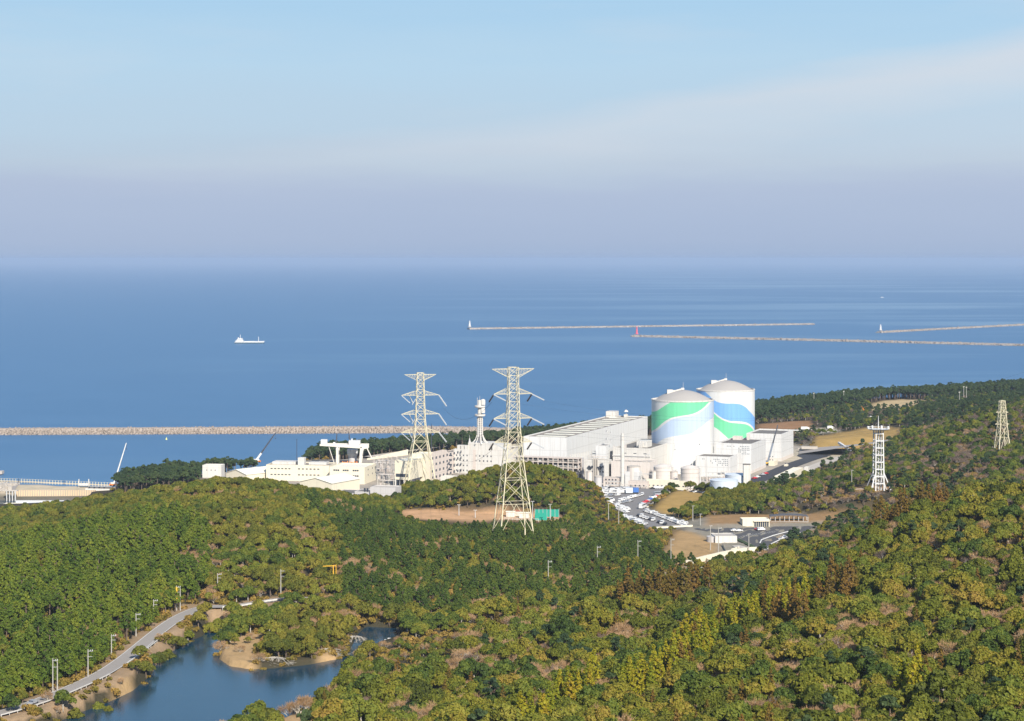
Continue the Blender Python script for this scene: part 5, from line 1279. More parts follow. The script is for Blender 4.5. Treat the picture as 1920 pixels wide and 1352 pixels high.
# cream ramp wall
root = thing('ramp_wall', 'long curving cream parapet wall beside the access road', 'wall', (*G(1360, 1045, 14), 14)); mb = MB()
pts_ = [(1286,1052),(1320,1043),(1350,1036),(1375,1031),(1400,1027),(1428,1026)]
W3 = [(*G(a, b_, 16.5), 16.5) for a, b_ in pts_]
for p, q in zip(W3[:-1], W3[1:]):
    mb.hexa([(p[0],p[1],13),(q[0],q[1],13),(q[0],q[1]+2.2,13),(p[0],p[1]+2.2,13),(p[0],p[1],p[2]),(q[0],q[1],q[2]),(q[0],q[1]+2.2,q[2]),(p[0],p[1]+2.2,p[2])])
mb.build('wall', 'cream_wall', root)
root = thing('spur_wall', 'short cream wall curving down from the long ramp wall to the road', 'wall', (*G(1340, 1045, 14), 14)); mb = MB()
for p, q in (((1326,1046),(1334,1053)),((1334,1053),(1345,1053)),((1345,1053),(1356,1040)),((1372,1029),(1385,1024)),((1356,1018),(1362,1035))):
    a = G(*p, 15.5); b_ = G(*q, 15.5); mb.hexa([(a[0]-.4,a[1],13),(b_[0]+.4,b_[1],13),(b_[0]+.4,b_[1]+.8,13),(a[0]-.4,a[1]+.8,13),(a[0]-.4,a[1],15.4),(b_[0]+.4,b_[1],15.4),(b_[0]+.4,b_[1]+.8,15.4),(a[0]-.4,a[1]+.8,15.4)])
mb.build('wall', 'cream_wall', root)
root = thing('planter', 'pale curved island kerb around dry lawn between pavilion and ramp wall', 'planter', (*G(1385, 1030, 14), 14)); mb = MB()
pp = [G(a, b_, 14) for a, b_ in ((1372,1024),(1385,1023),(1398,1026),(1394,1031),(1376,1033),(1380,1028))]
mb.add([(x, y, 14.3) for x, y in pp]+[(x, y, 13.5) for x, y in pp], [tuple(range(6))]+[(i, (i+1) % 6, 6+(i+1) % 6, 6+i) for i in range(6)]); mb.build('slab', 'concrete_pale', root)
kerb = lambda lab, pl, m='white_line', w_=.45, z=14.2: (lambda r_: MB().tube([(*G(a, b_, z), z) for a, b_ in pl], w_).build('kerb', m, r_))(thing('kerb', lab, 'kerb', (*G(*pl[0], z), z)))
kerb('white curved kerb sweeping right across the forecourt', [(1425,1018),(1428,1012),(1450,1004),(1480,996),(1500,992)])
kerb('white kerb line along the small lot at the hill foot', [(1446,1020),(1462,1012),(1470,1004)])
kerb('pale kerb behind the forecourt below the earth strip', [(1310,985),(1350,984),(1395,987)])
kerb('cream coping around the dry grass bank of the car park', [(1214,951),(1236,936),(1256,923)], 'cream_wall', .9)
kerb('pinkish low wall at the lower end of the car park', [(1228,990),(1262,988),(1298,986)], 'cream_wall', 1.2, 14.4)
for i in range(9):
    a = G(1396+i*8, 1004-i*1.2, 14); b_ = G(1384+i*8, 1009-i*1.2, 14); mb = MB(); mb.add([(a[0],a[1],14.16),(a[0]+.15,a[1],14.16),(b_[0]+.15,b_[1],14.16),(b_[0],b_[1],14.16)], [(0,1,2,3)]); tag(mb.build('road_marking', 'white_line'), kind='structure')
fence('white guard rail along the near edge of the access road', [(x+1.5, y-4.6) for x, y in ACCESS[1:5]], lambda x, y: zacc(x, y), 1.0, 3, 'white_wall', .28, 1, 'guard_rail', 'guard rail')
fence('white guard rail along the far edge of the access road', [(x+3, y+4.8) for x, y in ACCESS[3:5]], lambda x, y: zacc(x, y), 1.0, 3, 'white_wall', .28, 1, 'guard_rail', 'guard rail')
# lake road guard rails
def off(pts, o_):
    P_, Nn = strip(pts, 1, n=4); return [tuple(P_[i]+Nn[i]*o_) for i in range(0, len(P_), 2)]
rr = off(ROAD, -4.2)
fence('white guard rail on the lake side of the road, lower left', rr[1:7], 27, .9, 3, 'white_wall', .3, 1, 'guard_rail', 'guard rail')
fence('white guard rail on the lake side where the road bends past the bare bank', rr[7:11], 27, .9, 3, 'white_wall', .3, 1, 'guard_rail', 'guard rail')
fence('white concrete parapet of the road where it crosses behind the peninsula', [(x, y-4.0) for x, y in ROAD[8:12]], 27, 1.0, 2, 'white_wall', .55, 1, 'parapet', 'parapet')

# ---------------------------------------------------------------- poles
def util_pole(label, px, py, z, h_, kind='plain', name='utility_pole'):
    X, Y = G(px, py, z); root = thing(name, label, 'utility pole', (X, Y, z), 0, 'utility poles'); mb = MB(); mb.cyl((X, Y, z-.6), .24, h_+.6, 8, .15); mb.build('pole', 'wood_pole', root)
    if kind == 'twin':
        mb = MB(); mb.cyl((X+1.5, Y, z-.6), .24, h_*.96, 8, .15); mb.build('pole', 'wood_pole', root)
    mb = MB(); mb.bar((X-.2, Y, z+h_*.93), (X+1.7, Y, z+h_*.93), .13); mb.bar((X-.2, Y, z+h_*.74), (X+1.5, Y, z+h_*.74), .11)
    if kind != 'bare':
        mb.box((X+1.5, Y, z+h_*.96), (.25, .25, .5)); mb.box((X+.8, Y, z+h_*.96), (.2, .2, .4))
    mb.build('crossarm', 'galv', root)
    if kind == 'yellow' or kind == 'twin_y':
        mb = MB(); mb.cyl((X, Y, z+h_*.5), .36, h_*.46, 8); mb.build('marker_sleeve', 'yellow_paint', root)
util_pole('grey twin pole standing by the road at the lower left', 99, 1297, 27, 11, 'twin')
util_pole('pole with a bracket at the roadside, next right of the twin pole', 165, 1271, 27, 9.8)
util_pole('thin pole in the pine edge, third along the lake road', 209, 1231, 27, 8)
util_pole('thin pole in the pine edge, fourth along the lake road', 255, 1192, 27, 8.6)
util_pole('thin pole in the pine edge, fifth along the lake road', 288, 1162, 28, 8)
util_pole('twin pole with yellow upper half at the bend of the lake road', 331, 1145, 27, 10.2, 'twin')
X, Y = G(331, 1145, 27)
mb = MB(); mb.cyl((X, Y-.1, 27+4.6), .36, 5.0, 8); r_ = [o for o in bpy.data.objects if o.name.startswith('utility_pole')][-1]; r_ = [o for o in bpy.data.objects if o.get('label', '').startswith('twin pole with yellow')][0]; mb.build('marker_sleeve', 'yellow_paint', r_)
util_pole('short pole in the wood above the road bend', 408, 1108, 29, 7.5)
util_pole('tall thin pole beside the white parapet', 526.5, 1118, 27, 11.5, 'bare')
X, Y = G(625, 1100, 26); Y = Y
root = thing('sign_gantry', 'yellow T-shaped sign gantry beside a thin pole in the wood', 'sign gantry', (X, Y, 26)); mb = MB(); mb.bar((X, Y, 25), (X, Y, 35.5), .32); mb.bar((X+1.2, Y, 25), (X+1.2, Y, 35.8), .2); mb.build('pole', 'yellow_paint', root); mb = MB(); mb.bar((X-4.6, Y, 35), (X+1.0, Y, 35.2), .26); mb.build('arm', 'yellow_paint', root)
for px, py, z, lab in ((1028,1098,22,'pole with grey transformer in the right half of the plantation'),(1120,1068,20,'pole head just above the pines, left of the curved road'),(1196,1056,19,'pole head just above the pines nearest the curved road'),(1258,1058,18,'tall grey pole with three brackets at the plantation edge'),(1347,1034,16,'plain white pole at the dry bank below the pavilion')):
    util_pole(lab, px, py, z, 13 if px > 1200 else 11.5, 'plain')
for px, Y, h_, lab in ((1141,1200,11,'left one of two plain white poles in front of the car park trees'),(1160,1185,11.5,'right one of two plain white poles in front of the car park trees'),(1299,1205,9,'short lamp post at the lower tip of the dry grass bank'),(1313,1180,6.5,'cream post at the forecourt corner by the dark shrub'),(1332,1085,13,'tall thin lamp post in front of the flat pavilion'),(1404,1075,10,'thin lamp post beside the curved white kerb'),(1597,1265,11,'thin white pole left of the observation tower')):
    lamp_post(lab, px, Y, h1(wx(px, Y), Y), h_, False, 'wood_pole')
X, Y = wx(809, 1500), 1500
root = thing('mast', 'thin dark mast rising behind the window wing against the breakwater', 'mast', (X, Y, 13)); mb = MB(); mb.cyl((X, Y, 12.5), .45, 34, 8, .3); mb.build('pole', 'dark_steel', root); mb = MB(); mb.cyl((X, Y, 46.5), .12, 1.5, 6); mb.build('tip', 'dark_steel', root)
# lattice aerial on the cube-topped block
X, Y = wx(1142, 1452), 1452; zb = zat(836, 1452); root = thing('lattice_aerial', 'grey lattice aerial with drum antennas on the cube-topped block', 'aerial', (X, Y, zb)); mb = MB()
for a, b_ in ((-.7,-.7),(.7,-.7),(.7,.7),(-.7,.7)): mb.bar((X+a, Y+b_, zb-.5), (X+a*.6, Y+b_*.6, zb+13), .2)
for i in range(9):
    z = zb+i*1.45
    mb.bar((X-.7, Y-.7, z), (X+.65, Y-.65, z+1.4), .14); mb.bar((X+.7, Y-.7, z), (X-.65, Y-.65, z+1.4), .14)
mb.build('frame', 'galv', root)
for dz in (4.5, 9.8): mb = MB(); mb.cyl((X-1.4, Y-.8, zb+dz), .9, 1.4, 10); mb.build('drum', 'galv', root); mb = MB(); mb.cyl((X+1.4, Y-.6, zb+dz-.6), .6, .9, 10); mb.build('drum', 'galv', root)
# fallen pale trees at the lake peninsula
def drift(label, px, py, n, spread, seed):
    n = int(n*1.3); spread *= 1.25
    r_ = random.Random(seed); X, Y = G(px, py, 23); Y -= 2; root = thing('fallen_tree', label, 'dead tree', (X, Y, 22)); mb = MB(); mt = MB()
    for i in range(n):
        a = radians(200+140*i/n+r_.uniform(-10, 10)); L_ = spread*r_.uniform(.6, 1.1)
        p = np.array((X+r_.uniform(-1, 1), Y+2+r_.uniform(-1, 1), 24.5)); q = p+np.array((cos(a)*L_, sin(a)*L_*.8, -1.9)); m_ = (p+q)/2+np.array((0, 0, .9))
        mb.bar(p, m_, .22, 0, .15); mb.bar(m_, q, .15, 0, .06)
        for k in range(5):
            s = m_+(q-m_)*r_.random(); b_ = a+r_.uniform(-.9, .9); e = s+np.array((cos(b_), sin(b_)*.8, r_.uniform(-.1, .4)))*L_*.3; mt.bar(s, e, .09, 0, .04)
    mb.build('bough', 'pale_bark', root); mt.build('twig', 'pale_bark', root)
drift('pale leafless boughs fanning over the water at the middle of the peninsula', 515, 1240, 22, 6.5, 1)
drift('pale leafless boughs drooping at the right end of the peninsula', 615, 1224, 20, 6.5, 2)
drift('grey drooping boughs at the corner of the lake inlet', 665, 1200, 12, 4.5, 3)
# ---------------------------------------------------------------- foliage materials
def leaf_mat(name, cols, patch, brown=0.0):
    """cols: dark..light leaf colours; varies per tree, per patch of wood and per leaf clump"""
    m, nt, b, out = new_mat(name)
    oi = N(nt, 'ShaderNodeObjectInfo')
    at = N(nt, 'ShaderNodeAttribute', attribute_name='tint')
    big = noise(nt, .012, 3, oi.outputs['Location'])
    f = mth(nt, 'ADD', mth(nt, 'MULTIPLY', oi.outputs['Random'], .50), mth(nt, 'MULTIPLY', mth(nt, 'SUBTRACT', big, .22), patch*1.15))
    f = mth(nt, 'ADD', f, mth(nt, 'MULTIPLY', mth(nt, 'SUBTRACT', at.outputs['Fac'], .5), .38), clamp=True)
    c = ramp(nt, f, [(i/(len(cols)-1), k) for i, k in enumerate(cols)])
    nt.links.new(c, b.inputs['Base Color'])
    b.inputs['Roughness'].default_value = .65; b.inputs['Specular IOR Level'].default_value = .18
    tr = N(nt, 'ShaderNodeBsdfTranslucent'); nt.links.new(mixc(nt, 1, c, (1.0,1.15,.5), 'MULTIPLY'), tr.inputs[0])
    mx = N(nt, 'ShaderNodeMixShader'); mx.inputs[0].default_value = .28
    nt.links.new(b.outputs[0], mx.inputs[1]); nt.links.new(tr.outputs[0], mx.inputs[2]); nt.links.new(mx.outputs[0], out.inputs[0])
    return m
leaf_mat('leaf_broad', [(0.029,0.050,0.012),(0.062,0.099,0.017),(0.124,0.156,0.020),(0.184,0.196,0.025),(0.250,0.228,0.031),(0.297,0.234,0.045)], .55)
leaf_mat('leaf_warm', [(0.047,0.059,0.011),(0.095,0.114,0.013),(0.157,0.167,0.017),(0.228,0.204,0.023),(0.297,0.212,0.038),(0.318,0.185,0.048)], .6)
leaf_mat('leaf_olive', [(0.062,0.081,0.015),(0.123,0.135,0.019),(0.186,0.177,0.024),(0.253,0.219,0.031),(0.292,0.235,0.041)], .5)
leaf_mat('leaf_pine', [(0.054,0.095,0.015),(0.099,0.150,0.018),(0.150,0.195,0.021),(0.202,0.229,0.025),(0.261,0.249,0.033)], .5)
leaf_mat('leaf_pine_deep', [(0.037,0.070,0.017),(0.068,0.112,0.020),(0.105,0.147,0.023),(0.143,0.176,0.029),(0.187,0.187,0.040)], .4)
leaf_mat('leaf_pine_dark', [(0.032,0.058,0.030),(0.052,0.086,0.034),(0.078,0.112,0.038),(0.110,0.130,0.045)], .3)
leaf_mat('leaf_cedar', [(0.120,0.156,0.014),(0.220,0.230,0.014),(0.330,0.285,0.016),(0.330,0.221,0.022),(0.260,0.129,0.027)], .35)
leaf_mat('leaf_rust', [(0.126,0.100,0.019),(0.179,0.120,0.022),(0.210,0.115,0.026),(0.221,0.100,0.028)], .3)
leaf_mat('leaf_yellow', [(0.240,0.200,0.030),(0.340,0.260,0.030),(0.420,0.280,0.030)], .3)
leaf_mat('twig', [(0.315,0.191,0.098),(0.420,0.265,0.140),(0.504,0.328,0.183),(0.588,0.412,0.238)], .35)
leaf_mat('twig_dark', [(0.170,0.120,0.100),(0.230,0.165,0.130),(0.290,0.210,0.160)], .3)
leaf_mat('scrub', [(0.084,0.100,0.019),(0.179,0.150,0.026),(0.273,0.190,0.041),(0.357,0.230,0.060),(0.420,0.260,0.090)], .55)

def quads(cent, nrm, size, asp, rg):
    """square-ish leaf sprays: centres (n,3), normals (n,3)"""
    n = len(cent)
    nrm = nrm/np.linalg.norm(nrm, axis=1)[:, None]
    r = rg.normal(size=(n, 3)); u = np.cross(nrm, r); u /= np.linalg.norm(u, axis=1)[:, None]; v = np.cross(nrm, u)
    s = (size*rg.uniform(.6, 1.35, n))[:, None]
    bend = nrm*s*.25
    p = np.stack([cent-u*s*.5*asp-v*s*.5, cent+u*s*.5*asp-v*s*.45-bend, cent+u*s*.5*asp+v*s*.5, cent-u*s*.45*asp+v*s*.5-bend], 1)
    return p.reshape(-1, 3)
def mesh_from_quads(name, vs, tint, mats, extra=None):
    """vs (4n,3) leaf quads in material 0; extra MB in material 1"""
    n = len(vs)//4
    ev = np.array(extra.v) if extra and extra.v else np.zeros((0, 3)); ef = extra.f if extra else []
    me = bpy.data.meshes.new(name)
    me.vertices.add(len(vs)+len(ev)); me.vertices.foreach_set('co', np.r_[vs, ev].ravel())
    tot = [4]*n+[len(f) for f in ef]
    li = np.r_[np.arange(4*n), np.array([i+4*n for f in ef for i in f], int)].astype(np.int32)
    me.loops.add(len(li)); me.loops.foreach_set('vertex_index', li)
    me.polygons.add(len(tot)); st = np.r_[0, np.cumsum(tot)[:-1]]
    me.polygons.foreach_set('loop_start', st.astype(np.int32)); me.polygons.foreach_set('loop_total', np.array(tot, np.int32))
    me.polygons.foreach_set('material_index', np.array([0]*n+[1]*len(ef), np.int32))
    me.update(calc_edges=True)
    for m_ in mats: me.materials.append(M[m_])
    a = me.attributes.new('tint', 'FLOAT', 'POINT')
    a.data.foreach_set('value', np.r_[np.repeat(tint, 4), np.full(len(ev), .5)].astype(np.float32))
    return me
def trunk_mb(h, r, rg, limbs=5, spread=2.5, lean=.3):
    b_ = MB(); n = 6
    top = np.array((rg.uniform(-lean, lean), rg.uniform(-lean, lean), h))
    mid = top*.5+np.array((rg.uniform(-.2, .2), rg.uniform(-.2, .2), 0))
    pts = [np.array((0, 0, -.8)), mid, top]
    for (a, c), (r1, r2) in zip(zip(pts[:-1], pts[1:]), ((r, r*.75), (r*.75, r*.35))): b_.bar(a, c, r1*2, 0, r2*2)
    for k in range(limbs):
        a = rg.uniform(0, 2*pi); t = rg.uniform(.35, .9); p0 = mid*(1-t)+top*t if t > .5 else mid*(2*t)
        e = p0+np.array((cos(a)*spread, sin(a)*spread, rg.uniform(.3, 1.0)*spread*.7))*rg.uniform(.6, 1)
        b_.bar(p0, e, r*.8, 0, r*.25)
    return b_
def blob_crown(rg, blobs, leaf, per_area, up=.35, jitter=.55, flat=1.0, inner=.12):
    """blobs: (cx,cy,cz,r). sprays sit on each lump's upper shell, loosely"""
    V = []; T = []
    for (x, y, z, r) in blobs:
        n = int(per_area*r*r*4)
        d = rg.normal(size=(n, 3)); d[:, 2] += up; d /= np.linalg.norm(d, axis=1)[:, None]
        d = d[d[:, 2] > -.45]
        # patchy shell: drop some directions to leave gaps
        ph = rg.uniform(0, 6, 3); g = np.sin(d[:, 0]*5+ph[0])+np.sin(d[:, 1]*5+ph[1])+np.sin(d[:, 2]*5+ph[2])
        d = d[g > -1.5]; n = len(d)
        rr = r*(1-np.abs(rg.normal(0, inner, n)))*(1+.12*np.sin(d[:, 0]*7+ph[1])*np.sin(d[:, 1]*6+ph[2]))
        c = np.array((x, y, z))+d*rr[:, None]*np.array((1, 1, flat))
        nn = d+rg.normal(0, jitter, (n, 3)); nn[:, 2] += .15
        V.append(quads(c, nn, leaf, 1.0, rg)); T.append(np.clip(.5+rg.normal(0, .16, n)+rg.normal(0, .16), 0, 1))
    return np.concatenate(V), np.concatenate(T)
def broad_blobs(rg, R, h, n=11, flat=.7):
    bl = [(rg.uniform(-.25, .25)*R, rg.uniform(-.25, .25)*R, h-R*.5, R*rg.uniform(.38, .55))]; sk = rg.uniform(.75, 1.25, 2)
    for k in range(n):
        a = 2.4*k+rg.uniform(-.4, .4); q = math.sqrt((k+.6)/n)*R*.82
        bl.append((cos(a)*q*sk[0]+rg.normal(0, .3), sin(a)*q*sk[1]+rg.normal(0, .3), h-R*.55-(q/R)**2*R*flat*.9+rg.uniform(-.7, .7), R*rg.uniform(.2, .44)))
    return bl
KINDS = {}
def make_kind(kind, nvar, fn, leafm, barkm):
    """two meshes (crown, trunk) for individuals and one joined for the far wood"""
    lst = []
    for i in range(nvar):
        rg = np.random.default_rng(100+i*7+len(KINDS)*131)
        (V, T), tr, topz = fn(rg, i)
        crown = mesh_from_quads('crown', V, T, [leafm])
        tm = MB(); tm.v = tr.v; tm.f = tr.f; tm.m = tr.m
        to = bpy.data.meshes.new('trunk'); to.from_pydata(tm.v, [], tm.f); to.materials.append(M[barkm]); to.update()
        whole = mesh_from_quads('tree', V, T, [leafm, barkm], tr)
        lst.append((crown, to, whole, topz))
    KINDS[kind] = lst
def f_broad(rg, i):
    R = rg.uniform(3.1, 4.6); h = R*rg.uniform(1.6, 2.1)
    return blob_crown(rg, broad_blobs(rg, R, h, 11+i % 4), .44, 34), trunk_mb(h*.7, .22, rg, 5, R*.55), h
def f_pine(rg, i):
    R = rg.uniform(2.5, 3.3); h = rg.uniform(8, 10.5)
    bl = []
    for k in range(15):
        t = k/14; zz = h*(.42+.55*t); q = R*(1-t)**.7*rg.uniform(.45, .9); a = 2.4*k+rg.uniform(-.4, .4)
        bl.append((cos(a)*q, sin(a)*q, zz, (.55+.75*(1-t))*rg.uniform(.8, 1.2)))
    return blob_crown(rg, bl, .42, 34, up=.6, jitter=.8, flat=.75, inner=.3), trunk_mb(h*.93, .2, rg, 5, R*.5), h
def f_cpine(rg, i):      # wind-shaped coastal pine, flat tiers
    R = rg.uniform(2.8, 3.8); h = rg.uniform(9, 13)
    bl = []
    for k in range(12):
        q = R*rg.uniform(0, .85); a = 2.4*k
        bl.append((cos(a)*q, sin(a)*q, h*(1-.28*(q/R)-rg.uniform(0, .3)), rg.uniform(.9, 1.5)))
    return blob_crown(rg, bl, .6, 22, up=.5, jitter=.7, flat=.55, inner=.2), trunk_mb(h*.85, .25, rg, 6, R*.6, 1.0), h
def f_cedar(rg, i):
    h = rg.uniform(9.5, 13); R = h*rg.uniform(.20, .26)
    bl = []
    for k in range(26):
        t = (k+.5)/26; zz = h*(.10+.88*t); q = R*(1-t**1.5)*rg.uniform(.45, .85); a = 2.4*k
        bl.append((cos(a)*q, sin(a)*q, zz, (.38+.75*(1-t))*rg.uniform(.8, 1.15)))
    return blob_crown(rg, bl, .42, 34, up=.5, jitter=.6, flat=.9, inner=.2), trunk_mb(h*.9, .2, rg, 0), h
def f_bare(rg, i):
    b_ = MB(); tips = []; h = rg.uniform(5.5, 7.5); R = h*rg.uniform(.5, .62)
    def grow(p, d, L, r, lev):
        q = p+d*L; b_.bar(p, q, r*2, 0, r*1.2)
        if lev == 0: tips.append((p, q, d)); return
        for _ in range(3 if lev > 1 else 4):
            nd = d+rg.normal(0, .48, 3); nd[2] = abs(nd[2])*.8+.15; nd /= np.linalg.norm(nd)
            grow(p+d*L*rg.uniform(.6, 1), nd, L*rg.uniform(.62, .85), r*.6, lev-1)
    for k in range(3):
        a = rg.uniform(0, 6.28); d = np.array((cos(a)*.45, sin(a)*.45, 1)); d /= np.linalg.norm(d)
        grow(np.array((0, 0, -.4)), d, h*.32, .13, 3)
    tp = np.array([q for _, q, _ in tips]); td = np.array([d for _, _, d in tips])
    n = 9; C = np.repeat(tp, n, 0); D = np.repeat(td, n, 0)+rg.normal(0, .6, (len(tp)*n, 3)); D[:, 2] += .25
    D /= np.linalg.norm(D, axis=1)[:, None]; ln = rg.uniform(.5, 1.3, len(C))[:, None]
    s = np.cross(D, rg.normal(size=D.shape)); s /= np.linalg.norm(s, axis=1)[:, None]; s *= .045
    st = C+rg.normal(0, .25, C.shape)
    V = np.stack([st-s, st+s, st+D*ln+s*.3, st+D*ln-s*.3], 1).reshape(-1, 3)
    return (V, np.clip(.5+rg.normal(0, .2, len(C)), 0, 1)), b_, h
def f_shrub(rg, i):
    R = rg.uniform(1.2, 2.1); bl = [(rg.uniform(-.7, .7)*R, rg.uniform(-.7, .7)*R, R*rg.uniform(.2, .6), R*rg.uniform(.35, .6)) for _ in range(6)]
    return blob_crown(rg, bl, .5, 17, jitter=.8), trunk_mb(R*.5, .08, rg, 3, .6), R
make_kind('broadleaf_tree', 8, f_broad, 'leaf_broad', 'pale_bark')
make_kind('hill_tree', 8, f_broad, 'leaf_warm', 'pale_bark')
make_kind('olive_tree', 6, f_broad, 'leaf_olive', 'bark')
make_kind('pine_tree', 7, f_pine, 'leaf_pine', 'bark')
make_kind('valley_pine', 7, f_pine, 'leaf_pine_deep', 'bark')
make_kind('coastal_pine', 6, f_cpine, 'leaf_pine_dark', 'bark')
make_kind('cedar_tree', 5, f_cedar, 'leaf_cedar', 'bark')
make_kind('rust_cedar', 5, f_cedar, 'leaf_rust', 'bark')
make_kind('bare_tree', 6, f_bare, 'twig', 'pale_bark')
make_kind('dark_bare', 3, f_bare, 'twig_dark', 'pale_bark')
make_kind('yellow_tree', 2, f_broad, 'leaf_yellow', 'bark')
make_kind('shrub', 6, f_shrub, 'scrub', 'bark')

# ---------------------------------------------------------------- where trees stand
def scatter(y0, y1, sp, umax=.285):
    """jittered rows between two distances; sp metres apart"""
    out = []; y = y0
    while y < y1:
        half = umax*y+12; nx = int(2*half/sp)
        x = -half+(np.arange(nx)+nr.uniform(-.45, .45, nx)+.5*(int(y/sp) % 2))*sp
        out.append(np.c_[x, y+nr.uniform(-.42, .42, nx)*sp]); y += sp*.9
    return np.concatenate(out)
def inside(pl, X, Y, m=0): return sdist(pl, X, Y) < m
def lnoise(X, Y, s, seed=0):
    """cheap smooth noise 0..1"""
    r = np.random.default_rng(seed); v = 0
    for k in range(5):
        a = r.uniform(0, 6.28); f = r.uniform(.7, 1.6)/s; p = r.uniform(0, 6.28)
        v = v+np.sin((X*cos(a)+Y*sin(a))*f*6.28+p)
    return .5+v/6.5
def free(X, Y, m=0.0):
    ok = np.ones(len(X), bool)
    for pl, mg in CLEAR: ok &= ~inside(pl, X, Y, mg+m)
    ok &= ldist(ROAD, X, Y) > 5.8+m
    ok &= ldist(ACCESS, X, Y) > 6.5+m
    for bx, by, br in NOTREE: ok &= np.hypot(X-bx, Y-by) > br
    u = 960+F*X/Y
    ok &= Y < np.interp(u, CU, CY)-16
    return ok
TREES = []      # kind, x, y, scale, zone
def put(pts, kind, s0, s1, zone):
    for x, y in pts: TREES.append((kind, float(x), float(y), rnd.uniform(s0, s1), zone))
CEDAR = [pY([(1150,575),(1215,600),(1290,640),(1330,690),(1400,735),(1420,720),(1350,660),(1290,610),(1200,560)]), pY([(1020,535),(1090,575),(1130,600),(1100,625),(1040,580),(960,545)]),
         pY([(1150,600),(1230,620),(1290,690),(1380,735),(1400,720),(1300,640),(1210,585),(1160,580)]),
         pY([(1290,700),(1420,745),(1560,735),(1500,690),(1400,690)]),
         pY([(1690,510),(1750,505),(1750,485),(1690,490)])]
RUST = [pY([(1150,835),(1260,850),(1330,855),(1330,820),(1240,810),(1150,815)]), pY([(1460,690),(1510,700),(1510,655),(1455,660)]), pY([(1530,720),(1610,740),(1600,705),(1530,690)]),
        pY([(1640,865),(1780,885),(1780,850),(1640,840)])]
FORE = pY([(560,560),(590,655),(640,690),(700,745),(840,800),(1000,845),(1150,880),(1290,925),(1400,955),(1500,970),(1640,975),(1800,985),(2200,990),(2200,360),(500,360)])
PINES = [pY([(-200,600),(60,640),(200,700),(300,790),(380,850),(400,960),(330,1040),(120,1060),(-200,1060)]),
         pY([(560,1120),(640,1000),(645,850),(720,825),(850,826),(1000,862),(1130,890),(1280,940),(1310,1000),(1300,1090),(1230,1120),(1100,1170),(900,1190),(740,1190),(620,1150)])]
COAST = [pY([(215,1400),(372,1400),(480,1508),(480,1640),(300,1620),(222,1500)]), pY([(556,1585),(700,1602),(760,1632),(900,1692),(1050,1772),(1220,1802),(1400,1802),(1410,2300),(500,2300)]), pY([(1400,1860),(1560,1990),(1750,2080),(2100,2120),(2100,2700),(1400,2700)])]
pts = scatter(400, 2420, 4.6); X, Y = pts.T
ok = free(X, Y); X = X[ok]; Y = Y[ok]
fore = inside(FORE, X, Y)
coast = np.zeros(len(X), bool)
for c_ in COAST: coast |= inside(c_, X, Y)
pine = np.zeros(len(X), bool)
for c_ in PINES: pine |= inside(c_, X, Y)
pine &= ~fore
ced = np.zeros(len(X), bool); rus = ced.copy()
for c_ in CEDAR: ced |= inside(c_, X, Y)
for c_ in RUST: rus |= inside(c_, X, Y)
u = 960+F*X/Y
n1 = lnoise(X, Y, 60, 3); n2 = lnoise(X, Y, 110, 5); R0 = nr.random(len(X))
dl = np.abs(sdist(LAKE, X, Y))
NEARLAKE = (dl < 38) & (u > 640) & (Y > 700) & (Y < 850)
LOWZ = pY([(1085,1390),(1085,1280),(1125,1150),(1170,1100),(1230,1080),(1300,1100),(1310,1180),(1200,1230),(1130,1300)])
lowz = inside(LOWZ, X, Y)
PK = np.zeros(len(X))
for a_, b_, c_ in PINKS: PK = np.maximum(PK, np.clip(1.6-np.hypot(X-a_, Y-b_)/c_, 0, 1))
droad = ldist(ROAD[:10], X, Y); bank = (droad < 26) & (dl < 30) & (Y < 830) & (u < 400)
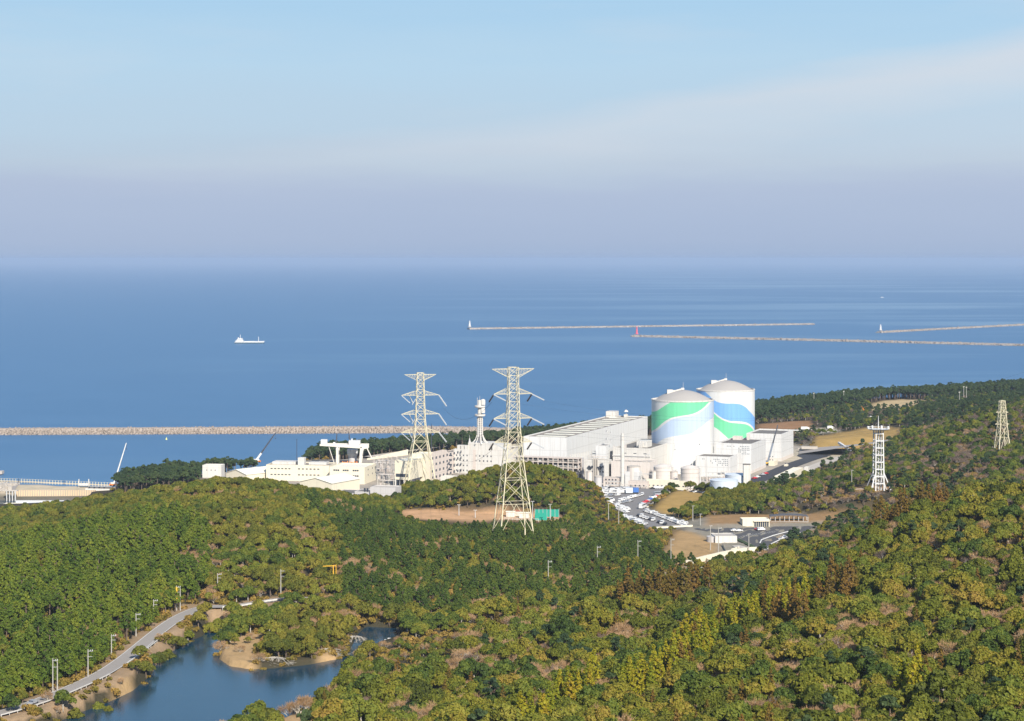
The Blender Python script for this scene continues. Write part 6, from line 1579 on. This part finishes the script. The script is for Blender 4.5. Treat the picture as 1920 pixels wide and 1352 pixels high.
for i in range(len(X)):
    x, y = X[i], Y[i]; r = R0[i]
    if lowz[i]:
        if r < .75: put([(x, y)], 'broadleaf_tree' if r < .5 else 'olive_tree', .28, .45, 'middle_hill')
        continue
    if ced[i]:
        if r < .80: put([(x, y)], 'cedar_tree', .75, 1.15, 'near_hill')
        elif r < .88: put([(x, y)], 'rust_cedar', .8, 1.2, 'near_hill')
        continue
    if rus[i]:
        if r < .7: put([(x, y)], 'rust_cedar', .85, 1.35, 'near_hill')
        elif r < .82: put([(x, y)], 'broadleaf_tree', .6, 1.0, 'near_hill')
        continue
    if fore[i]:
        if NEARLAKE[i]:
            if dl[i] < 14: continue
            if r < .38: put([(x, y)], 'broadleaf_tree' if r < .25 else 'olive_tree', .35, .55, 'near_hill')
            elif r < .46: put([(x, y)], 'bare_tree', .4, .7, 'near_hill')
            continue
        pb = .18+.5*PK[i]+.40*(n1[i] > .62)+.2*(n1[i] > .78)
        if u[i] < 1200 and y < 800: pb += .30
        if u[i] > 1200 and y > 860: s_top = .62
        else: s_top = 1.0
        if r < pb*.62: put([(x, y)], 'bare_tree', .6, 1.1, 'near_hill')
        elif r < pb*.72: put([(x, y)], 'dark_bare', .6, 1.0, 'near_hill')
        elif r < pb*.72+.34: put([(x, y)], 'hill_tree' if (r*7919) % 1 < .5 else 'broadleaf_tree', .5*s_top, (1.2 if r*1000 % 1 < .85 else 1.5)*s_top, 'near_hill')
        elif r < pb*.72+.50: put([(x, y)], 'olive_tree', .5, .9, 'near_hill')
        elif r < pb*.72+.54 and n2[i] > .5: put([(x, y)], 'coastal_pine', .5, .9, 'near_hill')
        elif r < pb*.72+.555: put([(x, y)], 'rust_cedar', .5, .8, 'near_hill')
        continue
    if coast[i]:
        if r < .85: put([(x, y)], 'coastal_pine', .75, 1.1, 'coast')
        continue
    if pine[i]:
        if n1[i] > .80 and r < .35: put([(x, y)], 'bare_tree', .6, 1, 'pine_wood')
        elif r < .84-.25*(n2[i] < .25): put([(x, y)], 'valley_pine' if u[i] > 560+60*n2[i] else 'pine_tree', .42 if u[i] > 600 else .5, .9 if u[i] > 600 else 1.15, 'pine_wood')
        elif r < .90: put([(x, y)], 'olive_tree', .5, .8, 'pine_wood')
        continue
    if bank[i]:
        if r < .10: put([(x, y)], 'bare_tree', .3, .45, 'road_bank')
        continue
    if y < 1000:        # lake side and peninsula
        if r < .14+.25*(n1[i] > .7): put([(x, y)], 'bare_tree', .5, .9, 'lake_side')
        elif r < .66: put([(x, y)], 'olive_tree' if n2[i] > .45 else 'broadleaf_tree', .6, 1.0, 'lake_side')
        continue
    if u[i] < 1420 and y < 1370:   # left hill crest and the mound
        dark = u[i] > 730
        if r < .05+.2*(n1[i] > .8): put([(x, y)], 'bare_tree', .5, .9, 'middle_hill')
        elif r < (.92 if u[i] > 1200 else .68): put([(x, y)], ('broadleaf_tree' if r < .38 else 'olive_tree') if dark else ('olive_tree' if r < .45 else 'broadleaf_tree'), .6, .95, 'middle_hill')
        continue
    # right hill
    if u[i] < 1420: continue
    if y > 1680:
        if r < .1: put([(x, y)], 'dark_bare', .6, .9, 'far_hill')
        elif r < .6: put([(x, y)], 'coastal_pine' if r < .35 else 'broadleaf_tree', .5, .8, 'far_hill')
        continue
    if r < .16+.22*(n1[i] > .55): put([(x, y)], 'dark_bare' if r < .2 else 'bare_tree', .55, .95, 'far_hill')
    elif r < .62: put([(x, y)], 'broadleaf_tree' if n2[i] < .62 or r < .4 else ('olive_tree' if r < .5 else 'coastal_pine'), .5, .9, 'far_hill')
# hand-placed trees (photo column of the trunk foot, distance)
for px, Yd, kind, s, zone in (
  (450,640,'broadleaf_tree',.95,'near_bank'),(505,632,'olive_tree',.7,'near_bank'),(412,642,'bare_tree',.8,'near_bank'),(545,655,'bare_tree',1.3,'near_bank'),(575,652,'bare_tree',1.1,'near_bank'),(560,645,'bare_tree',1.0,'near_bank'),(590,640,'broadleaf_tree',.6,'near_bank'),
  (118,652,'broadleaf_tree',.8,'road_bank'),(138,654,'olive_tree',.9,'road_bank'),(152,657,'yellow_tree',.5,'road_bank'),(186,668,'broadleaf_tree',.85,'road_bank'),(203,664,'olive_tree',.55,'road_bank'),(225,688,'bare_tree',.5,'road_bank'),(42,650,'olive_tree',.7,'road_bank'),(90,655,'bare_tree',.7,'road_bank'),(20,640,'broadleaf_tree',.8,'road_bank'),
  (257,706,'olive_tree',.75,'road_bank'),(274,713,'olive_tree',.85,'road_bank'),(263,722,'olive_tree',.75,'road_bank'),(287,731,'broadleaf_tree',.8,'road_bank'),(299,741,'olive_tree',.8,'road_bank'),(312,751,'olive_tree',.95,'road_bank'),(300,758,'bare_tree',.6,'road_bank'),(326,765,'olive_tree',.8,'road_bank'),(340,773,'olive_tree',.9,'road_bank'),(353,783,'broadleaf_tree',.85,'road_bank'),(372,794,'olive_tree',1.0,'road_bank'),(392,803,'broadleaf_tree',.95,'road_bank'),(384,815,'olive_tree',.8,'road_bank'),(408,814,'broadleaf_tree',.9,'road_bank'),
  (432,770,'broadleaf_tree',.8,'peninsula'),(452,780,'broadleaf_tree',.75,'peninsula'),(505,795,'yellow_tree',.8,'peninsula'),(488,800,'yellow_tree',.6,'peninsula'),(450,752,'bare_tree',.55,'peninsula'),(545,765,'broadleaf_tree',.9,'peninsula'),(530,770,'olive_tree',.7,'peninsula'),(480,757,'olive_tree',.4,'peninsula'),(500,752,'bare_tree',.5,'peninsula'),(585,758,'olive_tree',.6,'peninsula'),(600,768,'bare_tree',.6,'peninsula'),(625,770,'olive_tree',.5,'peninsula'),(610,776,'broadleaf_tree',.6,'peninsula'),(470,775,'bare_tree',.5,'peninsula'),(425,757,'bare_tree',.3,'peninsula'),(460,800,'olive_tree',.5,'peninsula'),(475,806,'bare_tree',.5,'peninsula'),(500,812,'olive_tree',.45,'peninsula'),(530,812,'bare_tree',.6,'peninsula'),(545,806,'olive_tree',.5,'peninsula'),(440,764,'olive_tree',.4,'peninsula'),(493,746,'olive_tree',.35,'peninsula'),(465,768,'olive_tree',.45,'peninsula'),(590,748,'bare_tree',.45,'peninsula'),(630,758,'bare_tree',.5,'peninsula'),(515,760,'broadleaf_tree',.55,'peninsula'),(565,762,'broadleaf_tree',.7,'peninsula')):
    TREES.append((kind, wx(px, Yd), Yd, s, zone))
TA_ = np.array([(t[1], t[2]) for t in TREES]); TZ = H(TA_[:, 0], TA_[:, 1])
# undergrowth everywhere wild
pu = scatter(400, 1700, 3.6); ok = free(pu[:, 0], pu[:, 1], -1.5); pu = pu[ok]
dens = np.where(pu[:, 1] < 1000, .5, .35); pu = pu[nr.random(len(pu)) < dens]; 
cst = np.zeros(len(pu), bool)
for c_ in COAST: cst |= inside(c_, pu[:, 0], pu[:, 1])
pu = pu[~cst]; pz = H(pu[:, 0], pu[:, 1])
print('trees', len(TREES), 'shrubs', len(pu))

# which trees does the photograph see? march the terrain horizon per column
def visible(x, y, ztop):
    t = np.linspace(.35, .985, 90)[:, None]
    Xs = x*t; Ys = y*t; zr = HC+(ztop-HC)*t
    hz = H(Xs, Ys)+3.0
    return (hz < zr).all(0)
PXT = 960+F*TA_[:, 0]/TA_[:, 1]
htop = np.array([KINDS[t[0]][0][3]*t[3] for t in TREES])
PYT = Y0+F*(HC-TZ-htop)/TA_[:, 1]
inv = (PXT > 5) & (PXT < 1915) & (PYT < 1345)
GROUPK = {'broadleaf_tree':'broadleaf','olive_tree':'broadleaf','hill_tree':'broadleaf','yellow_tree':'broadleaf','pine_tree':'pine','valley_pine':'pine','coastal_pine':'coast pine','cedar_tree':'cedar','rust_cedar':'cedar','bare_tree':'bare','dark_bare':'bare'}
NAMES = {'broadleaf':'broadleaf_tree','pine':'pine_tree','coast pine':'coastal_pine','cedar':'cedar_tree','bare':'bare_tree'}
solo = set()
for g in ('broadleaf','pine','coast pine','cedar','bare'):
    idx = [i for i, t in enumerate(TREES) if GROUPK[t[0]] == g and inv[i]]
    idx.sort(key=lambda i: -htop[i]/TREES[i][2])
    idx = np.array(idx[:900]); v = visible(TA_[idx, 0], TA_[idx, 1], TZ[idx]+htop[idx])
    solo |= set(idx[v][:300].tolist())
ADJ = {'broadleaf_tree':'deep green round-crowned','olive_tree':'olive green round-crowned','hill_tree':'warm green round-crowned','yellow_tree':'golden yellow','pine_tree':'fresh green pointed','valley_pine':'deep green pointed','coastal_pine':'dark green wind-shaped','cedar_tree':'yellow-green cone-shaped','rust_cedar':'rust brown cone-shaped','bare_tree':'leafless pale grey-brown','dark_bare':'leafless purple-brown'}
NOUN = {'broadleaf':'broadleaf tree','pine':'pine','coast pine':'pine','cedar':'cedar','bare':'tree'}
def where(zone, x, y):
    p = 960+F*x/y
    if zone == 'near_hill':
        a = 'left part' if p < 1000 else 'middle part' if p < 1450 else 'right part'
        b_ = 'lowest' if y < 520 else 'lower' if y < 640 else 'upper' if y < 780 else 'topmost'
        return f'on the {b_} near hillside, {a}'
    if zone == 'lake_side': return 'behind the lake road and peninsula' if p < 700 else 'by the lake inlet'
    if zone == 'pine_wood': return 'in the plantation left of the lake road' if p < 420 else 'in the plantation before the nearest pylon' if p < 1010 else 'in the plantation right of the nearest pylon'
    if zone == 'middle_hill': return 'on the left hill beyond the lake' if p < 730 else 'on the mound behind the sports ground' if p < 1150 else 'in the wood before the storage tanks'
    if zone == 'far_hill': return 'on the far hillside around the observation tower'
    if zone == 'coast': return 'in the shore belt left of the plant' if p < 520 else 'in the shore belt behind the plant' if p < 1410 else 'in the shore belt on the right headland'
    return {'near_bank':'on the nearest lake bank','road_bank':'between the lake road and the water','peninsula':'on the sandy lake peninsula'}[zone]
CNT = {}
for i in sorted(solo):
    kd, x, y, s, zone = TREES[i]; g = GROUPK[kd]
    crown, trunk, whole, hz = KINDS[kd][i % len(KINDS[kd])]
    wh = where(zone, x, y)
    o = thing(NAMES[g], f'{ADJ[kd]} {NOUN[g]} {wh}', 'tree', (x, y, TZ[i]-.1), rnd.uniform(0, 6.28), f'{ADJ[kd]} trees {wh}')
    o.scale = (s, s, s*rnd.uniform(.9, 1.12))
    for nm_, me_ in (('crown', crown), ('trunk', trunk)):
        c_ = bpy.data.objects.new(nm_, me_); COL.objects.link(c_); c_.parent = o
# the rest of each wood: one object per kind
def wood(name, kinds, recs, label, cat):
    """recs: (variant index over kinds' variants, x, y, z, scale)"""
    lib = bpy.data.collections.new(name+'_sources'); k = 0; base = {}
    for kd in kinds:
        base[kd] = k
        for (_, _, whole, _) in KINDS[kd]:
            o = bpy.data.objects.new(f'src_{name}_{k:03d}', whole); lib.objects.link(o); k += 1
    me = bpy.data.meshes.new(name)
    co = np.array([(r[1], r[2], r[3]-.1) for r in recs]); n = len(recs)
    me.vertices.add(n); me.vertices.foreach_set('co', co.ravel())
    a = me.attributes.new('idx', 'INT', 'POINT'); a.data.foreach_set('value', np.array([base[r[0]]+nr.integers(len(KINDS[r[0]])) for r in recs], np.int32))
    a = me.attributes.new('sc', 'FLOAT', 'POINT'); a.data.foreach_set('value', np.array([r[4] for r in recs], np.float32))
    a = me.attributes.new('rot', 'FLOAT_VECTOR', 'POINT'); rv = np.zeros((n, 3), np.float32); rv[:, 2] = nr.uniform(0, 6.28, n); a.data.foreach_set('vector', rv.ravel())
    o = bpy.data.objects.new(name, me); COL.objects.link(o); tag(o, label, cat, None, 'stuff')
    ng_ = bpy.data.node_groups.new(name, 'GeometryNodeTree')
    ng_.interface.new_socket('Geometry', in_out='INPUT', socket_type='NodeSocketGeometry'); ng_.interface.new_socket('Geometry', in_out='OUTPUT', socket_type='NodeSocketGeometry')
    gi = ng_.nodes.new('NodeGroupInput'); go = ng_.nodes.new('NodeGroupOutput')
    ci = ng_.nodes.new('GeometryNodeCollectionInfo'); ci.inputs['Collection'].default_value = lib; ci.inputs['Separate Children'].default_value = True; ci.inputs['Reset Children'].default_value = True
    ip = ng_.nodes.new('GeometryNodeInstanceOnPoints'); ip.inputs['Pick Instance'].default_value = True
    def named(nm2, ty):
        q_ = ng_.nodes.new('GeometryNodeInputNamedAttribute'); q_.data_type = ty; q_.inputs[0].default_value = nm2; return [s for s in q_.outputs if s.enabled][0]
    l = ng_.links.new
    l(gi.outputs[0], ip.inputs['Points']); l(ci.outputs[0], ip.inputs['Instance']); l(named('idx', 'INT'), ip.inputs['Instance Index'])
    l(named('rot', 'FLOAT_VECTOR'), ip.inputs['Rotation']); l(named('sc', 'FLOAT'), ip.inputs['Scale']); l(ip.outputs[0], go.inputs[0])
    md = o.modifiers.new('wood', 'NODES'); md.node_group = ng_
    return o
for g, nm_, lab in (('broadleaf','broadleaf_wood','rest of the green and olive broadleaf woodland covering the hills'),('pine','pine_wood','rest of the dense green pine plantation around the lattice pylon and lake road'),
                    ('coast pine','coastal_pine_wood','rest of the dark pine belt along the shore'),('cedar','cedar_wood','rest of the cone-shaped cedars scattered on the hillsides'),('bare','bare_wood','rest of the leafless pale winter woodland mixed into the hills')):
    recs = [(t[0], t[1], t[2], TZ[i], t[3]) for i, t in enumerate(TREES) if GROUPK[t[0]] == g and i not in solo]
    kinds = [k for k in KINDS if GROUPK.get(k) == g]
    if recs: wood(nm_, kinds, recs, lab, 'woodland')
wood('undergrowth', ['shrub'], [('shrub', pu[i, 0], pu[i, 1], pz[i], rnd.uniform(.6, 1.3)) for i in range(len(pu))], 'olive and straw-coloured scrub between the trees', 'scrub')
# ---------------------------------------------------------------- light, sky, air
SUN_EL, SUN_AZ = 34.0, 21.0     # degrees; azimuth to the right of straight behind the camera
sd_ = bpy.data.lights.new('sun', 'SUN'); sd_.energy = SUN_E; sd_.angle = radians(.53); sd_.color = (1, .93, .82)
sun = bpy.data.objects.new('sun', sd_); COL.objects.link(sun)
import mathutils
to_sun = mathutils.Vector((sin(radians(SUN_AZ))*cos(radians(SUN_EL)), -cos(radians(SUN_AZ))*cos(radians(SUN_EL)), sin(radians(SUN_EL))))
sun.rotation_euler = to_sun.to_track_quat('Z', 'Y').to_euler(); sun.location = (0, -50, 400)
w = bpy.data.worlds.new('World'); scene.world = w; w.use_nodes = True
nt = w.node_tree; nt.nodes.clear()
out = N(nt, 'ShaderNodeOutputWorld'); bg = N(nt, 'ShaderNodeBackground'); nt.links.new(bg.outputs[0], out.inputs[0])
sky = N(nt, 'ShaderNodeTexSky'); sky.sky_type = 'NISHITA'; sky.sun_disc = False
sky.sun_elevation = radians(SUN_EL); sky.sun_rotation = math.atan2(to_sun.x, to_sun.y)
sky.altitude = 170; sky.air_density = 1.0; sky.dust_density = .6; sky.ozone_density = 1.5
WS = .1
d = N(nt, 'ShaderNodeTexCoord').outputs['Generated']
nm = N(nt, 'ShaderNodeVectorMath', operation='NORMALIZE'); nt.links.new(d, nm.inputs[0])
sp = N(nt, 'ShaderNodeSeparateXYZ'); nt.links.new(nm.outputs[0], sp.inputs[0])
def L(r, g, b_):   # display sRGB 0-255 to world value before exposure
    f = lambda c: ((c/255+.055)/1.055)**2.4
    return tuple(f(c)/WS/(2**EXPO) for c in (r, g, b_))
azv = mth(nt, 'DIVIDE', sp.outputs[0], mth(nt, 'MAXIMUM', mth(nt, 'ABSOLUTE', sp.outputs[1]), .05))
cw = N(nt, 'ShaderNodeCombineXYZ'); nt.links.new(mth(nt, 'MULTIPLY', azv, 5.0), cw.inputs[0]); nt.links.new(mth(nt, 'MULTIPLY', sp.outputs[2], 40), cw.inputs[1])
wob = mth(nt, 'MULTIPLY', mth(nt, 'MULTIPLY', mth(nt, 'SUBTRACT', noise(nt, 1.0, 5, cw.outputs[0], .6), .5), .030), mth(nt, 'MULTIPLY', sp.outputs[2], 30, clamp=True))
e = mth(nt, 'MULTIPLY', mth(nt, 'ADD', sp.outputs[2], wob), 5.0, clamp=True)      # 0..0.2 of sin(elevation)
zz = lambda py: min(1, 5*math.sin(math.atan((Y0-py)/F)))
stops = [(0, (160,180,213)), (zz(474), (165,184,214)), (zz(452), (170,187,215)), (zz(360), (178,193,218)), (zz(310), (187,204,222)), (zz(240), (187,210,229)), (zz(120), (184,214,236)), (zz(0), (172,209,237)), (.75, (140,192,232)), (1, (120,176,225))]
def ramp_hdr(fac, stops):
    mx = 1/WS/(2**EXPO)
    c_ = ramp(nt, fac, [(p, tuple(x/mx for x in L(*c))) for p, c in stops])
    v = N(nt, 'ShaderNodeVectorMath', operation='SCALE'); nt.links.new(c_, v.inputs[0]); v.inputs['Scale'].default_value = mx
    return v.outputs[0]
low = ramp_hdr(e, stops)
# thin cloud veil: a long bank that climbs to the right
az = mth(nt, 'DIVIDE', sp.outputs[0], mth(nt, 'MAXIMUM', mth(nt, 'ABSOLUTE', sp.outputs[1]), .05))
cv = N(nt, 'ShaderNodeCombineXYZ'); nt.links.new(mth(nt, 'MULTIPLY', az, 3.0), cv.inputs[0]); nt.links.new(mth(nt, 'MULTIPLY', sp.outputs[2], 16), cv.inputs[1])
nz = noise(nt, 1.6, 6, cv.outputs[0], .55)
line = mth(nt, 'ADD', mth(nt, 'ADD', .060, mth(nt, 'MULTIPLY', az, .125)), mth(nt, 'MULTIPLY', mth(nt, 'MULTIPLY', az, mth(nt, 'MAXIMUM', az, 0)), .15))
dz = mth(nt, 'SUBTRACT', sp.outputs[2], line)
top = mth(nt, 'SUBTRACT', 1, mth(nt, 'MULTIPLY', mth(nt, 'ADD', dz, mth(nt, 'MULTIPLY', mth(nt, 'SUBTRACT', nz, .5), .035)), 80), clamp=True)
bot = mth(nt, 'ADD', .35, mth(nt, 'MULTIPLY', sp.outputs[2], 12), clamp=True)
veil = mth(nt, 'MULTIPLY', mth(nt, 'MULTIPLY', top, bot, clamp=True), mth(nt, 'ADD', .25, mth(nt, 'MULTIPLY', mth(nt, 'ADD', az, .1, clamp=True), 1.3), clamp=True))
veil = mth(nt, 'MULTIPLY', veil, mth(nt, 'MULTIPLY', mth(nt, 'SUBTRACT', sp.outputs[2], .028), 40, clamp=True))
veil = mth(nt, 'MULTIPLY', veil, mth(nt, 'SUBTRACT', 1, mth(nt, 'MULTIPLY', mth(nt, 'MULTIPLY', mth(nt, 'ADD', dz, mth(nt, 'MULTIPLY', mth(nt, 'SUBTRACT', nz, .5), .06)), -34, clamp=True), .75)))
low = mixc(nt, mth(nt, 'MULTIPLY', veil, .95), low, L(219,222,229))
wisp = mth(nt, 'MULTIPLY', mth(nt, 'SUBTRACT', nz, .52, clamp=True), 1.6, clamp=True)
wisp = mth(nt, 'MULTIPLY', wisp, mth(nt, 'MULTIPLY', mth(nt, 'SUBTRACT', sp.outputs[2], .035), 60, clamp=True))
low = mixc(nt, wisp, low, L(205,217,230))
hi = mth(nt, 'DIVIDE', mth(nt, 'SUBTRACT', sp.outputs[2], .14), .25, clamp=True)
full = mixc(nt, hi, low, sky.outputs[0])
nt.links.new(full, bg.inputs[0]); bg.inputs[1].default_value = WS

m, nt, b, out = new_mat('haze')
nt.nodes.remove(b)
pv = N(nt, 'ShaderNodeVolumePrincipled'); nt.links.new(pv.outputs[0], out.inputs['Volume'])
pv.inputs['Color'].default_value = (*HAZE_C, 1); pv.inputs['Density'].default_value = HAZE_D
pv.inputs['Anisotropy'].default_value = 0.0
hb = MB(); hb.hexa([(-62000,-400,-12),(62000,-400,-12),(62000,201000,-12),(-62000,201000,-12),(-62000,-400,182),(62000,-400,182),(62000,201000,182),(-62000,201000,182)])
tag(hb.build('haze', m), 'pale blue air that softens the far sea and coast', 'haze', kind='stuff')

scene.view_settings.view_transform = 'Standard'; scene.view_settings.look = 'None'
scene.view_settings.exposure = EXPO; scene.view_settings.gamma = 1
scene.cycles.use_denoising = True
scene.cycles.max_bounces = 6; scene.cycles.diffuse_bounces = 2; scene.cycles.glossy_bounces = 3; scene.cycles.transparent_max_bounces = 8; scene.cycles.volume_bounces = 1
scene.cycles.caustics_reflective = False; scene.cycles.caustics_refractive = False
scene.cycles.sample_clamp_indirect = 5
